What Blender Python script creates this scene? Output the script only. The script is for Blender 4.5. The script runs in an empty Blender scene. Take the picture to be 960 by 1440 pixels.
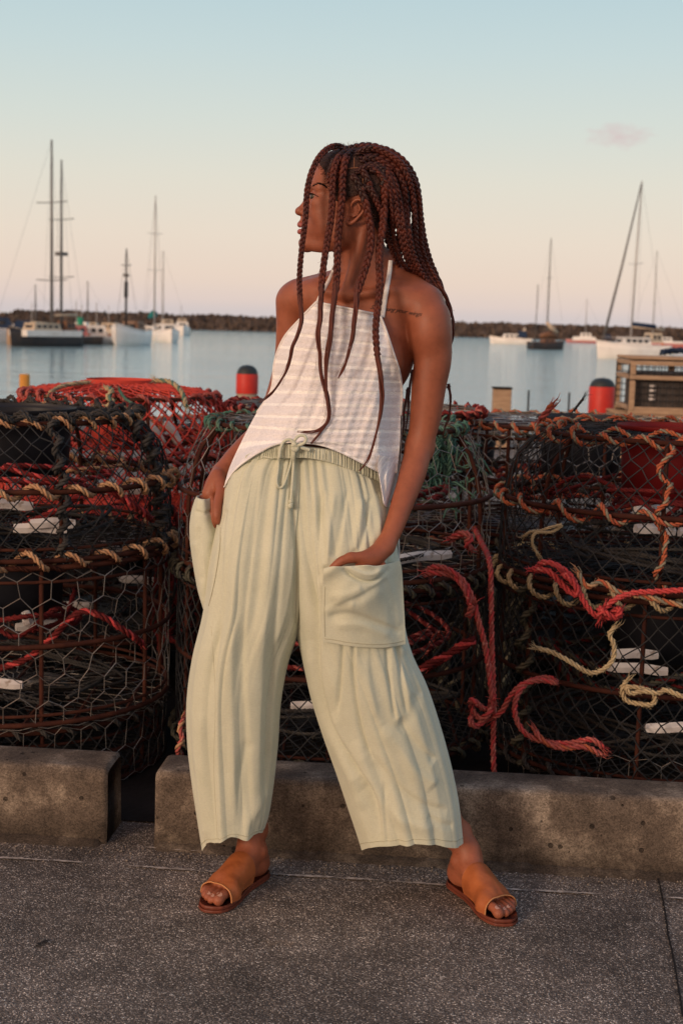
import bpy, math, random
import numpy as np
from mathutils import Vector
from mathutils.bvhtree import BVHTree
random.seed(7); rng = np.random.default_rng(11)
PI = math.pi
SC = bpy.context.scene

# ---------------------------------------------------------------- camera
FPX, CAMH, ROLL = 2000.0, 1.3, math.radians(1.6)
PITCH = math.atan((720-449)/FPX)
_f = np.array([0, math.cos(PITCH), -math.sin(PITCH)])
_r0 = np.array([1.0, 0, 0]); _u0 = np.cross(_r0, _f)
_r = _r0*math.cos(ROLL)+_u0*math.sin(ROLL); _u = -_r0*math.sin(ROLL)+_u0*math.cos(ROLL)
CAMP = np.array([0, 0, CAMH])
cam = bpy.data.cameras.new('camera'); cam.sensor_fit = 'VERTICAL'; cam.sensor_height = 36
cam.lens = FPX/1440*36; cam.clip_end = 6000; cam.clip_start = 0.05
co = bpy.data.objects.new('camera', cam); SC.collection.objects.link(co)
from mathutils import Matrix
M4 = Matrix.Identity(4)
for i in range(3):
    M4[i][0] = _r[i]; M4[i][1] = _u[i]; M4[i][2] = -_f[i]; M4[i][3] = CAMP[i]
co.matrix_world = M4
cam.dof.use_dof = True; cam.dof.focus_distance = 3.0; cam.dof.aperture_fstop = 6.5
SC.camera = co

# ---------------------------------------------------------------- light, sky, exposure
SUN_AZ = math.radians(218)      # clockwise from +Y: behind the camera, to its left
SUN_EL = math.radians(14)
sd = np.array([math.sin(SUN_AZ)*math.cos(SUN_EL), math.cos(SUN_AZ)*math.cos(SUN_EL), math.sin(SUN_EL)])
sun = bpy.data.lights.new('sun', 'SUN'); sun.energy = 1.8; sun.angle = math.radians(14); sun.color = (1.0, 0.76, 0.56)
so = bpy.data.objects.new('sun', sun); SC.collection.objects.link(so)
so.rotation_euler = Vector(sd).to_track_quat('Z', 'Y').to_euler(); so.location = (-5, -6, 6)
W = bpy.data.worlds.new('World'); SC.world = W; W.use_nodes = True
nt = W.node_tree; nt.nodes.clear()
def srgb(r, g, b):
    f = lambda c: (c/255/12.92 if c/255 <= .04045 else ((c/255+.055)/1.055)**2.4)
    return (f(r), f(g), f(b), 1)
N = nt.nodes.new; L = nt.links.new
out = N('ShaderNodeOutputWorld'); bg = N('ShaderNodeBackground'); L(bg.outputs[0], out.inputs[0])
tc = N('ShaderNodeTexCoord'); sep = N('ShaderNodeSeparateXYZ'); L(tc.outputs['Generated'], sep.inputs[0])
asn = N('ShaderNodeMath'); asn.operation = 'ARCSINE'; L(sep.outputs[2], asn.inputs[0])
mr = N('ShaderNodeMapRange'); mr.inputs[1].default_value = -0.02; mr.inputs[2].default_value = PI/2; L(asn.outputs[0], mr.inputs[0])
ramp = N('ShaderNodeValToRGB'); L(mr.outputs[0], ramp.inputs[0])
def pos(deg): return (math.radians(deg)+0.02)/(PI/2+0.02)
stops = [(-1, (202, 194, 196)), (0.1, (206, 196, 197)), (0.6, (221, 203, 196)), (1.5, (230, 209, 194)), (3.2, (230, 215, 199)),
         (5.4, (223, 218, 204)), (7.6, (211, 217, 209)), (10.2, (197, 213, 213)), (13.5, (180, 205, 212)), (25, (150, 182, 200)), (50, (115, 148, 180)), (90, (95, 125, 165))]
cr = ramp.color_ramp
while len(cr.elements) < len(stops): cr.elements.new(0.5)
for e, (d, c) in zip(cr.elements, stops): e.position = pos(d); e.color = srgb(*c)
# warm glow of the sunset round the sun's own bearing (behind the camera)
dot = N('ShaderNodeVectorMath'); dot.operation = 'DOT_PRODUCT'; L(tc.outputs['Generated'], dot.inputs[0]); dot.inputs[1].default_value = tuple(sd)
mg = N('ShaderNodeMapRange'); mg.inputs[1].default_value = 0.1; mg.inputs[2].default_value = 1.0; mg.inputs[3].default_value = 0; mg.inputs[4].default_value = 1
L(dot.outputs['Value'], mg.inputs[0])
pw = N('ShaderNodeMath'); pw.operation = 'POWER'; pw.inputs[1].default_value = 1.7; L(mg.outputs[0], pw.inputs[0])
mx = N('ShaderNodeMix'); mx.data_type = 'RGBA'; L(pw.outputs[0], mx.inputs['Factor']); L(ramp.outputs[0], mx.inputs[6]); mx.inputs[7].default_value = (1.35, 0.72, 0.36, 1)
sky = N('ShaderNodeTexSky'); sky.sky_type = 'NISHITA'; sky.sun_disc = False; sky.sun_elevation = SUN_EL; sky.sun_rotation = SUN_AZ
sks = N('ShaderNodeMix'); sks.data_type = 'RGBA'; sks.inputs['Factor'].default_value = 0.05/8
L(mx.outputs[2], sks.inputs[6]); L(sky.outputs[0], sks.inputs[7])
# one faint puff of pinkish cloud
cd = np.array(_f+_r*(870-480)/FPX-_u*(191-720)/FPX); cd /= np.linalg.norm(cd)
mp = N('ShaderNodeMapping'); mp.inputs['Scale'].default_value = (1, 1, 2.6); L(tc.outputs['Generated'], mp.inputs[0])
nz = N('ShaderNodeTexNoise'); nz.inputs['Scale'].default_value = 90; nz.inputs['Detail'].default_value = 6; L(mp.outputs[0], nz.inputs[0])
vs = N('ShaderNodeVectorMath'); vs.operation = 'SUBTRACT'; L(tc.outputs['Generated'], vs.inputs[0]); vs.inputs[1].default_value = tuple(cd)
vm = N('ShaderNodeVectorMath'); vm.operation = 'MULTIPLY'; L(vs.outputs[0], vm.inputs[0]); vm.inputs[1].default_value = (1/.021, 1/.021, 1/.0085)
vl = N('ShaderNodeVectorMath'); vl.operation = 'LENGTH'; L(vm.outputs[0], vl.inputs[0])
ma = N('ShaderNodeMath'); ma.operation = 'MULTIPLY_ADD'; L(nz.outputs[0], ma.inputs[0]); ma.inputs[1].default_value = -1.8; L(vl.outputs['Value'], ma.inputs[2])
mc = N('ShaderNodeMapRange'); mc.inputs[1].default_value = 0.15; mc.inputs[2].default_value = -1.0; mc.inputs[3].default_value = 0; mc.inputs[4].default_value = .8; L(ma.outputs[0], mc.inputs[0])
m3 = N('ShaderNodeMix'); m3.data_type = 'RGBA'; L(mc.outputs[0], m3.inputs['Factor']); L(sks.outputs[2], m3.inputs[6]); m3.inputs[7].default_value = srgb(214, 190, 190)
L(m3.outputs[2], bg.inputs[0]); bg.inputs[1].default_value = 1.0
SC.view_settings.view_transform = 'Standard'; SC.view_settings.look = 'None'; SC.view_settings.exposure = 0.0; SC.view_settings.gamma = 1
SC.render.resolution_x = 682; SC.render.resolution_y = 1024

# ---------------------------------------------------------------- helpers
def ray(px, py):
    px = np.asarray(px, float)[..., None]; py = np.asarray(py, float)[..., None]
    return _f+_r*(px-480)/FPX-_u*(py-720)/FPX
def P(px, py, Y):
    d = ray(px, py); return CAMP+d*(np.asarray(Y, float)[..., None]/d[..., 1:2])
def G(px, py, z=0.0):
    d = ray(px, py); return CAMP+d*((z-CAMH)/d[..., 2:3])
def PX(V):
    q = np.asarray(V)-CAMP; w = q@_f
    return 480+FPX*(q@_r)/w, 720-FPX*(q@_u)/w
def cat(A, m):
    """Catmull-Rom resample of array A along axis 0 to m rows"""
    A = np.asarray(A, float); n = len(A)
    t = np.linspace(0, n-1, m); i = np.minimum(t.astype(int), n-2); f = (t-i).reshape((-1,)+(1,)*(A.ndim-1))
    p0 = A[np.maximum(i-1, 0)]; p1 = A[i]; p2 = A[i+1]; p3 = A[np.minimum(i+2, n-1)]
    return 0.5*((2*p1)+(-p0+p2)*f+(2*p0-5*p1+4*p2-p3)*f*f+(-p0+3*p1-3*p2+p3)*f**3)
def resamp(Pn, step):
    Pn = np.asarray(Pn, float); C = cat(Pn, max(40, len(Pn)*14)) if len(Pn) > 2 else cat(Pn, 20)
    s = np.r_[0, np.cumsum(np.linalg.norm(np.diff(C, axis=0), axis=1))]
    n = max(3, int(s[-1]/step)+1); q = np.linspace(0, s[-1], n)
    return np.stack([np.interp(q, s, C[:, k]) for k in range(3)], 1), q
def nrm(v): return v/np.maximum(np.linalg.norm(v, axis=-1, keepdims=True), 1e-9)
def pframes(Pn, closed=False):
    T = nrm(np.gradient(Pn, axis=0))
    if closed: T = nrm(np.roll(Pn, -1, 0)-np.roll(Pn, 1, 0))
    n0 = np.cross(T[0], [0.31, 0.2, 0.93]); n0 /= np.linalg.norm(n0)
    Nn = np.empty_like(T); Nn[0] = n0; p = n0
    for i in range(1, len(T)):
        t = T[i]; p = p-t*p.dot(t); p = p/math.sqrt(p.dot(p)); Nn[i] = p
    return T, Nn, np.cross(T, Nn)
class MB:
    def __init__(s): s.V = []; s.F = []; s.n = 0; s.uv = []
    def add(s, V, F, mi=0):
        V = np.asarray(V, float).reshape(-1, 3); s.V.append(V)
        for f in (F if isinstance(F, list) else [F]):
            s.F.append((np.asarray(f, int)+s.n, mi))
        s.n += len(V); return s
    def grid(s, A, mi=0, cu=False, cv=False):
        """A (nv,nu,3): quads; cu closes along u, cv along v"""
        nv, nu = A.shape[:2]; I = np.arange(nv*nu).reshape(nv, nu)
        if cu: I = np.concatenate([I, I[:, :1]], 1)
        if cv: I = np.concatenate([I, I[:1]], 0)
        F = np.stack([I[:-1, :-1], I[:-1, 1:], I[1:, 1:], I[1:, :-1]], -1).reshape(-1, 4)
        return s.add(A.reshape(-1, 3), F, mi)
    def tube(s, Pn, r, sides=6, mi=0, closed=False, ref=None, caps=True):
        Pn = np.asarray(Pn, float); n = len(Pn); r = np.broadcast_to(np.asarray(r, float), (n,))
        if ref is None: T, A, B = pframes(Pn, closed)
        else:
            T = nrm(np.roll(Pn, -1, 0)-np.roll(Pn, 1, 0)) if closed else nrm(np.gradient(Pn, axis=0))
            A = nrm(ref-T*(ref*T).sum(1, keepdims=True)); B = np.cross(T, A)
        a = np.arange(sides)*2*PI/sides
        R = Pn[:, None]+r[:, None, None]*(A[:, None]*np.cos(a)[None, :, None]+B[:, None]*np.sin(a)[None, :, None])
        if closed: return s.grid(R, mi, True, True)
        s.grid(R, mi, True)
        if caps:
            base = s.n-n*sides
            s.F.append((np.array([list(range(sides))[::-1]])+base, mi)); s.F.append((np.array([list(range(sides))])+base+(n-1)*sides, mi))
        return s
    def prisms(s, A, B, r, sides=4, mi=0):
        A = np.asarray(A, float); B = np.asarray(B, float); d = nrm(B-A)
        ref = np.where(np.abs(d[:, 2:3]) > .9, np.array([[1., 0, 0]]), np.array([[0, 0, 1.]]))
        X = nrm(np.cross(d, ref)); Y = np.cross(d, X); a = np.arange(sides)*2*PI/sides
        off = X[:, None]*np.cos(a)[None, :, None]+Y[:, None]*np.sin(a)[None, :, None]
        r = np.broadcast_to(np.asarray(r, float), (len(A),))[:, None, None]
        V = np.concatenate([A[:, None]+off*r, B[:, None]+off*r], 1)
        k = np.arange(sides); q = np.stack([k, (k+1) % sides, (k+1) % sides+sides, k+sides], 1)
        F = (np.arange(len(A))[:, None, None]*2*sides+q[None]).reshape(-1, 4)
        return s.add(V.reshape(-1, 3), F, mi)
    def box(s, c, d, mi=0, rz=0, bev=0, taper=1.0):
        x, y, z = d[0]/2, d[1]/2, d[2]/2
        if bev <= 0:
            V = np.array([[sx*x*(taper if sz > 0 else 1), sy*y*(taper if sz > 0 else 1), sz*z] for sz in (-1, 1) for sy in (-1, 1) for sx in (-1, 1)], float)
            F = [[0, 2, 3, 1], [4, 5, 7, 6], [0, 1, 5, 4], [2, 6, 7, 3], [1, 3, 7, 5], [0, 4, 6, 2]]
        else:
            b = bev; R = []
            for (zz, ins) in ((-z, b), (-z+b, 0), (z-b, 0), (z, b)):
                xx, yy = x-ins, y-ins; bb = b if ins == 0 else b*.3
                R.append([(xx-bb, -yy, zz), (xx, -yy+bb, zz), (xx, yy-bb, zz), (xx-bb, yy, zz), (-xx+bb, yy, zz), (-xx, yy-bb, zz), (-xx, -yy+bb, zz), (-xx+bb, -yy, zz)])
            V = np.array(R).reshape(-1, 3)
            F = [[i*8+k, i*8+(k+1) % 8, (i+1)*8+(k+1) % 8, (i+1)*8+k] for i in range(3) for k in range(8)]
            V = V.copy()
            c_, s_ = math.cos(rz), math.sin(rz); V = np.stack([V[:, 0]*c_-V[:, 1]*s_, V[:, 0]*s_+V[:, 1]*c_, V[:, 2]], 1)+np.array(c)
            return s.add(V, [np.array(F), np.array([list(range(8))[::-1]]), np.array([list(range(24, 32))])], mi)
        c_, s_ = math.cos(rz), math.sin(rz); V = np.stack([V[:, 0]*c_-V[:, 1]*s_, V[:, 0]*s_+V[:, 1]*c_, V[:, 2]], 1)+np.array(c)
        return s.add(V, np.array(F), mi)
    def rope(s, Pn, r, pitch=None, mi=(0, 0, 0), sides=5, step=None, strands=3, taper=False):
        pitch = pitch or r*7; Q, q = resamp(Pn, step or r*1.1); T, A, B = pframes(Q)
        tp = np.ones(len(Q))
        if taper: tp = np.interp(q, [0, q[-1]*.85, q[-1]], [1, 1, .4])
        for k in range(strands):
            ph = q/pitch*2*PI+k*2*PI/strands; d = A*np.cos(ph)[:, None]+B*np.sin(ph)[:, None]
            s.tube(Q+d*(r*.52*tp)[:, None], r*.56*tp, sides, mi[k % len(mi)], ref=d)
        return s
    def build(s, name, mats, parent=None, smooth=False, uv=None):
        me = bpy.data.meshes.new(name); V = np.concatenate(s.V).astype('f4')
        me.vertices.add(len(V)); me.vertices.foreach_set('co', V.ravel())
        lv = np.concatenate([f.ravel() for f, m in s.F]); cnt = np.concatenate([np.full(len(f), f.shape[1]) for f, m in s.F]); mi = np.concatenate([np.full(len(f), m) for f, m in s.F])
        st = np.r_[0, np.cumsum(cnt)[:-1]]
        me.loops.add(len(lv)); me.loops.foreach_set('vertex_index', lv.astype('i4'))
        me.polygons.add(len(cnt)); me.polygons.foreach_set('loop_start', st.astype('i4')); me.polygons.foreach_set('loop_total', cnt.astype('i4'))
        me.polygons.foreach_set('material_index', mi.astype('i4')); me.polygons.foreach_set('use_smooth', np.full(len(cnt), bool(smooth)))
        if uv is not None:
            ul = me.uv_layers.new(name='UVMap'); ul.data.foreach_set('uv', np.asarray(uv, 'f4')[lv].ravel())
        me.update(calc_edges=True)
        if not isinstance(mats, (list, tuple)): mats = [mats]
        for m in mats: me.materials.append(m)
        return link(name, me, parent)
def link(name, me, parent=None):
    o = bpy.data.objects.new(name, me); SC.collection.objects.link(o)
    if parent is not None: o.parent = parent
    return o
def tag(o, label=None, cat_=None, group=None, kind=None):
    if label: o['label'] = label
    if cat_: o['category'] = cat_
    if group: o['group'] = group
    if kind: o['kind'] = kind
    return o
def thing(name, label, cat_, loc=(0, 0, 0), rz=0, group=None):
    o = bpy.data.objects.new(name, None); SC.collection.objects.link(o); o.location = tuple(float(v) for v in loc); o.rotation_euler = (0, 0, rz); o.empty_display_size = .1
    return tag(o, label, cat_, group)
def struct(o): o['kind'] = 'structure'; return o
def bvh(o):
    me = o.data; V = np.empty(len(me.vertices)*3, 'f4'); me.vertices.foreach_get('co', V)
    return BVHTree.FromPolygons([tuple(v) for v in V.reshape(-1, 3).tolist()], [tuple(p.vertices) for p in me.polygons])
def hit(px, py, tree):
    d = ray(px, py); d = d/np.linalg.norm(d); h = tree.ray_cast(Vector(CAMP), Vector(d))
    return None if h[0] is None else np.array(h[0])
def instance(name, o, loc, parent=None, rot=None):
    c = link(name, o.data, parent); c.location = tuple(loc)
    if rot: c.rotation_euler = rot
    return c

# ---------------------------------------------------------------- materials
def mat(name, col, rough=.7, spec=.3, metal=0, var=None, vs=5, bump=0, bs=50, bd=.01, det=4, sss=0, sheen=0, trans=0, stretch=None, dust=None):
    m = bpy.data.materials.new(name); m.use_nodes = True; t = m.node_tree; b = t.nodes['Principled BSDF']
    b.inputs['Roughness'].default_value = rough; b.inputs['Specular IOR Level'].default_value = spec; b.inputs['Metallic'].default_value = metal
    b.inputs['Base Color'].default_value = (*col, 1)
    n = t.nodes.new; l = t.links.new
    tcn = n('ShaderNodeTexCoord'); src = tcn.outputs['Object']
    if stretch:
        mpn = n('ShaderNodeMapping'); mpn.inputs['Scale'].default_value = stretch; l(src, mpn.inputs[0]); src = mpn.outputs[0]
    if var:
        z = n('ShaderNodeTexNoise'); z.inputs['Scale'].default_value = vs; z.inputs['Detail'].default_value = det; l(src, z.inputs[0])
        r = n('ShaderNodeMapRange'); r.inputs[1].default_value = .3; r.inputs[2].default_value = .7; l(z.outputs[0], r.inputs[0])
        x = n('ShaderNodeMix'); x.data_type = 'RGBA'; l(r.outputs[0], x.inputs['Factor']); x.inputs[6].default_value = (*col, 1); x.inputs[7].default_value = (*var, 1); cur = x.outputs[2]
        if dust:
            z2 = n('ShaderNodeTexNoise'); z2.inputs['Scale'].default_value = dust[1]; z2.inputs['Detail'].default_value = 8; l(src, z2.inputs[0])
            r2 = n('ShaderNodeMapRange'); r2.inputs[1].default_value = dust[2]; r2.inputs[2].default_value = dust[2]+.12; l(z2.outputs[0], r2.inputs[0])
            x2 = n('ShaderNodeMix'); x2.data_type = 'RGBA'; l(r2.outputs[0], x2.inputs['Factor']); l(cur, x2.inputs[6]); x2.inputs[7].default_value = (*dust[0], 1); cur = x2.outputs[2]
        l(cur, b.inputs['Base Color'])
    if bump:
        z = n('ShaderNodeTexNoise'); z.inputs['Scale'].default_value = bs; z.inputs['Detail'].default_value = 5; l(src, z.inputs[0])
        bp = n('ShaderNodeBump'); bp.inputs['Strength'].default_value = bump; bp.inputs['Distance'].default_value = bd; l(z.outputs[0], bp.inputs['Height']); l(bp.outputs[0], b.inputs['Normal'])
    if sss:
        b.inputs['Subsurface Weight'].default_value = sss; b.inputs['Subsurface Radius'].default_value = (1, .35, .18); b.inputs['Subsurface Scale'].default_value = .008
    if sheen: b.inputs['Sheen Weight'].default_value = sheen
    return m
MT = {}
def Mt(k): return MT[k]
MT['rust'] = mat('rusty_steel', (.036, .010, .007), .85, .2, 0, (.075, .023, .013), 22, .6, 160, .003)
MT['rustdark'] = mat('dark_rusty_steel', (.028, .009, .007), .9, .15, 0, (.055, .017, .011), 18, .6, 160, .003)
MT['wire'] = mat('galvanised_wire', (.34, .32, .31), .5, .5, .6, (.15, .12, .10), 9)
MT['wiredull'] = mat('dull_wire', (.10, .09, .09), .6, .4, .3, (.22, .21, .21), 6)
MT['netblack'] = mat('black_twine', (.012, .013, .015), .8, .2, 0, (.035, .036, .04), 12)
MT['netred'] = mat('red_twine', (.62, .075, .050), .8, .2, 0, (.42, .05, .04), 14)
MT['netgreen'] = mat('green_twine', (.045, .15, .115), .8, .2, 0, (.13, .20, .16), 20)
MT['tan'] = mat('tan_rope', (.54, .33, .19), .85, .15, 0, (.36, .19, .11), 30, .5, 400, .002, dust=((.24, .13, .08), 60, .60))
MT['pale'] = mat('pale_rope', (.52, .42, .26), .85, .15, 0, (.34, .25, .15), 30, .5, 400, .002, dust=((.30, .23, .15), 60, .58))
MT['orange'] = mat('orange_strand', (.42, .12, .055), .85, .15, 0, (.40, .10, .06), 25, .4, 400, .002, dust=((.20, .09, .05), 50, .56))
MT['greystrand'] = mat('grey_strand', (.20, .20, .165), .85, .15, 0, (.30, .24, .16), 25, .4, 400, .002)
MT['pink'] = mat('pink_red_rope', (.52, .070, .070), .8, .2, 0, (.44, .05, .055), 14, .5, 400, .002, dust=((.60, .22, .19), 90, .60))
MT['salmon'] = mat('faded_salmon_rope', (.48, .13, .11), .85, .15, 0, (.30, .060, .060), 16, .5, 400, .002, dust=((.60, .26, .21), 90, .58))
MT['redrope'] = mat('worn_red_rope', (.17, .020, .020), .85, .15, 0, (.09, .014, .016), 14, .5, 400, .002, dust=((.28, .08, .07), 80, .62))
MT['dkrope'] = mat('dark_rope', (.035, .034, .036), .85, .15, 0, (.065, .060, .058), 20, .5, 400, .002)
MT['olive'] = mat('olive_rope', (.055, .060, .050), .85, .15, 0, (.11, .095, .07), 20, .5, 400, .002)
MT['plblack'] = mat('black_plastic', (.012, .014, .020), .5, .3, 0, (.02, .02, .028), 5)
MT['plred'] = mat('red_plastic', (.20, .010, .012), .55, .25, 0, (.13, .008, .010), 7)
MT['plwhite'] = mat('weathered_white_plastic', (.70, .68, .68), .5, .3, 0, (.55, .50, .50), 9, .3, 60, .003, dust=((.3, .24, .2), 30, .62))
MT['timber'] = mat('weathered_timber', (.44, .31, .21), .85, .1, 0, (.30, .20, .135), 8, .5, 40, .004, stretch=(1, 1, 8))
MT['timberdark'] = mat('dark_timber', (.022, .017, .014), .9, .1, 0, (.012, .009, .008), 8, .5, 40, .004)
MT['hullwhite'] = mat('white_boat_paint', (.84, .81, .78), .35, .4, 0, (.74, .70, .67), 1.2)
MT['hullblue'] = mat('pale_blue_boat_paint', (.34, .40, .48), .35, .4, 0, (.28, .33, .40), 1)
MT['hulldark'] = mat('dark_boat_paint', (.025, .028, .035), .4, .3, 0, (.05, .04, .04), 1.5)
MT['hullpink'] = mat('red_boat_paint', (.55, .14, .13), .4, .3, 0, (.5, .2, .18), 1)
MT['cream'] = mat('cream_boat_paint', (.60, .50, .38), .45, .3, 0, (.5, .4, .3), 2)
MT['wood'] = mat('varnished_wood', (.20, .09, .045), .45, .4, 0, (.13, .06, .03), 3)
MT['glassdark'] = mat('dark_cabin_glass', (.02, .025, .035), .1, .6, 0)
MT['spar'] = mat('grey_spar', (.16, .15, .145), .5, .4, .2, (.1, .09, .09), 2)
MT['sparwhite'] = mat('pale_spar', (.45, .42, .40), .5, .4, .2, (.3, .28, .27), 2)
MT['navy'] = mat('navy_canvas', (.02, .035, .075), .8, .1, 0, (.03, .05, .09), 4)
MT['teal'] = mat('teal_canvas', (.02, .20, .20), .8, .1, 0, (.03, .15, .16), 4)
MT['canvas'] = mat('cream_canvas', (.60, .48, .36), .8, .1, 0, (.5, .38, .28), 4)
MT['orangefloat'] = mat('orange_plastic', (.60, .16, .04), .5, .3, 0, (.5, .12, .04), 3)
MT['bollred'] = mat('red_paint', (.58, .035, .025), .5, .3, 0, (.45, .03, .022), 12, .2, 40, .003)
MT['bollblack'] = mat('dark_cap_paint', (.018, .024, .030), .5, .3, 0, (.03, .036, .04), 8)
MT['bollpale'] = mat('stained_pale_paint', (.42, .34, .26), .7, .2, 0, (.28, .22, .17), 9)
MT['yellow'] = mat('ochre_paint', (.60, .28, .045), .6, .3, 0, (.5, .22, .04), 9)
MT['greenpaint'] = mat('green_paint', (.02, .24, .14), .5, .3, 0)

def ground_mat():
    m = bpy.data.materials.new('exposed_aggregate'); m.use_nodes = True; t = m.node_tree; b = t.nodes['Principled BSDF']; n = t.nodes.new; l = t.links.new
    g = n('ShaderNodeNewGeometry'); P_ = g.outputs['Position']
    v = n('ShaderNodeTexVoronoi'); v.inputs['Scale'].default_value = 290; l(P_, v.inputs[0])
    sp = n('ShaderNodeSeparateColor'); l(v.outputs['Color'], sp.inputs[0])
    c = n('ShaderNodeValToRGB'); l(sp.outputs[0], c.inputs[0]); e = c.color_ramp.elements
    e[0].position = 0; e[0].color = (.035, .029, .026, 1); e[1].position = 1; e[1].color = (.66, .59, .53, 1)
    for p, cc in ((.35, (.085, .071, .063, 1)), (.62, (.15, .126, .112, 1)), (.84, (.27, .23, .20, 1)), (.94, (.42, .365, .325, 1))):
        q = c.color_ramp.elements.new(p); q.color = cc
    # matrix between the stones
    r = n('ShaderNodeMapRange'); r.inputs[1].default_value = .38; r.inputs[2].default_value = .72; l(v.outputs['Distance'], r.inputs[0])
    x = n('ShaderNodeMix'); x.data_type = 'RGBA'; l(r.outputs[0], x.inputs['Factor']); l(c.outputs[0], x.inputs[6]); x.inputs[7].default_value = (.085, .071, .064, 1)
    z = n('ShaderNodeTexNoise'); z.inputs['Scale'].default_value = 2.2; z.inputs['Detail'].default_value = 7; z.inputs['Roughness'].default_value = .65; l(P_, z.inputs[0])
    r2 = n('ShaderNodeMapRange'); r2.inputs[1].default_value = .3; r2.inputs[2].default_value = .72; r2.inputs[3].default_value = .78; r2.inputs[4].default_value = 2.0; l(z.outputs[0], r2.inputs[0])
    x2 = n('ShaderNodeVectorMath'); x2.operation = 'SCALE'; l(x.outputs[2], x2.inputs[0]); l(r2.outputs[0], x2.inputs['Scale'])
    z5 = n('ShaderNodeTexNoise'); z5.inputs['Scale'].default_value = 11; z5.inputs['Detail'].default_value = 8; z5.inputs['Roughness'].default_value = .7; l(P_, z5.inputs[0])
    r5 = n('ShaderNodeMapRange'); r5.inputs[1].default_value = .36; r5.inputs[2].default_value = .62; r5.inputs[3].default_value = .72; r5.inputs[4].default_value = 1.12; l(z5.outputs[0], r5.inputs[0])
    x5 = n('ShaderNodeVectorMath'); x5.operation = 'SCALE'; l(x2.outputs[0], x5.inputs[0]); l(r5.outputs[0], x5.inputs['Scale'])
    l(x5.outputs[0], b.inputs['Base Color']); b.inputs['Roughness'].default_value = .8; b.inputs['Specular IOR Level'].default_value = .25
    bp = n('ShaderNodeBump'); bp.inputs['Strength'].default_value = .8; bp.inputs['Distance'].default_value = .003; bp.invert = True; l(v.outputs['Distance'], bp.inputs['Height'])
    z3 = n('ShaderNodeTexNoise'); z3.inputs['Scale'].default_value = 14; l(P_, z3.inputs[0])
    bp2 = n('ShaderNodeBump'); bp2.inputs['Strength'].default_value = .35; bp2.inputs['Distance'].default_value = .02; l(z3.outputs[0], bp2.inputs['Height']); l(bp.outputs[0], bp2.inputs['Normal']); l(bp2.outputs[0], b.inputs['Normal'])
    return m
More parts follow.
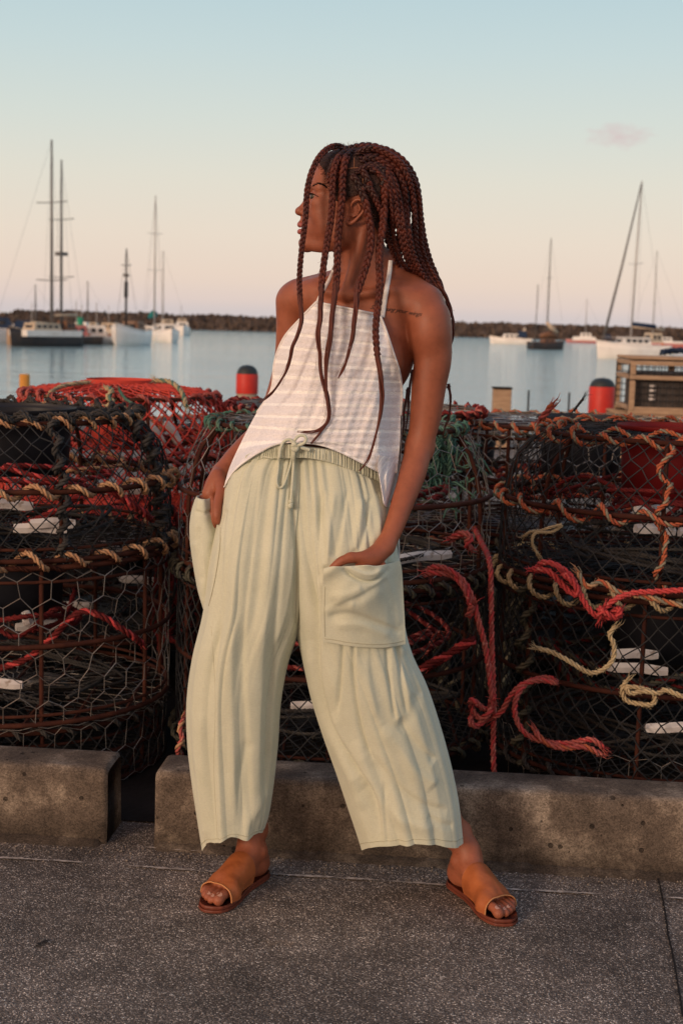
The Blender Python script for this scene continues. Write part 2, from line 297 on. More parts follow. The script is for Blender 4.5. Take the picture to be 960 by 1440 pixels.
def concrete_mat():
    m = bpy.data.materials.new('stained_concrete'); m.use_nodes = True; t = m.node_tree; b = t.nodes['Principled BSDF']; n = t.nodes.new; l = t.links.new
    g = n('ShaderNodeNewGeometry'); P_ = g.outputs['Position']
    z = n('ShaderNodeTexNoise'); z.inputs['Scale'].default_value = 7; z.inputs['Detail'].default_value = 9; z.inputs['Roughness'].default_value = .68; l(P_, z.inputs[0])
    c = n('ShaderNodeValToRGB'); l(z.outputs[0], c.inputs[0]); e = c.color_ramp.elements
    e[0].position = .3; e[0].color = (.048, .038, .032, 1); e[1].position = .70; e[1].color = (.33, .27, .215, 1)
    q = e.new(.5); q.color = (.118, .092, .074, 1)
    # tone darkens unevenly towards the foot of the block
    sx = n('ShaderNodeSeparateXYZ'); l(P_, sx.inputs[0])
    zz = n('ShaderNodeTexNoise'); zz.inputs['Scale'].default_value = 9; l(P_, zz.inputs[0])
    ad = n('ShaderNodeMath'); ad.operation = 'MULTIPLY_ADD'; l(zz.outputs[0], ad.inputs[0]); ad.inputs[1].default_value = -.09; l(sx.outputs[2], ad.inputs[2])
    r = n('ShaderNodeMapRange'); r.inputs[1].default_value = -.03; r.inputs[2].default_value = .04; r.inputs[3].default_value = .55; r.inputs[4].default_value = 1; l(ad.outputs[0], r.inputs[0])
    # sand grains
    v = n('ShaderNodeTexVoronoi'); v.inputs['Scale'].default_value = 330; l(P_, v.inputs[0]); sp = n('ShaderNodeSeparateColor'); l(v.outputs['Color'], sp.inputs[0])
    r3 = n('ShaderNodeMapRange'); r3.inputs[3].default_value = .62; r3.inputs[4].default_value = 1.42; l(sp.outputs[0], r3.inputs[0])
    mu = n('ShaderNodeMath'); mu.operation = 'MULTIPLY'; l(r.outputs[0], mu.inputs[0]); l(r3.outputs[0], mu.inputs[1])
    # air holes
    v2 = n('ShaderNodeTexVoronoi'); v2.inputs['Scale'].default_value = 42; v2.inputs['Randomness'].default_value = 1; l(P_, v2.inputs[0])
    s2 = n('ShaderNodeSeparateColor'); l(v2.outputs['Color'], s2.inputs[0])
    hr = n('ShaderNodeMapRange'); hr.inputs[1].default_value = .80; hr.inputs[2].default_value = 1; hr.inputs[3].default_value = 0; hr.inputs[4].default_value = .26; l(s2.outputs[0], hr.inputs[0])
    dv = n('ShaderNodeMath'); dv.operation = 'SUBTRACT'; l(v2.outputs['Distance'], dv.inputs[0]); l(hr.outputs[0], dv.inputs[1])
    hm = n('ShaderNodeMapRange'); hm.inputs[1].default_value = -.02; hm.inputs[2].default_value = .03; l(dv.outputs[0], hm.inputs[0])
    h2 = n('ShaderNodeMapRange'); h2.inputs[3].default_value = .35; h2.inputs[4].default_value = 1; l(hm.outputs[0], h2.inputs[0])
    mu2 = n('ShaderNodeMath'); mu2.operation = 'MULTIPLY'; l(mu.outputs[0], mu2.inputs[0]); l(h2.outputs[0], mu2.inputs[1])
    x2 = n('ShaderNodeVectorMath'); x2.operation = 'SCALE'; l(c.outputs[0], x2.inputs[0]); l(mu2.outputs[0], x2.inputs['Scale']); l(x2.outputs[0], b.inputs['Base Color'])
    b.inputs['Roughness'].default_value = .85; b.inputs['Specular IOR Level'].default_value = .2
    bp = n('ShaderNodeBump'); bp.inputs['Strength'].default_value = .9; bp.inputs['Distance'].default_value = .006; l(hm.outputs[0], bp.inputs['Height'])
    bp2 = n('ShaderNodeBump'); bp2.inputs['Strength'].default_value = .5; bp2.inputs['Distance'].default_value = .006; l(z.outputs[0], bp2.inputs['Height']); l(bp.outputs[0], bp2.inputs['Normal'])
    bp3 = n('ShaderNodeBump'); bp3.inputs['Strength'].default_value = .4; bp3.inputs['Distance'].default_value = .0015; l(v.outputs['Distance'], bp3.inputs['Height']); l(bp2.outputs[0], bp3.inputs['Normal']); l(bp3.outputs[0], b.inputs['Normal'])
    return m
def water_mat():
    m = bpy.data.materials.new('harbour_water'); m.use_nodes = True; t = m.node_tree; b = t.nodes['Principled BSDF']; n = t.nodes.new; l = t.links.new
    b.inputs['Base Color'].default_value = (.33, .50, .54, 1); b.inputs['Roughness'].default_value = .08; b.inputs['IOR'].default_value = 1.33; b.inputs['Specular IOR Level'].default_value = .5
    g = n('ShaderNodeNewGeometry')
    mpn = n('ShaderNodeMapping'); mpn.inputs['Scale'].default_value = (.55, 1.0, 1); l(g.outputs['Position'], mpn.inputs[0])
    z = n('ShaderNodeTexNoise'); z.inputs['Scale'].default_value = .9; z.inputs['Detail'].default_value = 6; z.inputs['Roughness'].default_value = .6; l(mpn.outputs[0], z.inputs[0])
    # calmer water to the left by the moorings, breeze to the right
    sx = n('ShaderNodeSeparateXYZ'); l(g.outputs['Position'], sx.inputs[0])
    big = n('ShaderNodeTexNoise'); big.inputs['Scale'].default_value = .035; big.inputs['Detail'].default_value = 3; l(mpn.outputs[0], big.inputs[0])
    ad = n('ShaderNodeMath'); ad.operation = 'MULTIPLY_ADD'; l(big.outputs[0], ad.inputs[0]); ad.inputs[1].default_value = 30; l(sx.outputs[0], ad.inputs[2])
    r = n('ShaderNodeMapRange'); r.inputs[1].default_value = -4; r.inputs[2].default_value = 22; r.inputs[3].default_value = .03; r.inputs[4].default_value = .5; l(ad.outputs[0], r.inputs[0])
    bp = n('ShaderNodeBump'); bp.inputs['Distance'].default_value = .7; l(r.outputs[0], bp.inputs['Strength']); l(z.outputs[0], bp.inputs['Height'])
    mq = n('ShaderNodeMapping'); mq.inputs['Scale'].default_value = (.22, 1.0, 1); l(g.outputs['Position'], mq.inputs[0])
    zq = n('ShaderNodeTexNoise'); zq.inputs['Scale'].default_value = .28; zq.inputs['Detail'].default_value = 5; zq.inputs['Roughness'].default_value = .65; l(mq.outputs[0], zq.inputs[0])
    bq = n('ShaderNodeBump'); bq.inputs['Strength'].default_value = .55; bq.inputs['Distance'].default_value = .55; l(zq.outputs[0], bq.inputs['Height']); l(bp.outputs[0], bq.inputs['Normal']); l(bq.outputs[0], b.inputs['Normal'])
    return m
MT['ground'] = ground_mat(); MT['concrete'] = concrete_mat(); MT['water'] = water_mat()
MT['rock'] = mat('breakwater_rock', (.13, .095, .075), .9, .1, 0, (.055, .042, .036), .35, .6, 1.5, .4, dust=((.22, .17, .13), .5, .6))

# ---------------------------------------------------------------- setting
ZW = -2.2
QX, QY = 60, 16.5     # quay edge
def sheet(name, x0, y0, x1, y1, z, m, parent=None, ny=1, nx=1):
    xs = np.linspace(x0, x1, nx+1); ys = np.linspace(y0, y1, ny+1); A = np.zeros((ny+1, nx+1, 3)); A[..., 0] = xs[None]; A[..., 1] = ys[:, None]; A[..., 2] = z
    return MB().grid(A).build(name, m, parent)
struct(sheet('sea_bed', -3000, -3000, 3000, 3000, -6, mat('sea_bed_mud', (.04, .04, .035))))
wb = MB(); 
for (x0, y0, x1, y1) in ((-2500, QY+.3, 2500, 3000),): 
    A = np.array([[[x0, y0, ZW], [x1, y0, ZW]], [[x0, y1, ZW], [x1, y1, ZW]]], float); wb.grid(A)
struct(wb.build('harbour_water', MT['water']))
# quay: a solid slab with a front wall down into the water
struct(sheet('quay_pavement', -60, -40, 60, QY, 0, MT['ground']))
struct(MB().box((0, QY+.15, -3.05), (120, .3, 5.9)).build('quay_wall', MT['concrete']))
# kerb direction
KA = np.array([-0.825, 3.391]); KB = np.array([0.839, 3.252]); kd = (KB-KA)/np.linalg.norm(KB-KA); kn = np.array([-kd[1], kd[0]]); krz = math.atan2(kd[1], kd[0])
def kerb_block(s0, s1, label, seed):
    """s along the kerb line from KA; a cast block with worn edges"""
    r_ = np.random.default_rng(seed); Lb = s1-s0; D, Hh = .155, .192; n = max(30, int(Lb/.012)); o = thing('kerb_block', label, 'kerb', (*(KA+kd*s0), 0), krz, 'concrete kerb blocks')
    prof = np.array([(0, 0), (0, .05), (0, .1), (0, .15), (.001, Hh-.016), (.004, Hh-.006), (.011, Hh-.001), (.03, Hh), (.08, Hh), (D-.02, Hh), (D-.006, Hh-.003), (D, Hh-.012), (D, .1), (D, 0)])
    prof[:, 1] -= .01*(prof[:, 1] == 0)
    x = np.r_[0.0, .001, .005, np.linspace(.012, Lb-.012, n), Lb-.005, Lb-.001, Lb]; ins = np.interp(np.minimum(x, Lb-x), [0, .005, .012], [.009, .002, 0])
    A = np.zeros((len(x), len(prof), 3)); c = np.array([D/2, Hh/2])
    for i, xx in enumerate(x):
        q = prof.copy(); q[:, 0] += np.sign(c[0]-q[:, 0])*ins[i]*(q[:, 1] > .0); q[:, 1] -= ins[i]*(q[:, 1] > Hh-.02)
        A[i, :, 0] = xx; A[i, :, 1] = q[:, 0]; A[i, :, 2] = q[:, 1]
    j = r_.normal(0, 1, A.shape[:2]); 
    for _ in range(2): j = (j+np.roll(j, 1, 0)+np.roll(j, -1, 0))/2.2
    A[..., 1] += j*.0007*np.sign(c[0]-prof[:, 0])[None]; A[:, 4:8, 2] += j[:, 4:8]*.0012; ch = np.interp(x, np.linspace(0, Lb, max(8, int(Lb*22))), np.maximum(0, r_.normal(-.9, 1.0, max(8, int(Lb*22)))))[:, None]; A[:, 4:7, 1] += np.abs(r_.normal(0, 1, (len(x), 1)))*.0012+ch*.0045; A[:, 5:7, 2] -= ch*.0035
    mb = MB().grid(A[:, ::-1]); base = len(x)*len(prof); k = len(prof)
    mb.F.append((np.array([list(range(k))]), 0)); mb.F.append((np.array([list(range(base-k, base))[::-1]]), 0))
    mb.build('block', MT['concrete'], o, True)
    return o
sL = np.dot(np.array([-.556, 3.38])-KA, kd); sR = np.dot(np.array([-.438, 3.36])-KA, kd)
kerb_block(-2.6, sL, 'concrete kerb block under the left stack of pots, ending at the dark gap', 3)
kerb_block(sR, 3.9, 'long pitted concrete kerb block behind the legs of the person, under the right pots', 4)
# mortar skirt and the pale weathered crack lines on the paving
def jag(name, s0, s1, off, w, z, m, seed, label=None, wob=.004, keep=1.0):
    r_ = np.random.default_rng(seed); mb = MB(); x = s0
    while x < s1:
        ln = r_.uniform(.06, .22); 
        if r_.random() < keep:
            n = max(4, int(ln/.008)); t = np.linspace(x, x+ln, n); ww = w*np.sin(np.linspace(.15, PI-.15, n))*r_.uniform(.4, 1.3, n); c = off+wob*np.sin(t*9)+wob*r_.normal(0, .25, n)
            p = KA[None]+kd[None]*t[:, None]; a = p+kn*(c-ww/2)[:, None]; b = p+kn*(c+ww/2)[:, None]
            A = np.zeros((2, n, 3)); A[0, :, :2] = a; A[1, :, :2] = b; A[..., 2] = z; mb.grid(A)
        x += ln*r_.uniform(.8, 1.15)
    return mb.build(name, m)
MT['lime'] = mat('pale_cement_line', (.58, .51, .46), .9, .1, 0, (.22, .19, .17), 60, .5, 200, .002)
struct(jag('paving_joint', -2.5, 3.5, -.135, .011, .004, MT['lime'], 5, keep=.8))
struct(jag('paving_joint', -2.5, 3.5, -.012, .010, .004, MT['lime'], 6, keep=.45))
# grit gathered along the foot of the kerb
mb = MB(); ng = 520; gt = rng.uniform(-.3, 2.2, ng); go = -.012-np.abs(rng.normal(0, .05, ng)); gs = rng.uniform(.0012, .0038, ng)
gp = KA[None]+kd[None]*gt[:, None]+kn[None]*go[:, None]; oc = np.array([[1, 0, 0], [-1, 0, 0], [0, 1, 0], [0, -1, 0], [0, 0, 1], [0, 0, -1]], float); ocf = np.array([[0, 2, 4], [2, 1, 4], [1, 3, 4], [3, 0, 4], [2, 0, 5], [1, 2, 5], [3, 1, 5], [0, 3, 5]])
V = oc[None]*gs[:, None, None]*rng.uniform(.6, 1.2, (ng, 6, 1)); V[..., 0] += gp[:, 0:1]; V[..., 1] += gp[:, 1:2]; V[..., 2] += gs[:, None]*.5
mb.add(V.reshape(-1, 3), (ocf[None]+np.arange(ng)[:, None, None]*6).reshape(-1, 3))
tag(mb.build('grit', mat('grit', (.30, .25, .21), .9, .1, 0, (.10, .085, .075), 300)), 'fine grit scattered on the paving along the foot of the kerb blocks', 'grit', kind='stuff')
# coarser cement strip at the foot of the kerb
mb = MB(); t = np.linspace(-2.6, 3.8, 500); r_ = np.random.default_rng(9); hgt = .010+.006*r_.random(500); w_ = .022+.012*r_.random(500)
p = KA[None]+kd[None]*t[:, None]; A = np.zeros((4, 500, 3))
for k, (o_, h_) in enumerate(((-1, -.002), (-.6, .5), (-.1, 1), (.3, 1.05))):
    A[k, :, :2] = p+kn*(o_*w_)[:, None]; A[k, :, 2] = hgt*h_
keepm = (t > sL-.01) & (t < sR+.01); A[:, keepm, 2] = -.004
struct(mb.grid(A[:, ::-1]).build('mortar_fillet', MT['concrete'], smooth=True))
# cracks across the paving at the right
a = [G(px, py) for px, py in ((924, 1236), (930, 1262), (935, 1290), (939, 1318), (945, 1345), (950, 1375), (956, 1410), (962, 1440), (969, 1480))]
Q, q = resamp(np.array(a), .008); jj = rng.normal(0, .0012, (len(Q), 1)); A = np.zeros((2, len(Q), 3)); A[0] = Q+np.array([[-.0022, 0, 0]])+jj; A[1] = Q+np.array([[.0022, 0, 0]])+jj*.4; A[..., 2] = .004
struct(MB().grid(A).build('paving_crack', mat('crack_dirt', (.012, .010, .010), .95)))
# dark oil spot and a pale scuff
def blot(name, px, py, rx, ry, m, seed, z=.004):
    r_ = np.random.default_rng(seed); c = G(px, py); n = 40; a = np.linspace(0, 2*PI, n, endpoint=False); rr = 1+.25*np.sin(3*a+1)+.15*r_.normal(0, 1, n)
    V = np.stack([c[0]+rx*rr*np.cos(a), c[1]+ry*rr*np.sin(a), np.full(n, z)], 1); mb = MB(); mb.add(V, np.array([list(range(n))])); return struct(mb.build(name, m))
def stain_mat(name, col, alpha=.5):
    m = mat(name, col, .85); t = m.node_tree; b = t.nodes['Principled BSDF']; n = t.nodes.new; l = t.links.new
    g = n('ShaderNodeNewGeometry'); z = n('ShaderNodeTexNoise'); z.inputs['Scale'].default_value = 60; z.inputs['Detail'].default_value = 6; l(g.outputs['Position'], z.inputs[0])
    r = n('ShaderNodeMapRange'); r.inputs[1].default_value = .42; r.inputs[2].default_value = .62; r.inputs[4].default_value = alpha; l(z.outputs[0], r.inputs[0]); l(r.outputs[0], b.inputs['Alpha']); return m
blot('oil_stain', 62, 1328, .018, .02, stain_mat('oil_stain', (.01, .009, .01), .9), 2)
blot('pale_scuff', 400, 1328, .045, .014, stain_mat('pale_scuff', (.36, .27, .20), .4), 3)

mbs = MB(); A = np.zeros((2, 2, 3)); t0, t1 = KA-kd*2.4+kn*.16, KA+kd*3.6+kn*.16  # near-black sheet behind the kerb, painting in the shade under the pots
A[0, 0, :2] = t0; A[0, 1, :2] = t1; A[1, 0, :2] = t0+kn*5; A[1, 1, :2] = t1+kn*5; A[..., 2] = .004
struct(mbs.grid(A).build('paving_painted_shade', mat('paving_painted_shade', (.030, .026, .025), .95, .1, 0, (.014, .012, .012), 4, .5, 60, .01)))

# breakwater: a long rubble mound of rough boulders
YB = 355.0
mb = MB(); nx = 1500; X = np.linspace(-150, 330, nx); r_ = np.random.default_rng(2)
prof = [(-6.5, -.6), (-5, .3), (-3.6, 1.2), (-2.4, 2.0), (-1.1, 2.9), (-.2, 3.4), (1, 3.5), (2.4, 3.3), (5, 1.6), (8, -.8)]
A = np.zeros((len(prof), nx, 3))
for k, (dy, dz) in enumerate(prof):
    A[k, :, 0] = X+r_.normal(0, .25, nx); A[k, :, 1] = YB+dy+r_.normal(0, .35, nx); A[k, :, 2] = ZW+dz*np.interp(X, [-95, -80], [.0, 1])-.6*(X < -90)+r_.normal(0, .28, nx)+.18*np.sin(X*.35)*(k > 3)
struct(tag(mb.grid(A).build('breakwater', MT['rock'])))
mb = MB(); nb = 5200; ico = np.array([[1, 0, 0], [-1, 0, 0], [0, 1, 0], [0, -1, 0], [0, 0, 1], [0, 0, -1]], float); icf = np.array([[0, 2, 4], [2, 1, 4], [1, 3, 4], [3, 0, 4], [2, 0, 5], [1, 2, 5], [3, 1, 5], [0, 3, 5]])
bx = r_.uniform(-82, 330, nb); bt = r_.random(nb)**.8; by = YB-6.3+bt*7; bz = ZW-.2+np.interp(bt, [0, .9, 1], [0, 3.35, 3.5]); bs = r_.uniform(.3, .7, nb)
V = ico[None]*bs[:, None, None]*r_.uniform(.7, 1.3, (nb, 6, 1)); th = r_.uniform(0, 6.28, nb); c_, s_ = np.cos(th)[:, None], np.sin(th)[:, None]
V = np.stack([V[..., 0]*c_-V[..., 2]*s_, V[..., 1], V[..., 0]*s_+V[..., 2]*c_], -1)+np.stack([bx, by, bz], 1)[:, None]
mb.add(V.reshape(-1, 3), (icf[None]+np.arange(nb)[:, None, None]*6).reshape(-1, 3))
tag(mb.build('boulders', MT['rock']), 'brown rubble boulders heaped along the far breakwater', 'boulders', kind='stuff')
# ---------------------------------------------------------------- boats
def tube_part(name, pts, r, m, parent, sides=6):
    return MB().tube(np.array(pts, float), r, sides).build(name, m, parent, True)
def hull_mesh(Ln, B, fb, bow, stern, mats, parent, draft=.35, rail=True, bf=1.5):
    """hull along local +X from stern (-L/2) to bow (L/2); fb freeboard, bow extra height"""
    ns = 26; t = np.linspace(0, 1, ns); half = B/2*np.clip(np.sin(np.clip(.22+.80*(1-t)**.9*0+t*0, 0, 1)), 0, 1)
    half = B/2*np.where(t < .45, np.interp(t, [0, .45], [stern, 1]), np.cos((t-.45)/.55*PI/2)**.8)+.02
    top = fb+bow*np.maximum(0, (t-.35)/.65)**2+.08*(1-t)**2; x = -Ln/2+t*Ln*.97
    prof = [(0, -1, -1), (.35, -.9, -.8), (.72, -.35, 0), (.86, .0, 0), (.93, .3, .3), (.98, .65, .7), (1, 1, 1), (.93, 1.0, 1), (.93, .93, .9)]
    A = np.zeros((ns, 2*len(prof)-1, 3)); 
    rows = [(-w, h) for w, h, _ in prof[::-1]]+[(w, h) for w, h, _ in prof[1:]]
    for i in range(ns):
        for j, (w, h) in enumerate(rows):
            z = -draft*(-h) if h < 0 else top[i]*h
            fl = 1 if h >= 0 else 1
            A[i, j] = (x[i]+(.03*Ln*h*t[i]**bf if h > 0 else -.04*Ln*(-h)*t[i]**2), w*half[i]*(1 if h > .2 or t[i] < .6 else 1-.35*(t[i]-.6)/.4), z)
    mb = MB().grid(A); mb.F.append((np.array([list(range(A.shape[1]))[::-1]]), 0)); 
    h = mb.build('hull', mats[0], parent, True)
    d = np.zeros((ns, 2, 3)); d[:, 0] = A[:, 2]; d[:, 1] = A[:, -3]; d[..., 2] -= .06
    MB().grid(d).build('deck', mats[1], parent)
    g = MB()
    for sgn in (0, -1): g.tube(A[:, 2 if sgn == 0 else -3]+np.array([[0, 0, .02]]), .035, 5)
    g.build('gunwale', mats[2], parent, True)
    return top
def cabin(parent, c, d, m, win=3, glass=None, taper=.86, name='cabin'):
    o = MB().box(c, d, taper=taper).build(name, m, parent)
    for sy in (-1, 1):
        for k in range(win):
            ww = d[0]*taper/(win+.6)*.7; xx = c[0]+(k-(win-1)/2)*d[0]*taper/(win+.3)
            MB().box((xx, c[1]+sy*(d[1]/2*(1+taper)/2), c[2]+d[2]*.08), (ww, d[1]*.05, d[2]*.42)).build('window', MT['glassdark'], o)
    MB().box((c[0]+d[0]/2*(1+taper)/2, c[1], c[2]+d[2]*.08), (d[0]*.04, d[1]*.62*taper, d[2]*.42)).build('window', MT['glassdark'], o)
    MB().box((c[0], c[1], c[2]+d[2]/2+.03), (d[0]*taper*1.06, d[1]*taper*1.06, .06)).build('roof', m, o)
    return o
def stays(parent, pts, r=.012):
    for a, b in pts: MB().prisms([a], [b], r, 3).build('stay', MT['spar'], parent)
def rigged_mast(parent, x, z0, h, r, m, spreaders=(.5,), sw=.9, bow=None, stern=None, beam=1.2, lean=0, extra=()):
    top = np.array([x+lean, 0, z0+h]); tube_part('mast', [(x, 0, z0), (x+lean*.5, 0, z0+h/2), tuple(top)], np.array([r, r*.9, r*.55]), m, parent, 8)
    for s in spreaders:
        zz = z0+h*s; xx = x+lean*s; MB().tube(np.array([(xx, -sw, zz+.08), (xx, 0, zz), (xx, sw, zz+.08)]), r*.32, 5).build('spreader', m, parent)
    st = [(tuple(top), (x-.2, sy*beam, z0)) for sy in (-1, 1)]
    if bow: st.append((tuple(top), bow))
    if stern: st.append((tuple(top), stern))
    stays(parent, st)
    return top
def boat_at(name, label, px, py, heading, cat_='boat', group=None):
    g = G(px, py, ZW); o = thing(name, label, cat_, g, math.radians(heading), group); return o, g
def mh(px, pytop, g):   # height of a mast top above the water seen at px,pytop at the boat's distance
    return float(P(px, pytop, g[1])[2]-ZW)
# big dark ketch with two tall masts (left)
o, g = boat_at('ketch', 'large black-hulled ketch with two very tall dark masts, at the far left moorings', 62, 487, 232)
hull_mesh(8.6, 2.7, 1.2, .7, .8, (MT['hulldark'], MT['cream'], MT['cream']), o)
MB().box((-.3, 0, 1.3), (7.0, 2.72, .6), taper=1.02).build('bulwark', MT['hullwhite'], o)
cabin(o, (.2, 0, 1.9), (3.6, 1.8, .7), MT['cream'], 4); cabin(o, (-2.9, 0, 2.0), (1.3, 1.6, 1.0), MT['wood'], 2, name='wheelhouse')
top = rigged_mast(o, -1.0, 1.2, mh(72, 195, g)-1.2, .17, MT['spar'], (.28, .68), 2.3, (6, 0, 2.1), None, 1.6)
# mast x offsets: local +X points left in the picture
rigged_mast(o, -2.25, 1.2, mh(87, 222, g)-1.2, .15, MT['spar'], (.33, .66), 1.9, None, (-5.5, 0, 1.4), 1.6)
MB().box((-2.25, 0, 9.2), (.9, .9, .35)).build('lookout', MT['spar'], o)
tube_part('boom', [(-1.1, 0, 3.1), (-4.2, .2, 3.2)], .12, MT['canvas'], o); tube_part('boom', [(5.2, 0, 2.2), (8.0, 0, 2.7)], .1, MT['wood'], o)
# blue covered boat at the left edge
o, g = boat_at('cabin_cruiser', 'pale blue-hulled cruiser under a navy cover, cut off by the left edge', 0, 483, 190)
hull_mesh(9, 3, 1.5, .6, .8, (MT['hullblue'], MT['hullwhite'], MT['hullwhite']), o); cabin(o, (.5, 0, 2.1), (4, 2.2, 1.1), MT['navy'], 3, taper=.7)
MB().box((-2.4, 0, 2.0), (2.2, 2.5, .9), taper=.6).build('cover', MT['navy'], o)
# white bow-on gaffer with the dark mast
o, g = boat_at('fishing_boat', 'white round-bowed wooden boat facing the camera with one short dark mast', 181, 485.5, -101)
hull_mesh(8.2, 3.6, 1.55, .85, .75, (MT['hullwhite'], MT['wood'], MT['hullwhite']), o, bf=1); cabin(o, (-1.6, 0, 2.05), (2.4, 2, 1.1), MT['wood'], 2)
rigged_mast(o, .9, 1.3, mh(180, 350, g)-1.3, .14, MT['hulldark'], (.8,), .6, (4, 0, 2.3), (-4, 0, 1.5), 1.4)
MB().box((.9, 0, 7.6), (.5, .5, .3)).build('crow_platform', MT['hulldark'], o); tube_part('bowsprit', [(3.2, 0, 2.4), (5.2, 0, 3.0)], .09, MT['wood'], o)
tube_part('furled_sail', [(.9, 0, 6.9), (.95, 0, 5.2)], .22, MT['hulldark'], o)
# white sloop with teal sail cover
o, g = boat_at('sailing_yacht', 'white sloop with a tall thin mast and a teal sail cover, behind the round-bowed boat', 215, 478, -60)
hull_mesh(9, 3, 1.1, .5, .8, (MT['hullwhite'], MT['hullwhite'], MT['sparwhite']), o); cabin(o, (.3, 0, 1.4), (3.6, 1.8, .6), MT['hullwhite'], 4)
rigged_mast(o, .5, 1.2, mh(208, 275, g)-1.2, .12, MT['sparwhite'], (.45, .72), 1.1, (4.2, 0, 1.6), (-4.2, 0, 1.3), 1.3)
tube_part('sail_cover', [(.3, 0, 3.5), (-.6, 0, 3.3), (-1.4, 0, 3.0)], np.array([.55, .4, .22]), MT['teal'], o, 8)
# white motor boats near x 230 and 253
for (px, py, hd, s, lab) in ((236, 481, -75, 1.0, 'white motor boat with a raised cabin, nearer of the two right of the sloop'), (256, 471.5, -80, .95, 'white motor boat farther out beside the open water, right of the moored row')):
    o, g = boat_at('motor_boat', lab, px, py, hd, group='white motor boats moored at the left')
    hull_mesh(7.5*s, 2.9*s, 1.2, .6, .85, (MT['hullwhite'], MT['hullwhite'], MT['hullwhite']), o); cabin(o, (-.2, 0, 1.75), (3.2, 2.1, .95), MT['hullwhite'], 3); cabin(o, (-.8, 0, 2.55), (1.6, 1.5, .5), MT['cream'], 2, name='flybridge')
    if px > 250: rigged_mast(o, -3.2, 1.2, mh(229, 352, g)*.28, .05, MT['sparwhite'], (), .5, None, None, .9)
o, g = boat_at('sailing_yacht', 'far pale yacht whose thin mast rises above the white motor boats', 231, 470, 180)
hull_mesh(9, 2.8, 1.1, .5, .8, (MT['cream'], MT['hullwhite'], MT['hullwhite']), o); rigged_mast(o, .3, 1.2, mh(230, 352, g)-1.2, .12, MT['sparwhite'], (.5,), 1.3, (4.2, 0, 1.6), (-4.2, 0, 1.3), 1.3); cabin(o, (.3, 0, 1.4), (3.6, 1.8, .6), MT['hullwhite'], 4)
# clutter of small boats between the ketch and the white boat
for (px, py, hd, Ln, hm, cm, lab) in ((104, 484, -150, 6.0, 'hulldark', 'hullpink', 'small dark open boat with a red wheelhouse, right of the ketch'),
                                  (132, 484, -165, 6.0, 'hullblue', 'hullwhite', 'small pale blue boat with a white wheelhouse, left of the round-bowed boat'),
                                  (150, 474, 180, 6.5, 'cream', 'canvas', 'cream launch behind the stern of the small blue boat'),
                                  (112, 473, 170, 7.5, 'hullwhite', 'hullwhite', 'white launch moored behind the small red-housed boat'),
                                  (42, 474, 175, 8.5, 'hullwhite', 'cream', 'white launch behind the ketch bow')):
    o, g = boat_at('moored_launch', lab, px, py, hd, group='small launches crowded at the moorings')
    hull_mesh(Ln, 2.3, .85, .5, .8, (MT[hm], MT['wood'], MT['hullwhite']), o); cabin(o, (-.3, 0, 1.45), (2.1, 1.6, 1.1), MT[cm], 2)
    MB().tube(np.array([(-.3, 0, 1.9), (-.3, 0, 4.6)]), .05, 5).build('mast', MT['sparwhite'], o)
    for k in range(3): MB().box((-1.8+k*.5, (k-1)*.45, 1.0+.12*k), (.38, .4, .35), 0, k*.4).build('deck_box', MT[('orangefloat', 'hullwhite', 'hulldark')[k]], o)
# far yachts behind
for (px, py, ptop, pw, lab) in ((125, 468, 395, 0, 'far small yacht with a short reddish mast behind the moored launches'), (52, 469, 400, 0, 'far yacht with a low thin mast left of the ketch masts')):
    o, g = boat_at('distant_yacht', lab, px, py, 175, group='distant yachts at the left moorings'); hull_mesh(9, 2.6, 1.0, .4, .8, (MT['hullwhite'], MT['wood'], MT['hullwhite']), o)
    rigged_mast(o, .2, 1.0, mh(px, ptop, g)-1.0, .13, MT['spar'], (.5,), .9, (4.2, 0, 1.4), (-4.2, 0, 1.2), 1.2); cabin(o, (0, 0, 1.4), (3.4, 1.7, .6), MT['cream'], 3)
# mooring marks
g = G(15, 484, ZW); o = MB().tube(np.array([g+[0, 0, -1], g+[0, 0, 1.6]]), .35, 10).build('mooring_pile', MT['timber'], None, True); tag(o, 'short timber mooring pile in the water beside the left edge', 'pile')
g = G(113, 482, ZW); o = thing('channel_marker', 'slim green channel marker post among the moored launches', 'marker', g)
tube_part('post', [(0, 0, -1), (0, 0, 1.2)], .14, MT['timber'], o); tube_part('marker_drum', [(0, 0, 1.1), (0, 0, 2.9)], .34, MT['greenpaint'], o, 10)
# right side: motor cruiser
o, g = boat_at('motor_cruiser', 'white motor cruiser with a dark windscreen, leftmost boat on the right-hand water', 717, 484, 176)
hull_mesh(7.4, 2.6, .95, .45, .9, (MT['hullwhite'], MT['hullwhite'], MT['cream']), o); cabin(o, (-.2, 0, 1.35), (3.6, 2.0, .75), MT['hullwhite'], 3, taper=.75)
MB().box((-2.0, 0, 1.75), (1.7, 2.0, 1.15), taper=.7).build('canopy', MT['navy'], o); MB().tube(np.array([(-2.3, 0, 1.6), (-2.4, 0, 3.0)]), .08, 6).build('mast', MT['hullwhite'], o); MB().box((-2.3, 0, 2.5), (.5, 1.0, .3)).build('radar', MT['cream'], o)
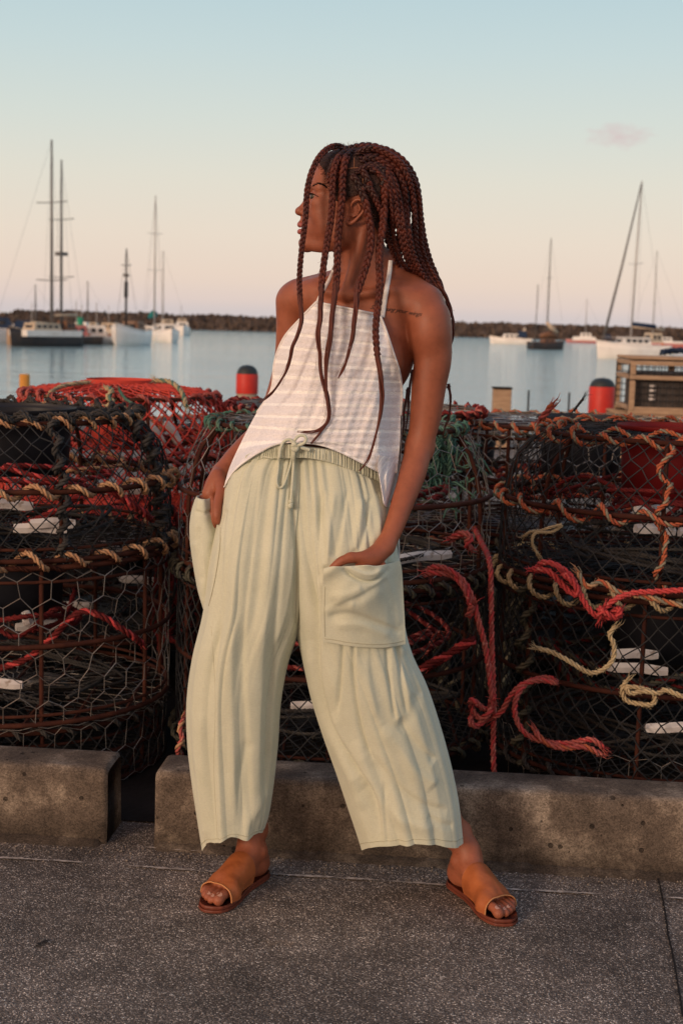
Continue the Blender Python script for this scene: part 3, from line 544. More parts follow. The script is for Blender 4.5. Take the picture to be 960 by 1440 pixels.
# black hulled sloop
o, g = boat_at('sailing_boat', 'small black-hulled sailing boat with a tall mast and cream furled sail', 768, 491.5, 20)
hull_mesh(5.6, 2.1, .95, .3, .8, (MT['hulldark'], MT['wood'], MT['wood']), o); cabin(o, (.1, 0, 1.15), (2.0, 1.4, .55), MT['wood'], 2)
hx = 16.4*.82
rigged_mast(o, -.1, 1.0, mh(768, 335, g)-1.0, .11, MT['spar'], (.62,), .9, (2.8, 0, 1.4), (-2.6, 0, 1.2), 1.0)
tube_part('mizzen_mast', [(-1.9, 0, 1.0), (-1.85, 0, 9.2)], .07, MT['spar'], o)
tube_part('furled_sail', [(-.2, 0, 3.9), (.5, 0, 3.2), (1.6, 0, 2.4)], np.array([.22, .36, .2]), MT['canvas'], o, 8)
o2 = tube_part('awning', [(-1.2, 0, 1.9), (.2, 0, 2.2), (1.6, 0, 1.9)], np.array([.3, .5, .3]), MT['wood'], o, 8)
# far white and red boat
o, g = boat_at('motor_sailer', 'far white boat with a red waterline and a short mast, in front of the breakwater', 823, 482, 175)
hull_mesh(8.5, 2.7, .45, .2, .8, (MT['hullpink'], MT['hullwhite'], MT['hullwhite']), o); MB().box((.4, 0, .85), (5, 2.2, .8), taper=.9).build('topsides', MT['hullwhite'], o); cabin(o, (.1, 0, 1.6), (2.4, 1.6, .8), MT['hullwhite'], 2)
rigged_mast(o, .2, 1.6, mh(820, 420, g)-1.6, .09, MT['sparwhite'], (), .5, (4, 0, .8), (-4, 0, .8), 1)
# white yacht with raking furled genoa
o, g = boat_at('sailing_yacht', 'white yacht with a slanting furled headsail, beyond the timber crate', 886, 505, 196)
hull_mesh(8.6, 3.0, 1.5, .5, .85, (MT['hullwhite'], MT['hullwhite'], MT['hullwhite']), o); cabin(o, (-.2, 0, 1.95), (3.6, 2.1, .8), MT['hullwhite'], 4); cabin(o, (-2.6, 0, 2.4), (1.4, 2.0, 1.0), MT['cream'], 2, name='pilothouse')
hm = mh(893, 254, g); tp = rigged_mast(o, .15, 1.4, hm-1.4, .11, MT['sparwhite'], (.50,), 1.7, None, (-4.2, 0, 1.6), 1.4, lean=-.35)
tube_part('furled_headsail', [(3.5, 0, 1.9), (1.7, 0, 1.9+(hm-1.9)*.46), (float(tp[0])+.05, 0, hm-.3)], np.array([.16, .13, .07]), MT['spar'], o)
tube_part('boom', [(.1, 0, 3.6), (-3.9, 0, 3.35)], .14, MT['canvas'], o); tube_part('sail_cover', [(.1, 0, 3.85), (-2.8, 0, 3.62)], .26, MT['navy'], o, 8)
MB().box((3.0, 0, 2.4), (.9, .9, .5), taper=.6).build('deck_bag', MT['navy'], o)
for sy in (-1.2, 1.2): tube_part('guard_rail', [(3.6, sy*.4, 2.4), (0, sy, 2.2), (-4, sy, 2.2)], .03, MT['sparwhite'], o)
o, g = boat_at('sailing_yacht', 'farther yacht with a red waterline at the right edge, beyond the timber crate', 925, 489, 180)
hull_mesh(12, 3.2, .8, .3, .8, (MT['hullpink'], MT['hullwhite'], MT['hullwhite']), o); MB().box((0, 0, .95), (9, 2.7, .5), taper=.95).build('topsides', MT['hullwhite'], o)
cabin(o, (-.5, 0, 1.5), (3.6, 1.9, .7), MT['hullwhite'], 4); rigged_mast(o, 1.2, 1.2, mh(912, 352, g)-1.2, .11, MT['sparwhite'], (.42,), 1.6, (5.5, 0, 1.2), (-5.5, 0, 1.2), 1.3)
# small dinghy against the white yacht
o, g = boat_at('dinghy', 'small dinghy with an orange buoy, between the white yacht and the timber crate', 930, 497, 170)
hull_mesh(3.2, 1.4, .45, .2, .8, (MT['cream'], MT['wood'], MT['cream']), o); MB().tube(np.array([(0, 0, .5), (0, 0, 1.1), (0, 0, 1.5)]), np.array([.1, .3, .1]), 8).build('buoy', MT['orangefloat'], o, True)

# ---------------------------------------------------------------- quay furniture
def bollard(px, pt, Y, label, lowpale, R=.113):
    g = P(px, pt, Y); h = float(g[2]); o = thing('mooring_post', label, 'post', (g[0], Y, 0), 0, 'domed red mooring posts on the quay edge')
    a = np.linspace(0, 2*PI, 24, endpoint=False)
    def lat(rz): return np.array([[(r*math.cos(t), r*math.sin(t), z) for t in a] for r, z in rz])
    zb = h-.09-.21 if lowpale else h-.09-.36
    MB().grid(lat([(R, -.02), (R, zb-.004)]), 0, True).build('shaft', MT['bollpale'], o, True)
    MB().grid(lat([(R+.002, zb), (R+.004, zb+.01), (R+.004, h-.10), (R+.001, h-.095)]), 0, True).build('red_band', MT['bollred'], o, True)
    MB().grid(lat([(R-.002, h-.094), (R-.006, h-.07), (R*.8, h-.035), (R*.5, h-.01), (.002, h)]), 0, True).build('dome_cap', MT['bollblack'], o, True)
bollard(348, 513, 15, 'red and pale mooring post with a dark domed cap, left of the person', True)
bollard(847, 531, 15, 'red mooring post with a dark domed cap, left of the timber crate', False, .134)
g = P(35, 526, 15); o = MB().tube(np.array([(0, 0, 0), (0, 0, float(g[2])-.005), (0, 0, float(g[2]))]), np.array([.055, .055, .045]), 14).build('yellow_post', MT['yellow'], None, True); o.location = (g[0], 15, 0); tag(o, 'short ochre yellow post standing behind the left pots', 'post')
g = P(705.5, 547, 15); o = thing('timber_post', 'square weathered timber post behind the right pots', 'post', (g[0], 15, 0)); MB().box((0, 0, float(g[2])/2), (.185, .185, float(g[2])), bev=.006).build('post', MT['timber'], o); MB().box((0, 0, float(g[2])+.011), (.205, .205, .018), bev=.004).build('cap', MT['timberdark'], o)
for px, pt, lab in ((743, 549, 'thin dark stake beside the timber post'), (800, 552, 'thin dark stake left of the red domed post')):
    g = P(px, pt, 14.6); o = MB().tube(np.array([(0, 0, 0), (0, 0, float(g[2]))]), .011, 6).build('stake', MT['bollblack'], None, True); o.location = (g[0], 14.6, 0); tag(o, lab, 'stake', 'thin stakes on the quay edge')
# timber-framed crate pot on the quay (right): frame, battens, mesh infill; stands on a second crate
def timber_crate(x0, Y, z0, Wd, Dp, Hh, rz, label, infill=True, roll=0):
    o = thing('timber_crate', label, 'crate', (x0, Y, z0), rz, 'timber framed crates at the right'); o.rotation_euler = (0, roll, rz)
    t = .05
    def bar(c, d): MB().box(c, d, bev=.004).build('batten', MT['timber'], o)
    for y in (0, Dp):
        for z in (t*.6, Hh*.68, Hh-t/2): bar((Wd/2, y, z), (Wd, t*.7, t*(1.3 if z < Hh*.3 else .75)))
        for k in range(4):
            xx = k*(Wd-t)/3+t/2; bar((xx, y-.004*(1 if y == 0 else -1), Hh*.34), (t*.9, t*.9, Hh*.56)); bar((xx, y-.004*(1 if y == 0 else -1), Hh*.835), (t*.9, t*.9, Hh*.21))
    for x in (0.02, Wd-.02):
        for z in (t, Hh*.68, Hh-t/2): bar((x, Dp/2, z), (t*.7, Dp-t, t*.8))
    for k in range(7): bar((Wd/2, .03+(Dp-.06)*k/6, Hh+.018), (Wd, .05, .02))
    mb = MB(); n = int(Wd/.055); m_ = int(Hh/.055)
    for y in (.03, Dp-.03):
        A_ = []; B_ = []
        for i in range(n+1): A_.append((i*Wd/n, y, .03)); B_.append((i*Wd/n, y, Hh-.03))
        for j in range(m_+1): A_.append((0, y, j*Hh/m_)); B_.append((Wd, y, j*Hh/m_))
        mb.prisms(A_, B_, .004, 4)
    tag(mb.build('wire_mesh', MT['netblack'], o), kind='stuff')
    # dark twine panel lining the inside of the mesh, and a heaped net
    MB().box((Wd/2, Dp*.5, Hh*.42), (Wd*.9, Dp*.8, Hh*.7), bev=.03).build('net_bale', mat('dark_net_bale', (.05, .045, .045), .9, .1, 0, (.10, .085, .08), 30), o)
    for k in range(4): MB().box((Wd*.14, .045, Hh*(.28+.08*k)), (.05, .015, .02)).build('name_tag', MT['plwhite'], o)
    return o
g = P(879, 580, 12.5)
timber_crate(float(g[0])+.02, 12.5, float(g[2])-.01, 1.5, .8, .47, math.radians(-2), 'upper timber-framed crate with dark mesh at the right edge', roll=-math.radians(0))
timber_crate(float(g[0])-.05, 12.45, 0.0, 1.6, .9, float(g[2])-.045, math.radians(-2), 'lower timber-framed crate carrying the upper one, mostly behind the right pots')
g2 = P(925, 500, 12.9); o = MB().rope([(0, 0, 0), (.15, .1, .02), (.35, 0, .03), (.5, .15, .02), (.7, .05, .03), (.9, .1, .02)], .03, mi=(0, 0, 0)).build('rope', MT['navy'], None, True); o.location = (float(g[0])+.35, 12.8, float(g[2])+.49+.035); tag(o, 'navy rope lying along the top of the upper timber crate', 'rope')

# ---------------------------------------------------------------- pots
def surf_fn(prof):
    prof = np.array(prof, float); s = np.r_[0, np.cumsum(np.linalg.norm(np.diff(prof, axis=0), axis=1))]
    def S(u, v):
        r = np.interp(v, s, prof[:, 0]); z = np.interp(v, s, prof[:, 1]); return np.stack([r*np.cos(u), r*np.sin(u), z], -1)
    return S, s[-1]
def diamond(S, Ls, R, a, r, jit, seed, sides=4, sag=.006, v0=0):
    rg = np.random.default_rng(seed); n = int(2*PI*R/a); m = int((Ls-v0)/(a*.55)); u = (np.arange(n)[None]+.5*(np.arange(m+1)[:, None] % 2))*2*PI/n; v = v0+np.repeat(np.arange(m+1)[:, None], n, 1)*(Ls-v0)/m
    u = u+rg.normal(0, jit/R, u.shape); v = np.clip(v+rg.normal(0, jit, v.shape), 0, Ls)
    Pn = S(u, v); Pn = Pn*(1-rg.random(Pn.shape[:2])[..., None]*sag); Pn[..., 2] += rg.normal(0, jit*.5, Pn.shape[:2])
    A_, B_ = [], []
    for j in range(m):
        for dk in (0, 1):
            k = np.arange(n); kk = (k+(dk if j % 2 else dk-1)) % n; A_.append(Pn[j, k]); B_.append(Pn[j+1, kk])
    return np.concatenate(A_), np.concatenate(B_), Pn
def hexnet(S, Ls, R, a, jit, seed, v0=0):
    rg = np.random.default_rng(seed); n = int(2*PI*R/a)*2; h = a*.86; m = int((Ls-v0)/(h)); q = h*.17
    k = np.arange(n); A_, B_ = [], []; rows = []
    for j in range(m+1):
        sg = np.where((k+j) % 2 == 0, 1, -1); u = (k+.0)*2*PI/n+rg.normal(0, jit/R, n); v = np.clip(v0+j*(Ls-v0)/m+sg*q+rg.normal(0, jit, n), 0, Ls)
        Pn = S(u, v)*(1-rg.random((n, 1))*.012); rows.append(Pn)
    for j in range(m+1):
        A_.append(rows[j]); B_.append(np.roll(rows[j], -1, 0))
        if j < m:
            e = (k+j) % 2 == 0; A_.append(rows[j][e]); B_.append(rows[j+1][e])
    return np.concatenate(A_), np.concatenate(B_)
def helix_on(path, closed, r, amp, pitch, ph=0, jit=.15, seed=1):
    Q = np.asarray(path); s = np.r_[0, np.cumsum(np.linalg.norm(np.diff(Q, axis=0), axis=1))]; L_ = s[-1]; n = int(L_/(pitch/9)); q = np.linspace(0, L_, n)
    C = np.stack([np.interp(q, s, Q[:, k]) for k in range(3)], 1); T, A_, B_ = pframes(C); rg = np.random.default_rng(seed)
    ang = q/pitch*2*PI+ph+cat(rg.normal(0, jit*2, 14), n); am = amp*(1+.25*cat(rg.normal(0, 1, 20), n))
    return C+A_*(np.cos(ang)*am)[:, None]+B_*(np.sin(ang)*am)[:, None]
def ring(r, z, n=72, a0=0, a1=2*PI): 
    a = np.linspace(a0, a1, n, endpoint=(a1-a0 < 6.2)); return np.stack([r*np.cos(a), r*np.sin(a), np.full(n, z)], 1)
def tangle(c, R, Hh, n, seed, th=None):
    rg = np.random.default_rng(seed); p = np.zeros((n, 3)); a = rg.uniform(0, 6.28)
    for i in range(n):
        a += rg.uniform(.5, 1.3)*(1 if rg.random() < .8 else -1); rr = R*rg.uniform(.55, 1.0); p[i] = (c[0]+rr*math.cos(a), c[1]+rr*math.sin(a), c[2]+rg.uniform(0, Hh))
    return p
def pot(cx, cy, z0, R, Hh, kind, label, rz=0, detail=2, Rt=None, neck='plblack', floats=(), seed=1, ropes=(), netm='netblack', top_h=0, frame='rust', wraps=True, netr=.0016, neckr=.15, fronthex=False):
    Rt = Rt or R; dome = Rt < R*.95
    o = thing('crayfish_pot', label, 'lobster pot', (cx, cy, z0), rz, 'round steel crayfish pots stacked behind the kerb')
    if dome: side = [(R, 0), (R, Hh*.32), (R*.985, Hh*.55), (R*.93, Hh*.78), (Rt, Hh*.97), (Rt*.93, Hh)]
    else: side = [(R, 0), (R, Hh*.5), (R*.995, Hh), ]
    topd = [(neckr+.02, Hh+top_h), (neckr, Hh-.01+top_h)]
    S, Ls = surf_fn(side+topd); sside = surf_fn(side)[1]
    # steel hoops
    hz = [(R, 0), (R*1.0, Hh*(.5 if dome else .93)), (Rt*.985, Hh*.97)] if dome else [(R, .012), (R, Hh*.5), (R, Hh-.012)]
    hr = .0075
    for r_, z_ in hz: MB().tube(ring(r_-.004, z_), hr, 6, closed=True).build('hoop', MT[frame], o, True)
    if detail > 0:
        for z_ in ((.035, Hh-.05) if not dome else (.03,)): MB().tube(ring(R-.008, z_), .005, 5, closed=True).build('hoop', MT[frame], o, True)
    # upright bars
    nb = 8; sp = np.array(side)
    for k in range(nb):
        a = (k+.5)*2*PI/nb; Pn = np.stack([(sp[:, 0]-.012)*math.cos(a), (sp[:, 0]-.012)*math.sin(a), sp[:, 1]], 1); MB().tube(cat(Pn, 9), .0065, 5).build('upright_bar', MT[frame], o, True)
    # base bars, top bars
    for k in range(-3, 4):
        x = k*R*.27; w = math.sqrt(R*R-x*x); MB().prisms([(x, -w, .008)], [(x, w, .008)], .006, 5).build('base_bar', MT[frame], o)
    for k in range(4):
        a = k*PI/2+.4; MB().prisms([(neckr*math.cos(a), neckr*math.sin(a), Hh-.012+top_h)], [(Rt*.93*math.cos(a), Rt*.93*math.sin(a), Hh-.012)], .006, 5).build('top_bar', MT[frame], o)
    # neck (entry funnel)
    a = np.linspace(0, 2*PI, 28, endpoint=False); rzs = [(neckr+.012, Hh+.012+top_h), (neckr+.012, Hh+top_h), (neckr, Hh), (neckr*.97, Hh*.8), (neckr*.92, Hh*.52), (neckr*.89, Hh*.52), (neckr*.93, Hh*.8), (neckr*.96, Hh+top_h)]
    MB().grid(np.array([[(r_*math.cos(t), r_*math.sin(t), z_) for t in a] for r_, z_ in rzs]), 0, True).build('neck', MT[neck], o, True)
    # netting
    mb = MB(); ns = 4 if detail > 1 else 3
    if kind == 'hex':
        A_, B_ = hexnet(S, Ls, R, .078, .004, seed); mb.prisms(A_, B_, netr, ns)
        if detail > 0: A_, B_ = hexnet(surf_fn([(R-.01, .012), (.03, .014)])[0], R-.05, R, .09, .004, seed+5); mb.prisms(A_, B_, netr, 3)
    else:
        A_, B_, Pn = diamond(S, Ls, R, .052 if detail else .06, netr, .0035, seed); mb.prisms(A_, B_, netr, ns)
        mb.add(np.zeros((0, 3)), np.zeros((0, 3), int)) if False else None
        if detail > 0:
            kn_ = Pn.reshape(-1, 3); V = kn_[:, None]+ico[None]*(netr*2.1); mb.add(V.reshape(-1, 3), (icf[None]+np.arange(len(kn_))[:, None, None]*6).reshape(-1, 3))
            A_, B_, _ = diamond(surf_fn([(R-.01, .012), (.03, .014)])[0], R-.05, R, .06, netr, .004, seed+5); mb.prisms(A_, B_, netr, 3)
    tag(mb.build('netting', MT[netm], o), kind='stuff')
    # lashing ropes on hoops
    for (which, mats_, r_, amp, pitch, sd_) in ropes:
        if which[0] == 'h':
            rr, zz = hz[int(which[1])]; path = ring(rr, zz, 90, 0, 2*PI*.999)
        elif which[0] == 'b':
            a = (int(which[1:])+.5)*2*PI/nb; path = cat(np.stack([sp[:, 0]*math.cos(a), sp[:, 0]*math.sin(a), sp[:, 1]], 1), 30)
        elif which[0] == 't':
            path = ring(Rt*(1.0-.16*int(which[1])), Hh+.004, 90, 0, 2*PI*.999)
        hp = helix_on(path, False, r_, amp, pitch, sd_, .3, sd_); m_ = MB()
        m_.rope(hp, r_, mi=tuple(range(len(mats_))), sides=4 if detail > 1 else 3, step=r_*(1.2 if detail > 1 else 2.2)); m_.build('lashing_rope', [MT[x] for x in mats_], o, True)
    # white bars fixed inside
    for (a_, rr, zz, ln, rot_, tilt) in floats:
        x, y = rr*math.cos(a_), rr*math.sin(a_); f = MB(); n = 9; t = np.linspace(-1, 1, n); w = .0165*np.array([.80, .97, 1, .98, 1, .97, 1, .96, .78])
        pts = np.stack([t*ln/2, .002*np.sin(t*5), .002*np.cos(t*4)], 1); f.tube(pts, w, 6); q = f.build('white_strip', MT['plwhite'], o, False); q.location = (x, y, zz); q.rotation_euler = (0, tilt, rot_); q.scale = (1, .8, .95)
    return o
def rope_obj(pts, r, mats_, label, name='rope', group=None, step=None, strands=3, pitch=None):
    mb = MB().rope(pts, r, pitch, mi=tuple(range(len(mats_))), step=step, strands=strands, sides=5); Q, q = resamp(np.array(pts), .01); T, A_, B_ = pframes(Q); rg = np.random.default_rng(int(abs(Q[0, 0]*1e4)) % 9973)
    for e_, sg in ((0, -1), (-1, 1)):
        for k in range(9):
            p0 = Q[e_]+(A_[e_]*rg.normal()+B_[e_]*rg.normal())*r*.5; mid = p0+T[e_]*sg*.012+rg.normal(0, .003, 3); mb.tube(np.array([p0-T[e_]*sg*.004, mid, mid+T[e_]*sg*.010+rg.normal(0, .006, 3)]), np.array([r*.16, r*.12, r*.05]), 3, k % len(mats_))
    nf = int(q[-1]*260); kf = rg.integers(0, len(Q), nf); an = rg.uniform(0, 6.28, nf); dr = A_[kf]*np.cos(an)[:, None]+B_[kf]*np.sin(an)[:, None]; p0 = Q[kf]+dr*r*.95
    if nf: mb.prisms(p0, p0+dr*rg.uniform(.001, .005, nf)[:, None]+T[kf]*rg.normal(0, .005, nf)[:, None], .00035, 3, 0)
    o = mb.build(name, [MT[m] for m in mats_], None, True); tag(o, label, 'rope', group); return o
HP = .43
FR = -PI/2     # angle facing the camera
TAN = ('tan', 'tan', 'tan'); MIX = ('orange', 'greystrand', 'orange'); DK = ('dkrope', 'dkrope', 'dkrope')
# left stack
pot(-.95, 4.08, .20, .455, .445, 'hex', 'lower left pot of bare galvanised chicken wire on a rusty frame', detail=2, neck='plblack', seed=21, netm='wire', netr=.0012, wraps=False,
    floats=((FR+.05, .34, .10, .17, .1, .03), (FR+.35, .30, .27, .04, 1.2, 1.2), (FR+1.0, .1, .2, .13, .5, 0)), ropes=(('h2', ('rustdark',)*3, .006, .010, .09, 4),))
pot(-.95, 4.08, .652, .455, .362, 'dia', 'upper left pot with black twine and tan rope wound round its hoops', Rt=.36, rz=.12, detail=2, neck='plblack', seed=22, netr=.0017, neckr=.17,
    floats=((FR+.02, .30, .13, .16, .05, .04), (FR-.42, .30, .115, .15, -.1, .03), (FR+.32, .34, .07, .14, .1, .02), (FR+.4, .36, .085, .12, .2, .02), (FR+.5, .1, .2, .14, .3, .02)),
    ropes=(('h0', TAN, .0085, .019, .105, 3), ('h1', TAN, .0085, .019, .098, 5), ('h2', TAN, .0075, .014, .075, 2), ('t1', DK, .008, .012, .08, 7), ('t0', DK, .007, .012, .06, 9),
           ('b5', DK, .012, .017, .05, 4), ('b6', DK, .010, .014, .055, 5), ('b7', DK, .012, .017, .04, 6), ('b4', DK, .012, .017, .05, 8)))
pot(-.95, 4.10, .003, .445, .19, 'dia', 'squat bottom pot of the left stack, mostly hidden behind the kerb block', detail=1, seed=23, netm='netblack', netr=.002, frame='rustdark', ropes=(('h2', DK, .008, .014, .07, 3),))
# middle stack (behind the person)
pot(-.02, 4.12, .10, .455, .50, 'dia', 'lower middle pot with dark twine, behind the legs of the person', detail=2, seed=31, netr=.0017, frame='rustdark', floats=((FR-.1, .30, .14, .15, 0, 0), (FR+.7, .34, .1, .12, .5, 0)), ropes=(('h0', ('olive',)*3, .008, .016, .09, 3), ('h2', ('olive', 'dkrope', 'olive'), .009, .018, .06, 5)))
pot(-.02, 4.12, .612, .455, .40, 'hex', 'upper middle pot of crumpled chicken wire on a rusty frame, partly behind the person', Rt=.37, detail=2, seed=32, netm='wire', netr=.0011, floats=((FR+.62, .39, .055, .24, .66, 0), (FR-.9, .3, .1, .15, 1, 0)), ropes=(('h2', ('netgreen', 'olive', 'netgreen'), .007, .014, .07, 5),))
# right stack
pot(.915, 4.02, .10, .46, .515, 'dia', 'lower right pot with black twine and pale rope wound round it', detail=2, seed=41, netr=.0018, neck='plblack', frame='rustdark', rz=.1,
    floats=((FR-.12, .40, .165, .20, 0, .0), (FR-.45, .34, .30, .16, -.1, .05), (FR-.5, .3, .33, .13, .1, .05), (FR+.5, .3, .2, .1, .2, 0)),
    ropes=(('h2', ('pale',)*3, .008, .021, .095, 3), ('h0', DK, .008, .017, .09, 8), ('b4', ('olive',)*3, .010, .018, .07, 2)))
pot(.915, 4.02, .625, .46, .392, 'dia', 'upper right pot with black twine, red neck and orange rope wound round it', Rt=.36, detail=2, seed=42, netr=.0018, neck='plred', neckr=.13, frame='rustdark', rz=.17,
    floats=((FR-.5, .25, .19, .12, .3, .05), (FR-.15, .35, .15, .09, 0, .05), (FR-.45, .33, .15, .12, .2, .1), (FR+.06, .40, .06, .07, 0, 1.1)),
    ropes=(('h1', MIX, .0078, .017, .150, 3), ('h2', MIX, .0078, .018, .115, 5), ('t1', MIX, .007, .012, .14, 8), ('b5', MIX, .0078, .017, .135, 4), ('b6', MIX, .0078, .016, .12, 6)))
# second row
pot(-.80, 5.10, .60, .43, .425, 'dia', 'red-netted pot with a pale top rope, behind the upper left pot', Rt=.35, detail=2, seed=51, netm='netred', netr=.0030, neck='netred', neckr=.11, top_h=.03, frame='redframe' if 'redframe' in MT else 'rust',
    floats=((FR+.55, .3, .30, .10, .2, .9), (FR+.7, .34, .30, .09, .2, 1.0), (FR+.3, .3, .1, .2, .1, 0)),
    ropes=(('h2', ('salmon', 'salmon', 'salmon'), .008, .014, .075, 3), ('h1', ('salmon',)*3, .008, .015, .09, 5)))
rowlab = [(-.80, 5.10, .19, 'dia', 'dark pot under the red-netted one, second row', 'netblack'), (.04, 5.05, .19, 'dia', 'lower pot straight behind the middle stack, second row', 'netblack'), (.04, 5.05, .60, 'hex', 'wire pot straight behind the middle stack, second row', 'wiredull'),
          (.86, 5.15, .16, 'dia', 'lower pot behind the gap beside the right stack, second row', 'netblack'), (.86, 5.15, .565, 'hex', 'dark chicken wire pot whose flat top shows behind the gap, second row right', 'wire'),
          (-1.72, 5.0, .19, 'dia', 'lower pot at the left end of the second row', 'netblack'), (1.8, 4.9, .19, 'dia', 'lower pot at the right end of the second row', 'netblack'), (1.8, 4.9, .60, 'dia', 'upper pot at the right end of the second row', 'netblack'),
          (-1.25, 6.05, .19, 'dia', 'lower dark pot in the third row, left', 'netblack'), (-.36, 6.0, .19, 'dia', 'lower dark pot in the third row, centre left', 'netblack'), (-.36, 6.0, .46, 'hex', 'upper dark pot in the third row seen between the red net and the person', 'wiredull'),
          (.5, 6.05, .19, 'dia', 'lower dark pot in the third row, centre right', 'netblack'), (.5, 6.05, .46, 'hex', 'upper wire pot in the third row, centre right', 'wiredull'), (1.4, 6.0, .19, 'dia', 'lower dark pot in the third row, right', 'netblack'), (1.4, 6.0, .46, 'dia', 'upper dark pot in the third row, right', 'netblack')]
for i, (x, y, z, kd_, lab, nm) in enumerate(rowlab):
    pot(x, y, z, .445, .40 if y < 5.9 or z > .3 else .262, kd_, lab, detail=1, seed=60+i, netm=nm, netr=.0019, frame='rustdark', rz=i*.3, neck=('plblack', 'plblack', 'plblack')[i % 3] if z < .5 else 'plblack',
        floats=((FR+.4, .3, .2, .15, .2, .1), (FR-.5, .3, .1, .16, .3, 0), (FR, .2, .3, .1, .3, .4)), ropes=(('h2', (('olive',)*3, MIX, ('redrope', 'salmon', 'redrope'))[i % 3], .009, .018, .08, 3+i), ('h1', (('dkrope',)*3, ('redrope',)*3)[i % 2], .009, .018, .09, 4+i)))
# timber pallets carrying the stacks
def pallet(x, y, z1, label, rz=0):
    o = thing('pallet', label, 'pallet', (x, y, 0), rz, 'dark timber pallets under the pots')
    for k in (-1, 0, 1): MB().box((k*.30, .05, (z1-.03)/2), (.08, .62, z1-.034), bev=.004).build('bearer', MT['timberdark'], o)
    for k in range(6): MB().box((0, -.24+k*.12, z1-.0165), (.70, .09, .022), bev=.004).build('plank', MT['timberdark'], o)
for x, y, z1, lab in ((-.02, 4.14, .085, 'dark pallet under the middle stack, behind the kerb'), (.915, 4.05, .085, 'dark pallet under the right stack, behind the kerb'),
                      (-.80, 5.10, .175, 'pallet under the second row, left'), (.04, 5.05, .175, 'pallet under the second row, middle'), (.86, 5.15, .145, 'pallet under the second row, right of the middle'), (-1.72, 5.0, .175, 'pallet at the left end of the second row'), (1.8, 4.9, .175, 'pallet at the right end of the second row'),
                      (-1.25, 6.05, .175, 'pallet under the third row, left'), (-.36, 6.0, .175, 'pallet under the third row, centre left'), (.5, 6.05, .175, 'pallet under the third row, centre right'), (1.4, 6.0, .175, 'pallet under the third row, right')):
    pallet(x, y, z1, lab)
# loose wire hanging down into the gap between the kerb blocks
def hang(cx, cy, R, z0, z1, a0, a1, label, seed):
    S, Ls = surf_fn([(R*.99, z0), (R*1.0, z1)]); A_, B_ = hexnet(S, Ls, R, .075, .006, seed); c = (A_+B_)/2; an = (np.arctan2(c[:, 1], c[:, 0])-FR+PI) % (2*PI)-PI; k = (an > a0) & (an < a1)
    o = MB().prisms(A_[k], B_[k], .0009, 4).build('hanging_wire', MT['wire']); o.location = (cx, cy, 0); tag(o, label, 'wire netting', 'loose chicken wire under the pots')
hang(-.95, 4.08, .45, .01, .2, -1.5, 1.7, 'loose chicken wire hanging under the left pots into the kerb gap', 5)
hang(.915, 4.02, .455, .01, .19, -1.4, .6, 'loose chicken wire hanging under the lower right pot down to the kerb', 6)

for i, (c_, R_, H_) in enumerate((((-.95, 4.05, .23), .36, .05), ((-.95, 4.05, .68), .36, .05), ((-.02, 4.05, .14), .38, .1), ((.915, 4.0, .14), .38, .1), ((.915, 4.0, .66), .36, .06), ((-.02, 4.05, .63), .36, .05))):
    m_ = MB(); m_.rope(tangle(c_, R_, H_, 30, 170+i), .006, mi=(0, 0, 0), sides=4, step=.014)
    o = m_.build('rope', [MT['dkrope']], None, True); tag(o, ('dark thin rope heaped in the bottom of the lower left pot', 'dark thin rope heaped in the bottom of the upper left pot', 'dark thin rope heaped in the bottom of the lower middle pot', 'dark thin rope heaped in the bottom of the lower right pot', 'dark thin rope heaped in the bottom of the upper right pot', 'dark thin rope heaped in the bottom of the upper middle pot')[i], 'rope', 'loose ropes among the pots')
# ropes inside and around the pots
for i, (c, R, Hh, n, m_, r_, lab) in enumerate((((-.95, 4.0, .40), .33, .12, 16, ('redrope', 'redrope', 'redrope'), .008, 'tangled red rope inside the lower left pot'),
        ((-.95, 4.0, .80), .34, .09, 18, ('redrope', 'pink', 'redrope'), .008, 'tangled red rope inside the upper left pot'), ((-.85, 4.0, .82), .30, .08, 9, ('tan', 'redrope', 'tan'), .006, 'tangled tan rope inside the upper left pot'),
        ((-.80, 5.0, .80), .36, .10, 24, ('pink', 'redrope', 'salmon'), .008, 'tangled pink rope inside the red-netted pot'),
        ((-.02, 4.0, .33), .38, .12, 16, ('redrope', 'redrope', 'salmon'), .008, 'tangled red rope inside the lower middle pot'), ((-.02, 4.0, .74), .36, .12, 20, ('redrope', 'olive', 'redrope'), .010, 'tangled dull red rope inside the upper middle pot'),
        ((.91, 3.95, .78), .34, .12, 16, ('redrope', 'redrope', 'redrope'), .007, 'tangled red rope inside the upper right pot'), ((.91, 3.95, .30), .36, .14, 24, ('olive', 'dkrope', 'redrope'), .010, 'tangled olive rope inside the lower right pot'),
        ((.86, 5.1, .65), .34, .14, 24, ('redrope', 'orange', 'redrope'), .011, 'tangled red rope inside the second row wire pot'),
        ((.45, 4.55, .10), .16, .50, 34, ('olive', 'greystrand', 'dkrope'), .011, 'heap of olive rope in the gap beside the right stack'), ((-.48, 4.6, .10), .15, .62, 34, ('redrope', 'dkrope', 'redrope'), .011, 'heap of dark red rope in the gap beside the left stack'))):
    rope_obj(tangle(c, R, Hh, n, 70+i), r_, m_, lab, step=.014, group='loose ropes among the pots')
def pxrope(pts, r, mats_, label, Y0=None, **k):
    return rope_obj(np.array([P(a, b, y) for a, b, y in pts]), r, mats_, label, group='loose ropes among the pots', **k)
PK = ('pink', 'pink', 'pink'); SA = ('salmon', 'salmon', 'pink')
pxrope([(668, 745, 3.95), (676, 762, 3.85), (688, 790, 3.66), (690, 840, 3.63), (691, 900, 3.62), (693, 960, 3.61), (694, 1000, 3.60), (693, 1040, 3.60), (694, 1085, 3.58), (698, 1110, 3.60)], .0078, SA, 'long faded red rope hanging straight down beside the right stack')
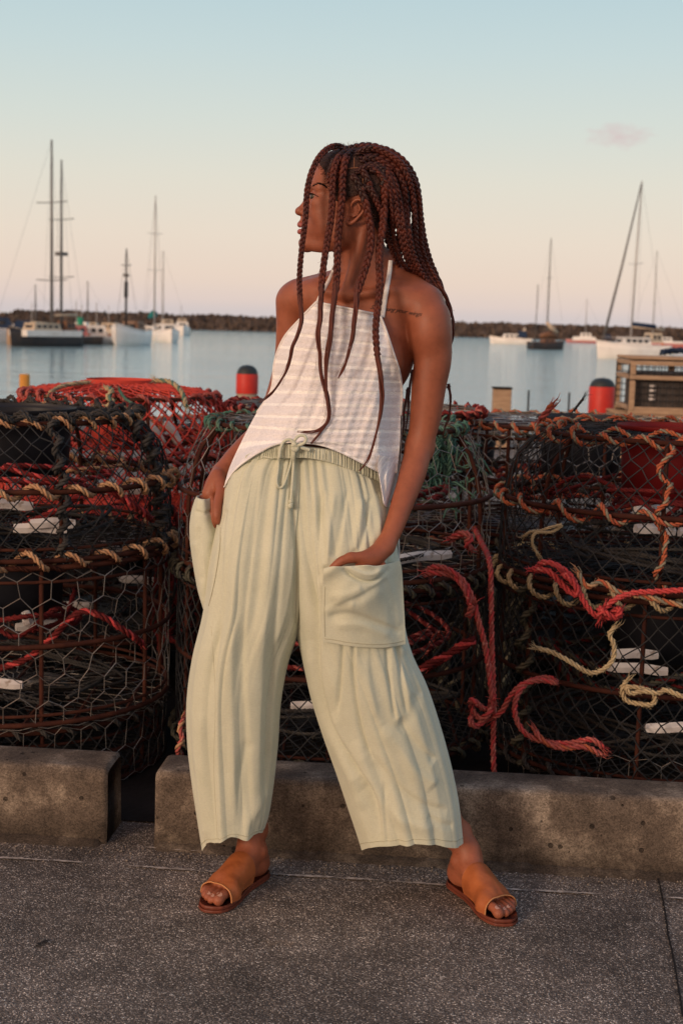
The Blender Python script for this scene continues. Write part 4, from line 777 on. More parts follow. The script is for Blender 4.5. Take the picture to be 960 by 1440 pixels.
pxrope([(604, 810, 3.72), (602, 801, 3.68), (615, 797, 3.65), (632, 802, 3.63), (652, 818, 3.62), (664, 842, 3.61), (672, 872, 3.60), (682, 910, 3.60), (688, 950, 3.59), (692, 985, 3.58)], .0084, SA, 'salmon rope looping out of the middle pot down to the knot')
pxrope([(600, 806, 3.66), (620, 806, 3.64), (640, 812, 3.63), (655, 832, 3.60), (662, 858, 3.60), (657, 868, 3.61), (664, 850, 3.585)], .009, SA, 'second salmon strand knotted on the loop by the middle pot')
# knot round the hanging ropes
kn_ = [P(676+15*math.cos(t), 985+10*math.sin(t*1.7)+t*3.2, 3.58+.012*math.sin(t*2)) for t in np.linspace(0, 10, 18)]
rope_obj(np.array(kn_), .0085, SA, 'bulky knot in the hanging salmon ropes', group='loose ropes among the pots')
pxrope([(692, 1010, 3.58), (705, 1000, 3.57), (718, 978, 3.56), (735, 962, 3.56), (760, 957, 3.57), (782, 960, 3.58), (770, 953, 3.6), (745, 958, 3.575), (730, 972, 3.55), (723, 995, 3.54), (729, 1020, 3.53), (745, 1036, 3.52), (770, 1044, 3.51), (800, 1045, 3.51), (830, 1040, 3.51), (848, 1052, 3.52)], .0080, SA, 'salmon rope running from the knot in an open loop under the lower right pot')
pxrope([(752, 1028, 3.52), (765, 1043, 3.50), (790, 1052, 3.50), (820, 1050, 3.50), (838, 1058, 3.51), (846, 1062, 3.52)], .0085, ('salmon', 'orange', 'salmon'), 'orange-pink rope end lying along the foot of the lower right pot')
pxrope([(754, 801, 3.60), (762, 791, 3.56), (780, 794, 3.55), (800, 808, 3.54), (812, 828, 3.54), (820, 845, 3.53), (832, 862, 3.53), (843, 868, 3.53)], .0084, PK, 'bright pink rope hanging from the joint of the right pots')
pxrope([(748, 800, 3.58), (770, 803, 3.55), (786, 818, 3.55), (800, 832, 3.545), (812, 836, 3.53), (806, 820, 3.53), (790, 806, 3.53)], .009, PK, 'second bright pink strand doubled at the joint of the right pots')
pxrope([(842, 869, 3.53), (850, 855, 3.52), (866, 842, 3.51), (890, 834, 3.51), (920, 832, 3.50), (960, 830, 3.48), (1010, 830, 3.46)], .0084, PK, 'bright pink rope running off to the right edge')
kn_ = [P(857+15*math.cos(t*1.3), 862+7*math.sin(t*2.1), 3.52+.012*math.cos(t*2)) for t in np.linspace(0, 8, 16)]
rope_obj(np.array(kn_), .0085, PK, 'tight pink knot on the front of the right pots', group='loose ropes among the pots')
pxrope([(812, 805, 3.56), (825, 825, 3.54), (845, 818, 3.55), (870, 833, 3.53), (910, 840, 3.52), (960, 852, 3.5), (990, 856, 3.5)], .008, ('tan', 'orange', 'greystrand'), 'brown rope lying under the pink one at the right')
pxrope([(756, 912, 3.545), (775, 917, 3.54), (800, 930, 3.535), (825, 945, 3.53), (840, 945, 3.53), (852, 938, 3.53), (862, 925, 3.53), (862, 905, 3.53), (856, 892, 3.53), (866, 880, 3.53)], .0072, ('pale',)*3, 'pale rope zigzag on the lower right pot')
pxrope([(880, 958, 3.49), (874, 970, 3.49), (880, 985, 3.49), (900, 990, 3.48), (918, 990, 3.48), (918, 975, 3.48), (900, 968, 3.48), (880, 966, 3.48), (886, 975, 3.475), (905, 972, 3.47), (925, 975, 3.47), (935, 970, 3.47), (955, 978, 3.46), (975, 985, 3.46)], .0072, ('pale',)*3, 'pale rope wound in a square loop on the lower right pot')
pxrope([(600, 940, 3.80), (625, 925, 3.76), (650, 905, 3.75), (668, 900, 3.74), (640, 915, 3.74), (600, 935, 3.74), (582, 948, 3.74)], .011, ('redrope', 'pink', 'redrope'), 'red rope end inside the lower middle pot right of the leg')
pxrope([(634, 757, 3.70), (650, 750, 3.67), (662, 755, 3.66), (656, 765, 3.66), (662, 772, 3.68)], .010, SA, 'short salmon rope end on the wire of the upper middle pot')
pxrope([(259, 1010, 3.62), (253, 1025, 3.60), (257, 1040, 3.59), (250, 1052, 3.58), (254, 1062, 3.62)], .008, ('salmon', 'tan', 'salmon'), 'short brownish rope hanging at the corner of the long kerb block')
pxrope([(0, 940, 3.80), (40, 925, 3.76), (75, 895, 3.74), (110, 862, 3.74), (140, 865, 3.75), (180, 890, 3.78), (200, 905, 3.85)], .010, ('redrope', 'pink', 'redrope'), 'thick red rope arching inside the lower left pot')
pxrope([(30, 740, 3.80), (70, 722, 3.77), (110, 700, 3.76), (150, 690, 3.78), (190, 712, 3.82), (212, 730, 3.9)], .010, ('redrope', 'pink', 'redrope'), 'thick red rope inside the upper left pot')
# green netting heap on the upper middle pot
rg = np.random.default_rng(8); mb = MB(); cc = P(622, 622, 4.25)
for k in range(42):
    a = rg.uniform(0, 6.28); p0 = cc+np.array([.05*rg.normal(), .04*rg.normal(), rg.uniform(-.13, .02)]); pts = [p0]
    for j in range(6): pts.append(pts[-1]+np.array([rg.normal(0, .018), rg.normal(0, .015), rg.normal(-.004, .018)]))
    mb.tube(cat(np.array(pts), 18), .0028, 4)
mb.rope(tangle((cc[0]-.01, cc[1], cc[2]-.10), .05, .18, 22, 5), .008, mi=(0, 0, 0))
tag(mb.build('net_heap', [MT['netgreen']], None, True), 'bunched green twine netting heaped behind the arm of the person', 'netting')
# teal twine knots and pale rope across the red pot top
def red_top(pts): return np.array([P(a, b, y) for a, b, y in pts])
rope_obj(red_top([(70, 553, 4.80), (85, 544, 4.85), (105, 540, 4.9), (125, 538, 4.95)]), .008, ('pale', 'greystrand', 'pale'), 'pale rope end over the left rim of the red-netted pot', group='loose ropes among the pots')
rope_obj(red_top([(150, 545, 4.80), (158, 550, 4.75), (152, 558, 4.72), (160, 566, 4.70), (150, 572, 4.70)]), .010, ('pale', 'netgreen', 'pale'), 'pale knotted rope on the middle of the red-netted pot top', group='loose ropes among the pots')
rope_obj(red_top([(218, 535, 4.95), (240, 537, 4.9), (256, 552, 4.8), (262, 572, 4.74)]), .009, ('pale', 'netgreen', 'pale'), 'pale green rope over the right shoulder of the red-netted pot', group='loose ropes among the pots')
rope_obj(red_top([(168, 548, 4.74), (176, 560, 4.70), (188, 568, 4.68)]), .005, ('netgreen',)*3, 'thin teal twine on the red-netted pot', group='loose ropes among the pots')
# rope ends sticking up on the right pot
rope_obj(red_top([(760, 590, 3.86), (768, 580, 3.85), (777, 568, 3.84)]), .010, ('salmon', 'orange', 'salmon'), 'frayed orange rope end sticking up from the right pot', group='loose ropes among the pots')
rope_obj(red_top([(806, 578, 3.80), (812, 570, 3.80), (820, 560, 3.80)]), .004, DK, 'thin black twine end sticking up from the right pot', group='loose ropes among the pots')
rope_obj(red_top([(735, 755, 3.70), (745, 748, 3.66), (760, 746, 3.62), (772, 742, 3.6), (790, 738, 3.6), (775, 748, 3.6), (752, 750, 3.6), (748, 765, 3.6), (756, 780, 3.6)]), .0045, ('pale',)*3, 'thin frayed pale twine at the left joint of the right pots', group='loose ropes among the pots')
# ---------------------------------------------------------------- the person
def skin_mat():
    m = mat('skin', (.34, .108, .056), .50, .38, 0, (.245, .072, .038), 5, .45, 600, .0012, sss=.06)
    t = m.node_tree; b_ = t.nodes['Principled BSDF']; n = t.nodes.new; l = t.links.new; src = b_.inputs['Base Color'].links[0].from_socket
    g = n('ShaderNodeTexCoord'); z = n('ShaderNodeTexNoise'); z.inputs['Scale'].default_value = 55; z.inputs['Detail'].default_value = 7; z.inputs['Roughness'].default_value = .7; l(g.outputs['Object'], z.inputs[0])
    r = n('ShaderNodeMapRange'); r.inputs[1].default_value = .3; r.inputs[2].default_value = .7; r.inputs[3].default_value = .84; r.inputs[4].default_value = 1.12; l(z.outputs[0], r.inputs[0])
    v = n('ShaderNodeVectorMath'); v.operation = 'SCALE'; l(src, v.inputs[0]); l(r.outputs[0], v.inputs['Scale']); l(v.outputs[0], b_.inputs['Base Color'])
    r2 = n('ShaderNodeMapRange'); r2.inputs[1].default_value = .3; r2.inputs[2].default_value = .7; r2.inputs[3].default_value = .36; r2.inputs[4].default_value = .62; l(z.outputs[0], r2.inputs[0]); l(r2.outputs[0], b_.inputs['Roughness'])
    return m
MT['skin'] = skin_mat()
MT['nail'] = mat('nail_polish', (.66, .33, .27), .25, .5)
MT['toenail'] = mat('bare_toenail', (.50, .27, .20), .35, .5)
MT['eyewhite'] = mat('eye_white', (.50, .44, .41), .2, .5); MT['iris'] = mat('iris', (.035, .026, .014), .15, .6)
MT['lash'] = mat('dark_lash', (.012, .006, .005), .7)
MT['ink'] = mat('tattoo_ink', (.022, .016, .016), .6)
MT['lip'] = mat('lip', (.33, .09, .075), .4, .4)
MT['hair'] = mat('auburn_braid', (.040, .0070, .0048), .5, .4, 0, (.125, .023, .011), 26, .6, 240, .003, stretch=(1, 1, 4))
MT['hairtip'] = mat('auburn_loose_hair', (.070, .014, .009), .5, .4, 0, (.14, .029, .014), 60, .6, 500, .002, stretch=(6, 6, .6))
MT['scalp'] = mat('scalp_hair', (.014, .006, .005), .65, .35, 0, (.040, .013, .009), 70, .9, 200, .006, stretch=(.6, 1, 1))
MT['hairroot'] = mat('dark_braid_root', (.017, .0055, .0045), .55, .4, 0, (.050, .011, .007), 26, .6, 240, .003)
MT['part'] = mat('hair_parting', (.20, .085, .045), .7)
class SDF:
    def __init__(s, xs, ys, zs): s.x = xs; s.y = ys; s.z = zs; s.f = np.full((len(xs), len(ys), len(zs)), 9, 'f4')
    def blk(s, lo, hi):
        r = []
        for a, l_, h_ in zip((s.x, s.y, s.z), lo, hi): r.append(slice(max(0, int(np.searchsorted(a, l_))), max(0, int(np.searchsorted(a, h_)))))
        return r, s.x[r[0]][:, None, None], s.y[r[1]][None, :, None], s.z[r[2]][None, None, :]
    def put(s, sl, d, k, sub=False):
        a = s.f[sl[0], sl[1], sl[2]]
        if sub:
            b = -d; h = np.maximum(k-np.abs(a-b), 0)/k; v = np.maximum(a, b)+h*h*k*.25
        else:
            h = np.maximum(k-np.abs(a-d), 0)/k; v = np.minimum(a, d)-h*h*k*.25
        s.f[sl[0], sl[1], sl[2]] = v
    def cap(s, a, b, ra, rb, k=.01, sub=False, sq=None):
        a = np.asarray(a, float); b = np.asarray(b, float); m = max(ra, rb)+.028+k; lo = np.minimum(a, b)-m; hi = np.maximum(a, b)+m
        sl, X, Y, Z = s.blk(lo, hi); d = b-a; L2 = d.dot(d)+1e-12
        t = np.clip(((X-a[0])*d[0]+(Y-a[1])*d[1]+(Z-a[2])*d[2])/L2, 0, 1)
        q = np.sqrt((X-a[0]-t*d[0])**2+(Y-a[1]-t*d[1])**2+(Z-a[2]-t*d[2])**2)-(ra+(rb-ra)*t)
        s.put(sl, q.astype('f4'), k, sub)
    def chain(s, pts, rs, k=.01, **kw):
        n = (len(pts)-1)*(6 if len(pts) > 2 else 1)+1; Q = cat(np.c_[np.array(pts, float), rs], n) if len(pts) > 2 else np.c_[np.array(pts, float), rs]
        m = Q[:, 3].max()+.028+k; sl, X, Y, Z = s.blk(Q[:, :3].min(0)-m, Q[:, :3].max(0)+m); D = np.full((X.shape[0], Y.shape[1], Z.shape[2]), 9, 'f4')
        X = X.astype('f4'); Y = Y.astype('f4'); Z = Z.astype('f4')
        xs_, ys_, zs_ = X.ravel(), Y.ravel(), Z.ravel()
        for i in range(n-1):
            a, b, ra, rb = Q[i, :3], Q[i+1, :3], Q[i, 3], Q[i+1, 3]; mm = max(ra, rb)+.028+k; lo = np.minimum(a, b)-mm; hi = np.maximum(a, b)+mm
            q = [slice(int(np.searchsorted(v, l_)), int(np.searchsorted(v, h_))) for v, l_, h_ in zip((xs_, ys_, zs_), lo, hi)]
            x_, y_, z_ = X[q[0]], Y[:, q[1]], Z[:, :, q[2]]; d = (b-a).astype('f4'); a = a.astype('f4'); L2 = float(d.dot(d))+1e-12
            t = np.clip(((x_-a[0])*d[0]+(y_-a[1])*d[1]+(z_-a[2])*d[2])/L2, 0, 1)
            D[q[0], q[1], q[2]] = np.minimum(D[q[0], q[1], q[2]], np.sqrt((x_-a[0]-t*d[0])**2+(y_-a[1]-t*d[1])**2+(z_-a[2]-t*d[2])**2)-(ra+(rb-ra)*t))
        s.put(sl, D, k, kw.get('sub', False))
    def ell(s, c, r, k=.01, ax=None, sub=False):
        c = np.asarray(c, float); r = np.asarray(r, float); m = r.max()+.028+k; sl, X, Y, Z = s.blk(c-m, c+m); X = X-c[0]; Y = Y-c[1]; Z = Z-c[2]
        if ax is not None:   # ax: 3x3 rows = local axes
            u_, v_, w_ = [X*a[0]+Y*a[1]+Z*a[2] for a in ax]
        else: u_, v_, w_ = X, Y, Z
        k0 = np.sqrt((u_/r[0])**2+(v_/r[1])**2+(w_/r[2])**2); k1 = np.sqrt((u_/r[0]**2)**2+(v_/r[1]**2)**2+(w_/r[2]**2)**2)+1e-9
        s.put(sl, (k0*(k0-1)/k1).astype('f4'), k, sub)
    def mesh(s):
        f = s.f; sg = (f < 0); c = np.zeros(tuple(n-1 for n in f.shape), 'u1')
        for i in (0, 1):
            for j in (0, 1):
                for k in (0, 1): c += sg[i:f.shape[0]-1+i, j:f.shape[1]-1+j, k:f.shape[2]-1+k]
        idx = np.argwhere((c > 0) & (c < 8)); del c
        I, J, K = idx.T; sh = f.shape; flat = (I*(sh[1]-1)+J)*(sh[2]-1)+K
        acc = np.zeros((len(I), 3)); cnt = np.zeros(len(I)); co_ = [(i, j, k) for i in (0, 1) for j in (0, 1) for k in (0, 1)]
        G_ = (s.x, s.y, s.z)
        for a in co_:
            for ax in range(3):
                if a[ax]: continue
                b = list(a); b[ax] = 1
                fa = f[I+a[0], J+a[1], K+a[2]]; fb = f[I+b[0], J+b[1], K+b[2]]; m = (fa < 0) != (fb < 0)
                t = np.where(m, fa/(fa-fb+1e-12), 0)
                pa = [G_[q][(I, J, K)[q]+a[q]] for q in range(3)]; pb = [G_[q][(I, J, K)[q]+b[q]] for q in range(3)]
                for q in range(3): acc[:, q] += np.where(m, pa[q]+(pb[q]-pa[q])*t, 0)
                cnt += m
        V = acc/cnt[:, None]; Fs = []
        for ax in range(3):
            sl0 = [slice(1, -1)]*3; sl1 = [slice(1, -1)]*3; sl0[ax] = slice(0, -1); sl1[ax] = slice(1, None)
            e = np.argwhere(sg[tuple(sl0)] != sg[tuple(sl1)]); off = np.array([1, 1, 1]); off[ax] = 0; e = e+off
            o1, o2 = [(1, 2), (2, 0), (0, 1)][ax]; q = []
            for (d1, d2) in ((-1, -1), (0, -1), (0, 0), (-1, 0)):
                g = e.copy(); g[:, o1] += d1; g[:, o2] += d2; q.append(np.searchsorted(flat, (g[:, 0]*(sh[1]-1)+g[:, 1])*(sh[2]-1)+g[:, 2]))
            q = np.stack(q, 1); fl = sg[e[:, 0], e[:, 1], e[:, 2]]; q[~fl] = q[~fl][:, ::-1]; Fs.append(q)
        F_ = np.concatenate(Fs)
        # two light smoothing passes
        for lam in (.5, .5):
            A_ = np.zeros_like(V); n_ = np.zeros(len(V))
            for i in range(4):
                a, b = F_[:, i], F_[:, (i+1) % 4]
                for q in range(3): A_[:, q] += np.bincount(a, V[b, q], len(V))+np.bincount(b, V[a, q], len(V))
                n_ += np.bincount(a, minlength=len(V))+np.bincount(b, minlength=len(V))
            V = V+lam*(A_/np.maximum(n_, 1)[:, None]-V)
        return V, F_
def axis(*seg):
    o = [seg[0]]
    i = 0
    x = seg[0]
    for st, end in seg[1]:
        n = max(1, int(round((end-x)/st))); o += list(x+np.arange(1, n+1)*(end-x)/n); x = end
    return np.array(o)
xs = axis(-.335, [(.0030, -.11), (.0017, .135), (.0026, .435)])
ys = axis(2.85, [(.0024, 3.30)])
zs = axis(.0, [(.0022, .22), (.006, .80), (.0028, 1.02), (.0034, 1.39), (.0017, 1.70)])
B = SDF(xs, ys, zs)
def p(x, y, Y): return P(x, y, Y)
# trunk
B.ell(p(508, 486, 3.10), (.118, .080, .135), .03); B.ell(p(475, 585, 3.085), (.096, .072, .13), .04); B.ell(p(438, 690, 3.07), (.120, .078, .11), .04)
B.chain([p(424, 424, 3.155), p(450, 416, 3.115), p(520, 412, 3.095), p(590, 432, 3.07)], [.036, .042, .044, .042], .03)
for q in (p(463, 500, 3.045), p(535, 505, 3.03)): B.ell(q, (.046, .040, .048), .03)
# neck, trapezius, sterno-mastoid, collar bones
B.chain([p(514, 405, 3.105), p(508, 360, 3.105), p(505, 318, 3.105)], [.054, .050, .052], .02)
B.chain([p(545, 372, 3.13), p(575, 402, 3.12), p(600, 425, 3.085)], [.030, .030, .034], .03)
B.chain([p(487, 392, 3.13), p(455, 400, 3.15), p(424, 412, 3.165)], [.026, .026, .032], .02)
B.chain([p(512, 322, 3.050), p(500, 365, 3.050), p(484, 412, 3.040)], [.010, .010, .008], .018)
B.chain([p(488, 416, 3.040), p(520, 412, 3.035), p(552, 408, 3.045), p(588, 418, 3.06)], [.008, .0075, .0075, .008], .016)
B.chain([p(478, 414, 3.050), p(452, 408, 3.075), p(424, 402, 3.12)], [.007, .007, .008], .014)
B.ell(p(484, 420, 3.012), (.012, .010, .012), .014, sub=True)
# arm on the picture's right
B.chain([p(602, 448, 3.065), p(608, 500, 3.06), p(603, 540, 3.06), p(597, 592, 3.06), p(589, 628, 3.055)], [.047, .041, .0375, .0325, .0275], .009)
B.ell(p(604, 466, 3.055), (.042, .047, .058), .014)
B.chain([p(589, 628, 3.055), p(580, 665, 3.02), p(566, 706, 2.98), p(552, 745, 2.945), p(541, 768, 2.925)], [.0285, .0285, .0240, .0205, .0190], .014)
B.ell(p(592, 630, 3.075), (.026, .026, .034), .02)
# that hand: back of the hand slopes left into the pocket, index and thumb stay out
B.chain([p(541, 768, 2.925), p(527, 782, 2.905), p(512, 790, 2.895)], [.0205, .0205, .0185], .010)
B.chain([p(534, 776, 2.918), p(512, 783, 2.888), p(492, 784, 2.880)], [.015, .0125, .0105], .008)
B.chain([p(494, 784, 2.880), p(480, 789, 2.876), p(470, 797, 2.876), p(462, 805, 2.880)], [.0105, .0098, .0088, .0070], .005)
for (x0, y0, x1, y1, x2, y2, r_, dy) in ((506, 797, 487, 822, 478, 842, .0090, -.004), (517, 799, 502, 830, 496, 853, .0092, 0), (528, 798, 516, 828, 512, 850, .0088, .004), (538, 795, 529, 820, 526, 838, .0078, .009)):
    B.chain([p(x0, y0, 2.897+dy), p(x1, y1, 2.892+dy), p(x2, y2, 2.893+dy)], [r_, r_*.95, r_*.78], .004)
# arm on the picture's left: behind the top, forearm and hand come out at the hip
B.chain([p(413, 424, 3.165), p(411, 470, 3.175), p(405, 520, 3.185), p(388, 575, 3.185), p(378, 602, 3.175)], [.040, .036, .034, .031, .029], .02)
B.chain([p(378, 602, 3.175), p(352, 624, 3.14), p(328, 645, 3.105), p(311, 664, 3.08)], [.029, .027, .0215, .0180], .012)
B.chain([p(311, 664, 3.08), p(303, 677, 3.06), p(296, 694, 3.05)], [.0185, .0190, .0185], .010)
B.chain([p(306, 668, 3.06), p(311, 688, 3.030), p(307, 705, 3.005), p(305, 722, 2.990), p(305.5, 734, 2.988)], [.015, .0125, .0100, .0094, .0070], .006)
for (x1, y1, x2, y2, x3, y3, r_, dy) in ((300, 705, 299, 735, 301, 760, .0088, -.012), (294, 706, 291, 738, 292, 766, .0090, .004), (288, 704, 284, 736, 285, 760, .0086, .019), (284, 700, 279, 726, 280, 746, .0076, .032)):
    B.chain([p(x1, y1, 3.045+dy), p(x2, y2, 3.035+dy), p(x3, y3, 3.04+dy)], [r_, r_*.95, r_*.78], .004)
# legs
B.chain([p(392, 745, 3.08), p(340, 955, 3.07), p(345, 1030, 3.10), p(356, 1165, 3.17)], [.080, .050, .050, .030], .03)
B.chain([p(480, 745, 3.06), p(545, 955, 3.06), p(575, 1030, 3.08), p(638, 1172, 3.14)], [.080, .050, .050, .030], .03)
# feet
HEEL1, TOE1 = np.array([-.160, 3.205, 0]), np.array([-.278, 2.965, 0])
HEEL2, TOE2 = np.array([.284, 3.180, 0]), np.array([.394, 2.945, 0])
SOLE = .017
def foot_frame(h, t):
    f = (t-h)/np.linalg.norm(t-h); s_ = np.array([-f[1], f[0], 0]); return lambda a, l, z: h+f*a+s_*l+np.array([0, 0, z])
def foot(h, t, inner, ank):
    """a along the foot, l to the side; inner = sign of the big-toe side"""
    Fq = foot_frame(h, t); i = inner; z0 = SOLE
    B.chain([ank, Fq(.062, 0, .105), Fq(.050, 0, .075)], [.0310, .0285, .030], .02)
    B.ell(Fq(.034, 0, z0+.027), (.030, .030, .030), .015); B.ell(Fq(.030, 0, z0+.018), (.027, .027, .018), .01)
    B.chain([Fq(.065, 0, z0+.060), Fq(.11, .004*i, z0+.044), Fq(.165, .006*i, z0+.024)], [.031, .027, .022], .02)
    B.chain([Fq(.05, .002*i, z0+.022), Fq(.12, -.008*i, z0+.020), Fq(.175, -.010*i, z0+.018)], [.024, .024, .018], .02)
    B.cap(Fq(.185, .026*i, z0+.018), Fq(.170, -.030*i, z0+.014), .0175, .013, .012)
    for (l0, a1, l1, r_) in ((.026, .247, .023, .0125), (.006, .246, .004, .0092), (-.009, .238, -.0105, .0088), (-.022, .228, -.0235, .0083), (-.034, .213, -.035, .0080)):
        a0 = .185; B.chain([Fq(a0, l0*i, z0+.014), Fq((a0+a1)/2+.006, (l0+l1)/2*i, z0+r_+.005), Fq(a1-.006, l1*i, z0+r_*.95)], [r_*.95, r_*.84, r_], .0015)
    for l in (.028, -.028): B.ell(Fq(.055, l*i*.95, .080), (.011, .011, .013), .012)
    B.chain([Fq(.020, 0, .05), Fq(.028, 0, .10), Fq(.045, 0, .15)], [.016, .010, .012], .015)
    return Fq
Fq1 = foot(HEEL1, TOE1, 1, p(356, 1168, 3.165)); Fq2 = foot(HEEL2, TOE2, -1, p(638, 1172, 3.14))
# head in profile, looking to the picture's left
YH = 3.105
def h(x, y, dy=0.0): return p(x, y, YH+dy)
B.ell(h(500, 266), (.0925, .074, .083), .02); B.ell(h(520, 276), (.078, .073, .078), .02)
B.ell(h(464, 258), (.040, .058, .052), .02)                                  # forehead
B.ell(h(470, 300), (.054, .056, .068), .02)                                  # face block
for s_ in (-1, 1):
    B.chain([h(492, 318, s_*.050), h(480, 337, s_*.046), h(455, 345, s_*.030), h(432, 344, s_*.010)], [.019, .0165, .0155, .012], .016)
    B.ell(h(456, 300, s_*.036), (.028, .022, .028), .02)
    B.ell(h(448, 284, s_*.044), (.016, .012, .012), .014); B.ell(h(478, 322, s_*.042), (.030, .022, .030), .022); B.ell(h(462, 322, s_*.034), (.028, .022, .026), .020); B.ell(h(434, 299, s_*.013), (.012, .010, .013), .008)
    B.chain([h(440.5, 262, s_*.010), h(443, 260, s_*.028), h(449, 264, s_*.044)], [.0080, .0085, .0080], .010)
    B.ell(h(437, 276, s_*.029), (.012, .0150, .0105), .010, sub=True)
    B.ell(h(429, 300.5, s_*.0095), (.0085, .0062, .0062), .005)               # nostril wings
B.ell(h(444, 327), (.028, .034, .034), .016)                                 # muzzle
B.cap(h(428.5, 340.5), h(431, 345.5, 0), .0115, .0120, .010); B.cap(h(429.5, 343, -.008), h(429.5, 343, .008), .011, .011, .01)
B.chain([h(437.5, 266), h(434, 277), h(427.5, 289), h(421.5, 296.5)], [.0085, .0068, .0072, .0086], .007)
B.ell(h(420.5, 297.5), (.0085, .0095, .0078), .005); B.cap(h(427, 303.5), h(430, 309), .0045, .006, .006)
for s_ in (-1, 1): B.ell(h(426, 304.0, s_*.0055), (.0038, .0026, .0024), .002, sub=True)
B.cap(h(427.5, 309), h(422.5, 315), .0075, .0060, .006)
B.chain([h(430, 319, -.021), h(422.5, 316, -.008), h(421.4, 316.2), h(422.5, 316, .008), h(430, 319, .021)], [.0025, .0054, .0054, .0054, .0025], .004)
B.chain([h(431, 321, -.019), h(423, 325.5, -.008), h(421.6, 326), h(423, 325.5, .008), h(431, 321, .019)], [.0025, .0058, .0062, .0058, .0025], .004)
B.chain([h(430, 320.6, -.021), h(417, 320.9), h(430, 320.6, .021)], [.0008, .0008, .0008], .003, sub=True)
B.ell(h(418.5, 333.2), (.0045, .014, .0040), .006, sub=True)
B.cap(h(466, 345), h(486, 350), .010, .018, .015)
# eyelids
for s_ in (-1, 1):
    B.ell(h(443.0, 276.5, s_*.0290), (.0125, .0125, .0120), .003)
    B.ell(h(438.0, 276.8, s_*.0315), (.0105, .0115, .0040), .002, sub=True)
# ears
for s_ in (-1, 1):
    e = .0735
    B.ell(h(498, 298, s_*(e-.006)), (.013, .006, .020), .006)
    pts = [(495, 297), (493.5, 290), (497, 283.5), (503.5, 280.5), (509.5, 283), (512, 290), (510.5, 297), (505, 304), (498, 311), (491.5, 314.5), (488, 311.5), (490, 306)]
    lat = [.000, .003, .007, .010, .012, .0125, .012, .010, .008, .004, .001, -.002]; rr = [.0026, .0028, .0030, .0030, .0031, .0032, .0032, .0034, .0040, .0046, .0040, .0030]
    B.chain([h(a, b, s_*(e+l)) for (a, b), l in zip(pts, lat)], rr, .0035)
    B.chain([h(503, 287, s_*(e+.005)), h(506, 294, s_*(e+.006)), h(500, 302, s_*(e+.005)), h(496, 305, s_*(e+.003))], [.0024, .0026, .0026, .0024], .003)
    B.ell(h(499, 297, s_*(e+.005)), (.0052, .0042, .0075), .003, sub=True)
    B.ell(h(492.5, 303, s_*(e+.001)), (.0022, .0020, .0020), .002)
Vb, Fb = B.mesh(); del B.f
person = thing('person', 'standing person with auburn box braids, white striped halter top and wide sage trousers', 'person', (0.03, 3.08, 0))
PO = np.array([0.03, 3.08, 0])
def pc(o): o.parent = person; o.location = tuple(-PO); return o      # geometry was made in world coordinates
def sub(o, par): o.parent = par; return o
body_mb = MB().add(Vb, Fb); 
# lips are painted as their own faces
fc = Vb[Fb].mean(1); fx, fy = PX(fc)
lipm = ((fx-424)**2/7.5**2+(fy-316.8)**2/4.2**2 < 1) | ((fx-424)**2/7.5**2+(fy-325.5)**2/5.0**2 < 1)
lipm &= (np.abs(fc[:, 1]-YH) < .021) & (fx < 430) 
body_mb.F = [(Fb[~lipm], 0), (Fb[lipm], 1)]
body = pc(body_mb.build('body', [MT['skin'], MT['lip']], None, True))
sel = fc[:, 2] > .0
BV = BVHTree.FromPolygons([tuple(v) for v in Vb.tolist()], [tuple(f) for f in Fb.tolist()])
def on(px, py, tree, off=0.0, fallback=None):
    q = hit(px, py, tree)
    if q is None: return P(px, py, fallback) if fallback else None
    d = nrm(CAMP-q); return q+d*off
# eyes, lashes, brows
for s_ in (-1, 1):
    eb = MB(); c = h(443.5, 276.7, s_*.0290); a = np.linspace(0, PI, 13); b_ = np.linspace(0, 2*PI, 24, endpoint=False); R = .0118
    A = np.array([[(-R*math.cos(t), R*math.sin(t)*math.cos(q), R*math.sin(t)*math.sin(q)) for q in b_] for t in a])
    ang = s_*math.radians(28); ca, sa = math.cos(ang), math.sin(ang); A = np.stack([A[..., 0]*ca+A[..., 1]*sa*1, -A[..., 0]*sa+A[..., 1]*ca, A[..., 2]], -1)
    A2 = A+c; eb.grid(A2[::-1][0:10], 0, True); eb.grid(A2[0:4], 1, True); eb.grid(A2[3:5], 0, True)
    pc(eb.build('eye', [MT['eyewhite'], MT['iris']], None, True))
lb = MB()
for (a0, b0, n_, dx, dy, off) in ((434.5, 273.5, 12, 13.0, 3.0, .0012),):
    for k in range(n_*3):
        t = k/(n_*3-1); x = a0+dx*t; y = b0+dy*t*t-1.2*math.sin(PI*t); q = on(x, y, BV, .0010, YH-.05)
        lb.tube(np.array([q, q+np.array([-.0022-.002*(1-t), -.0016, .0010+.0022*(1-t)])]), np.array([.0004, .0001]), 3)
t_ = np.linspace(0, 1, 14); lb.tube(np.array([on(434.5+13*t, 273.9+3*t*t-1.2*math.sin(PI*t), BV, .0008, YH-.05) for t in t_]), .00065, 4)
pc(lb.build('eyelash', MT['lash']))
bb = MB(); rg = np.random.default_rng(4)
for k in range(150):
    t = rg.random(); x = 438+20*t; y = 262.0-5.0*math.sin(PI*min(1, t*.9+.05))+2.0*t+rg.normal(0, .85*(1-.45*t)); q = on(x, y, BV, .0006)
    if q is None: continue
    lp = on(x+2.6, y+.4*t-.3, BV, .0010)
    if lp is None or np.linalg.norm(lp-q) > .012: continue
    bb.prisms([q], [lp], .00032, 3)
pc(bb.build('eyebrow', MT['lash']))
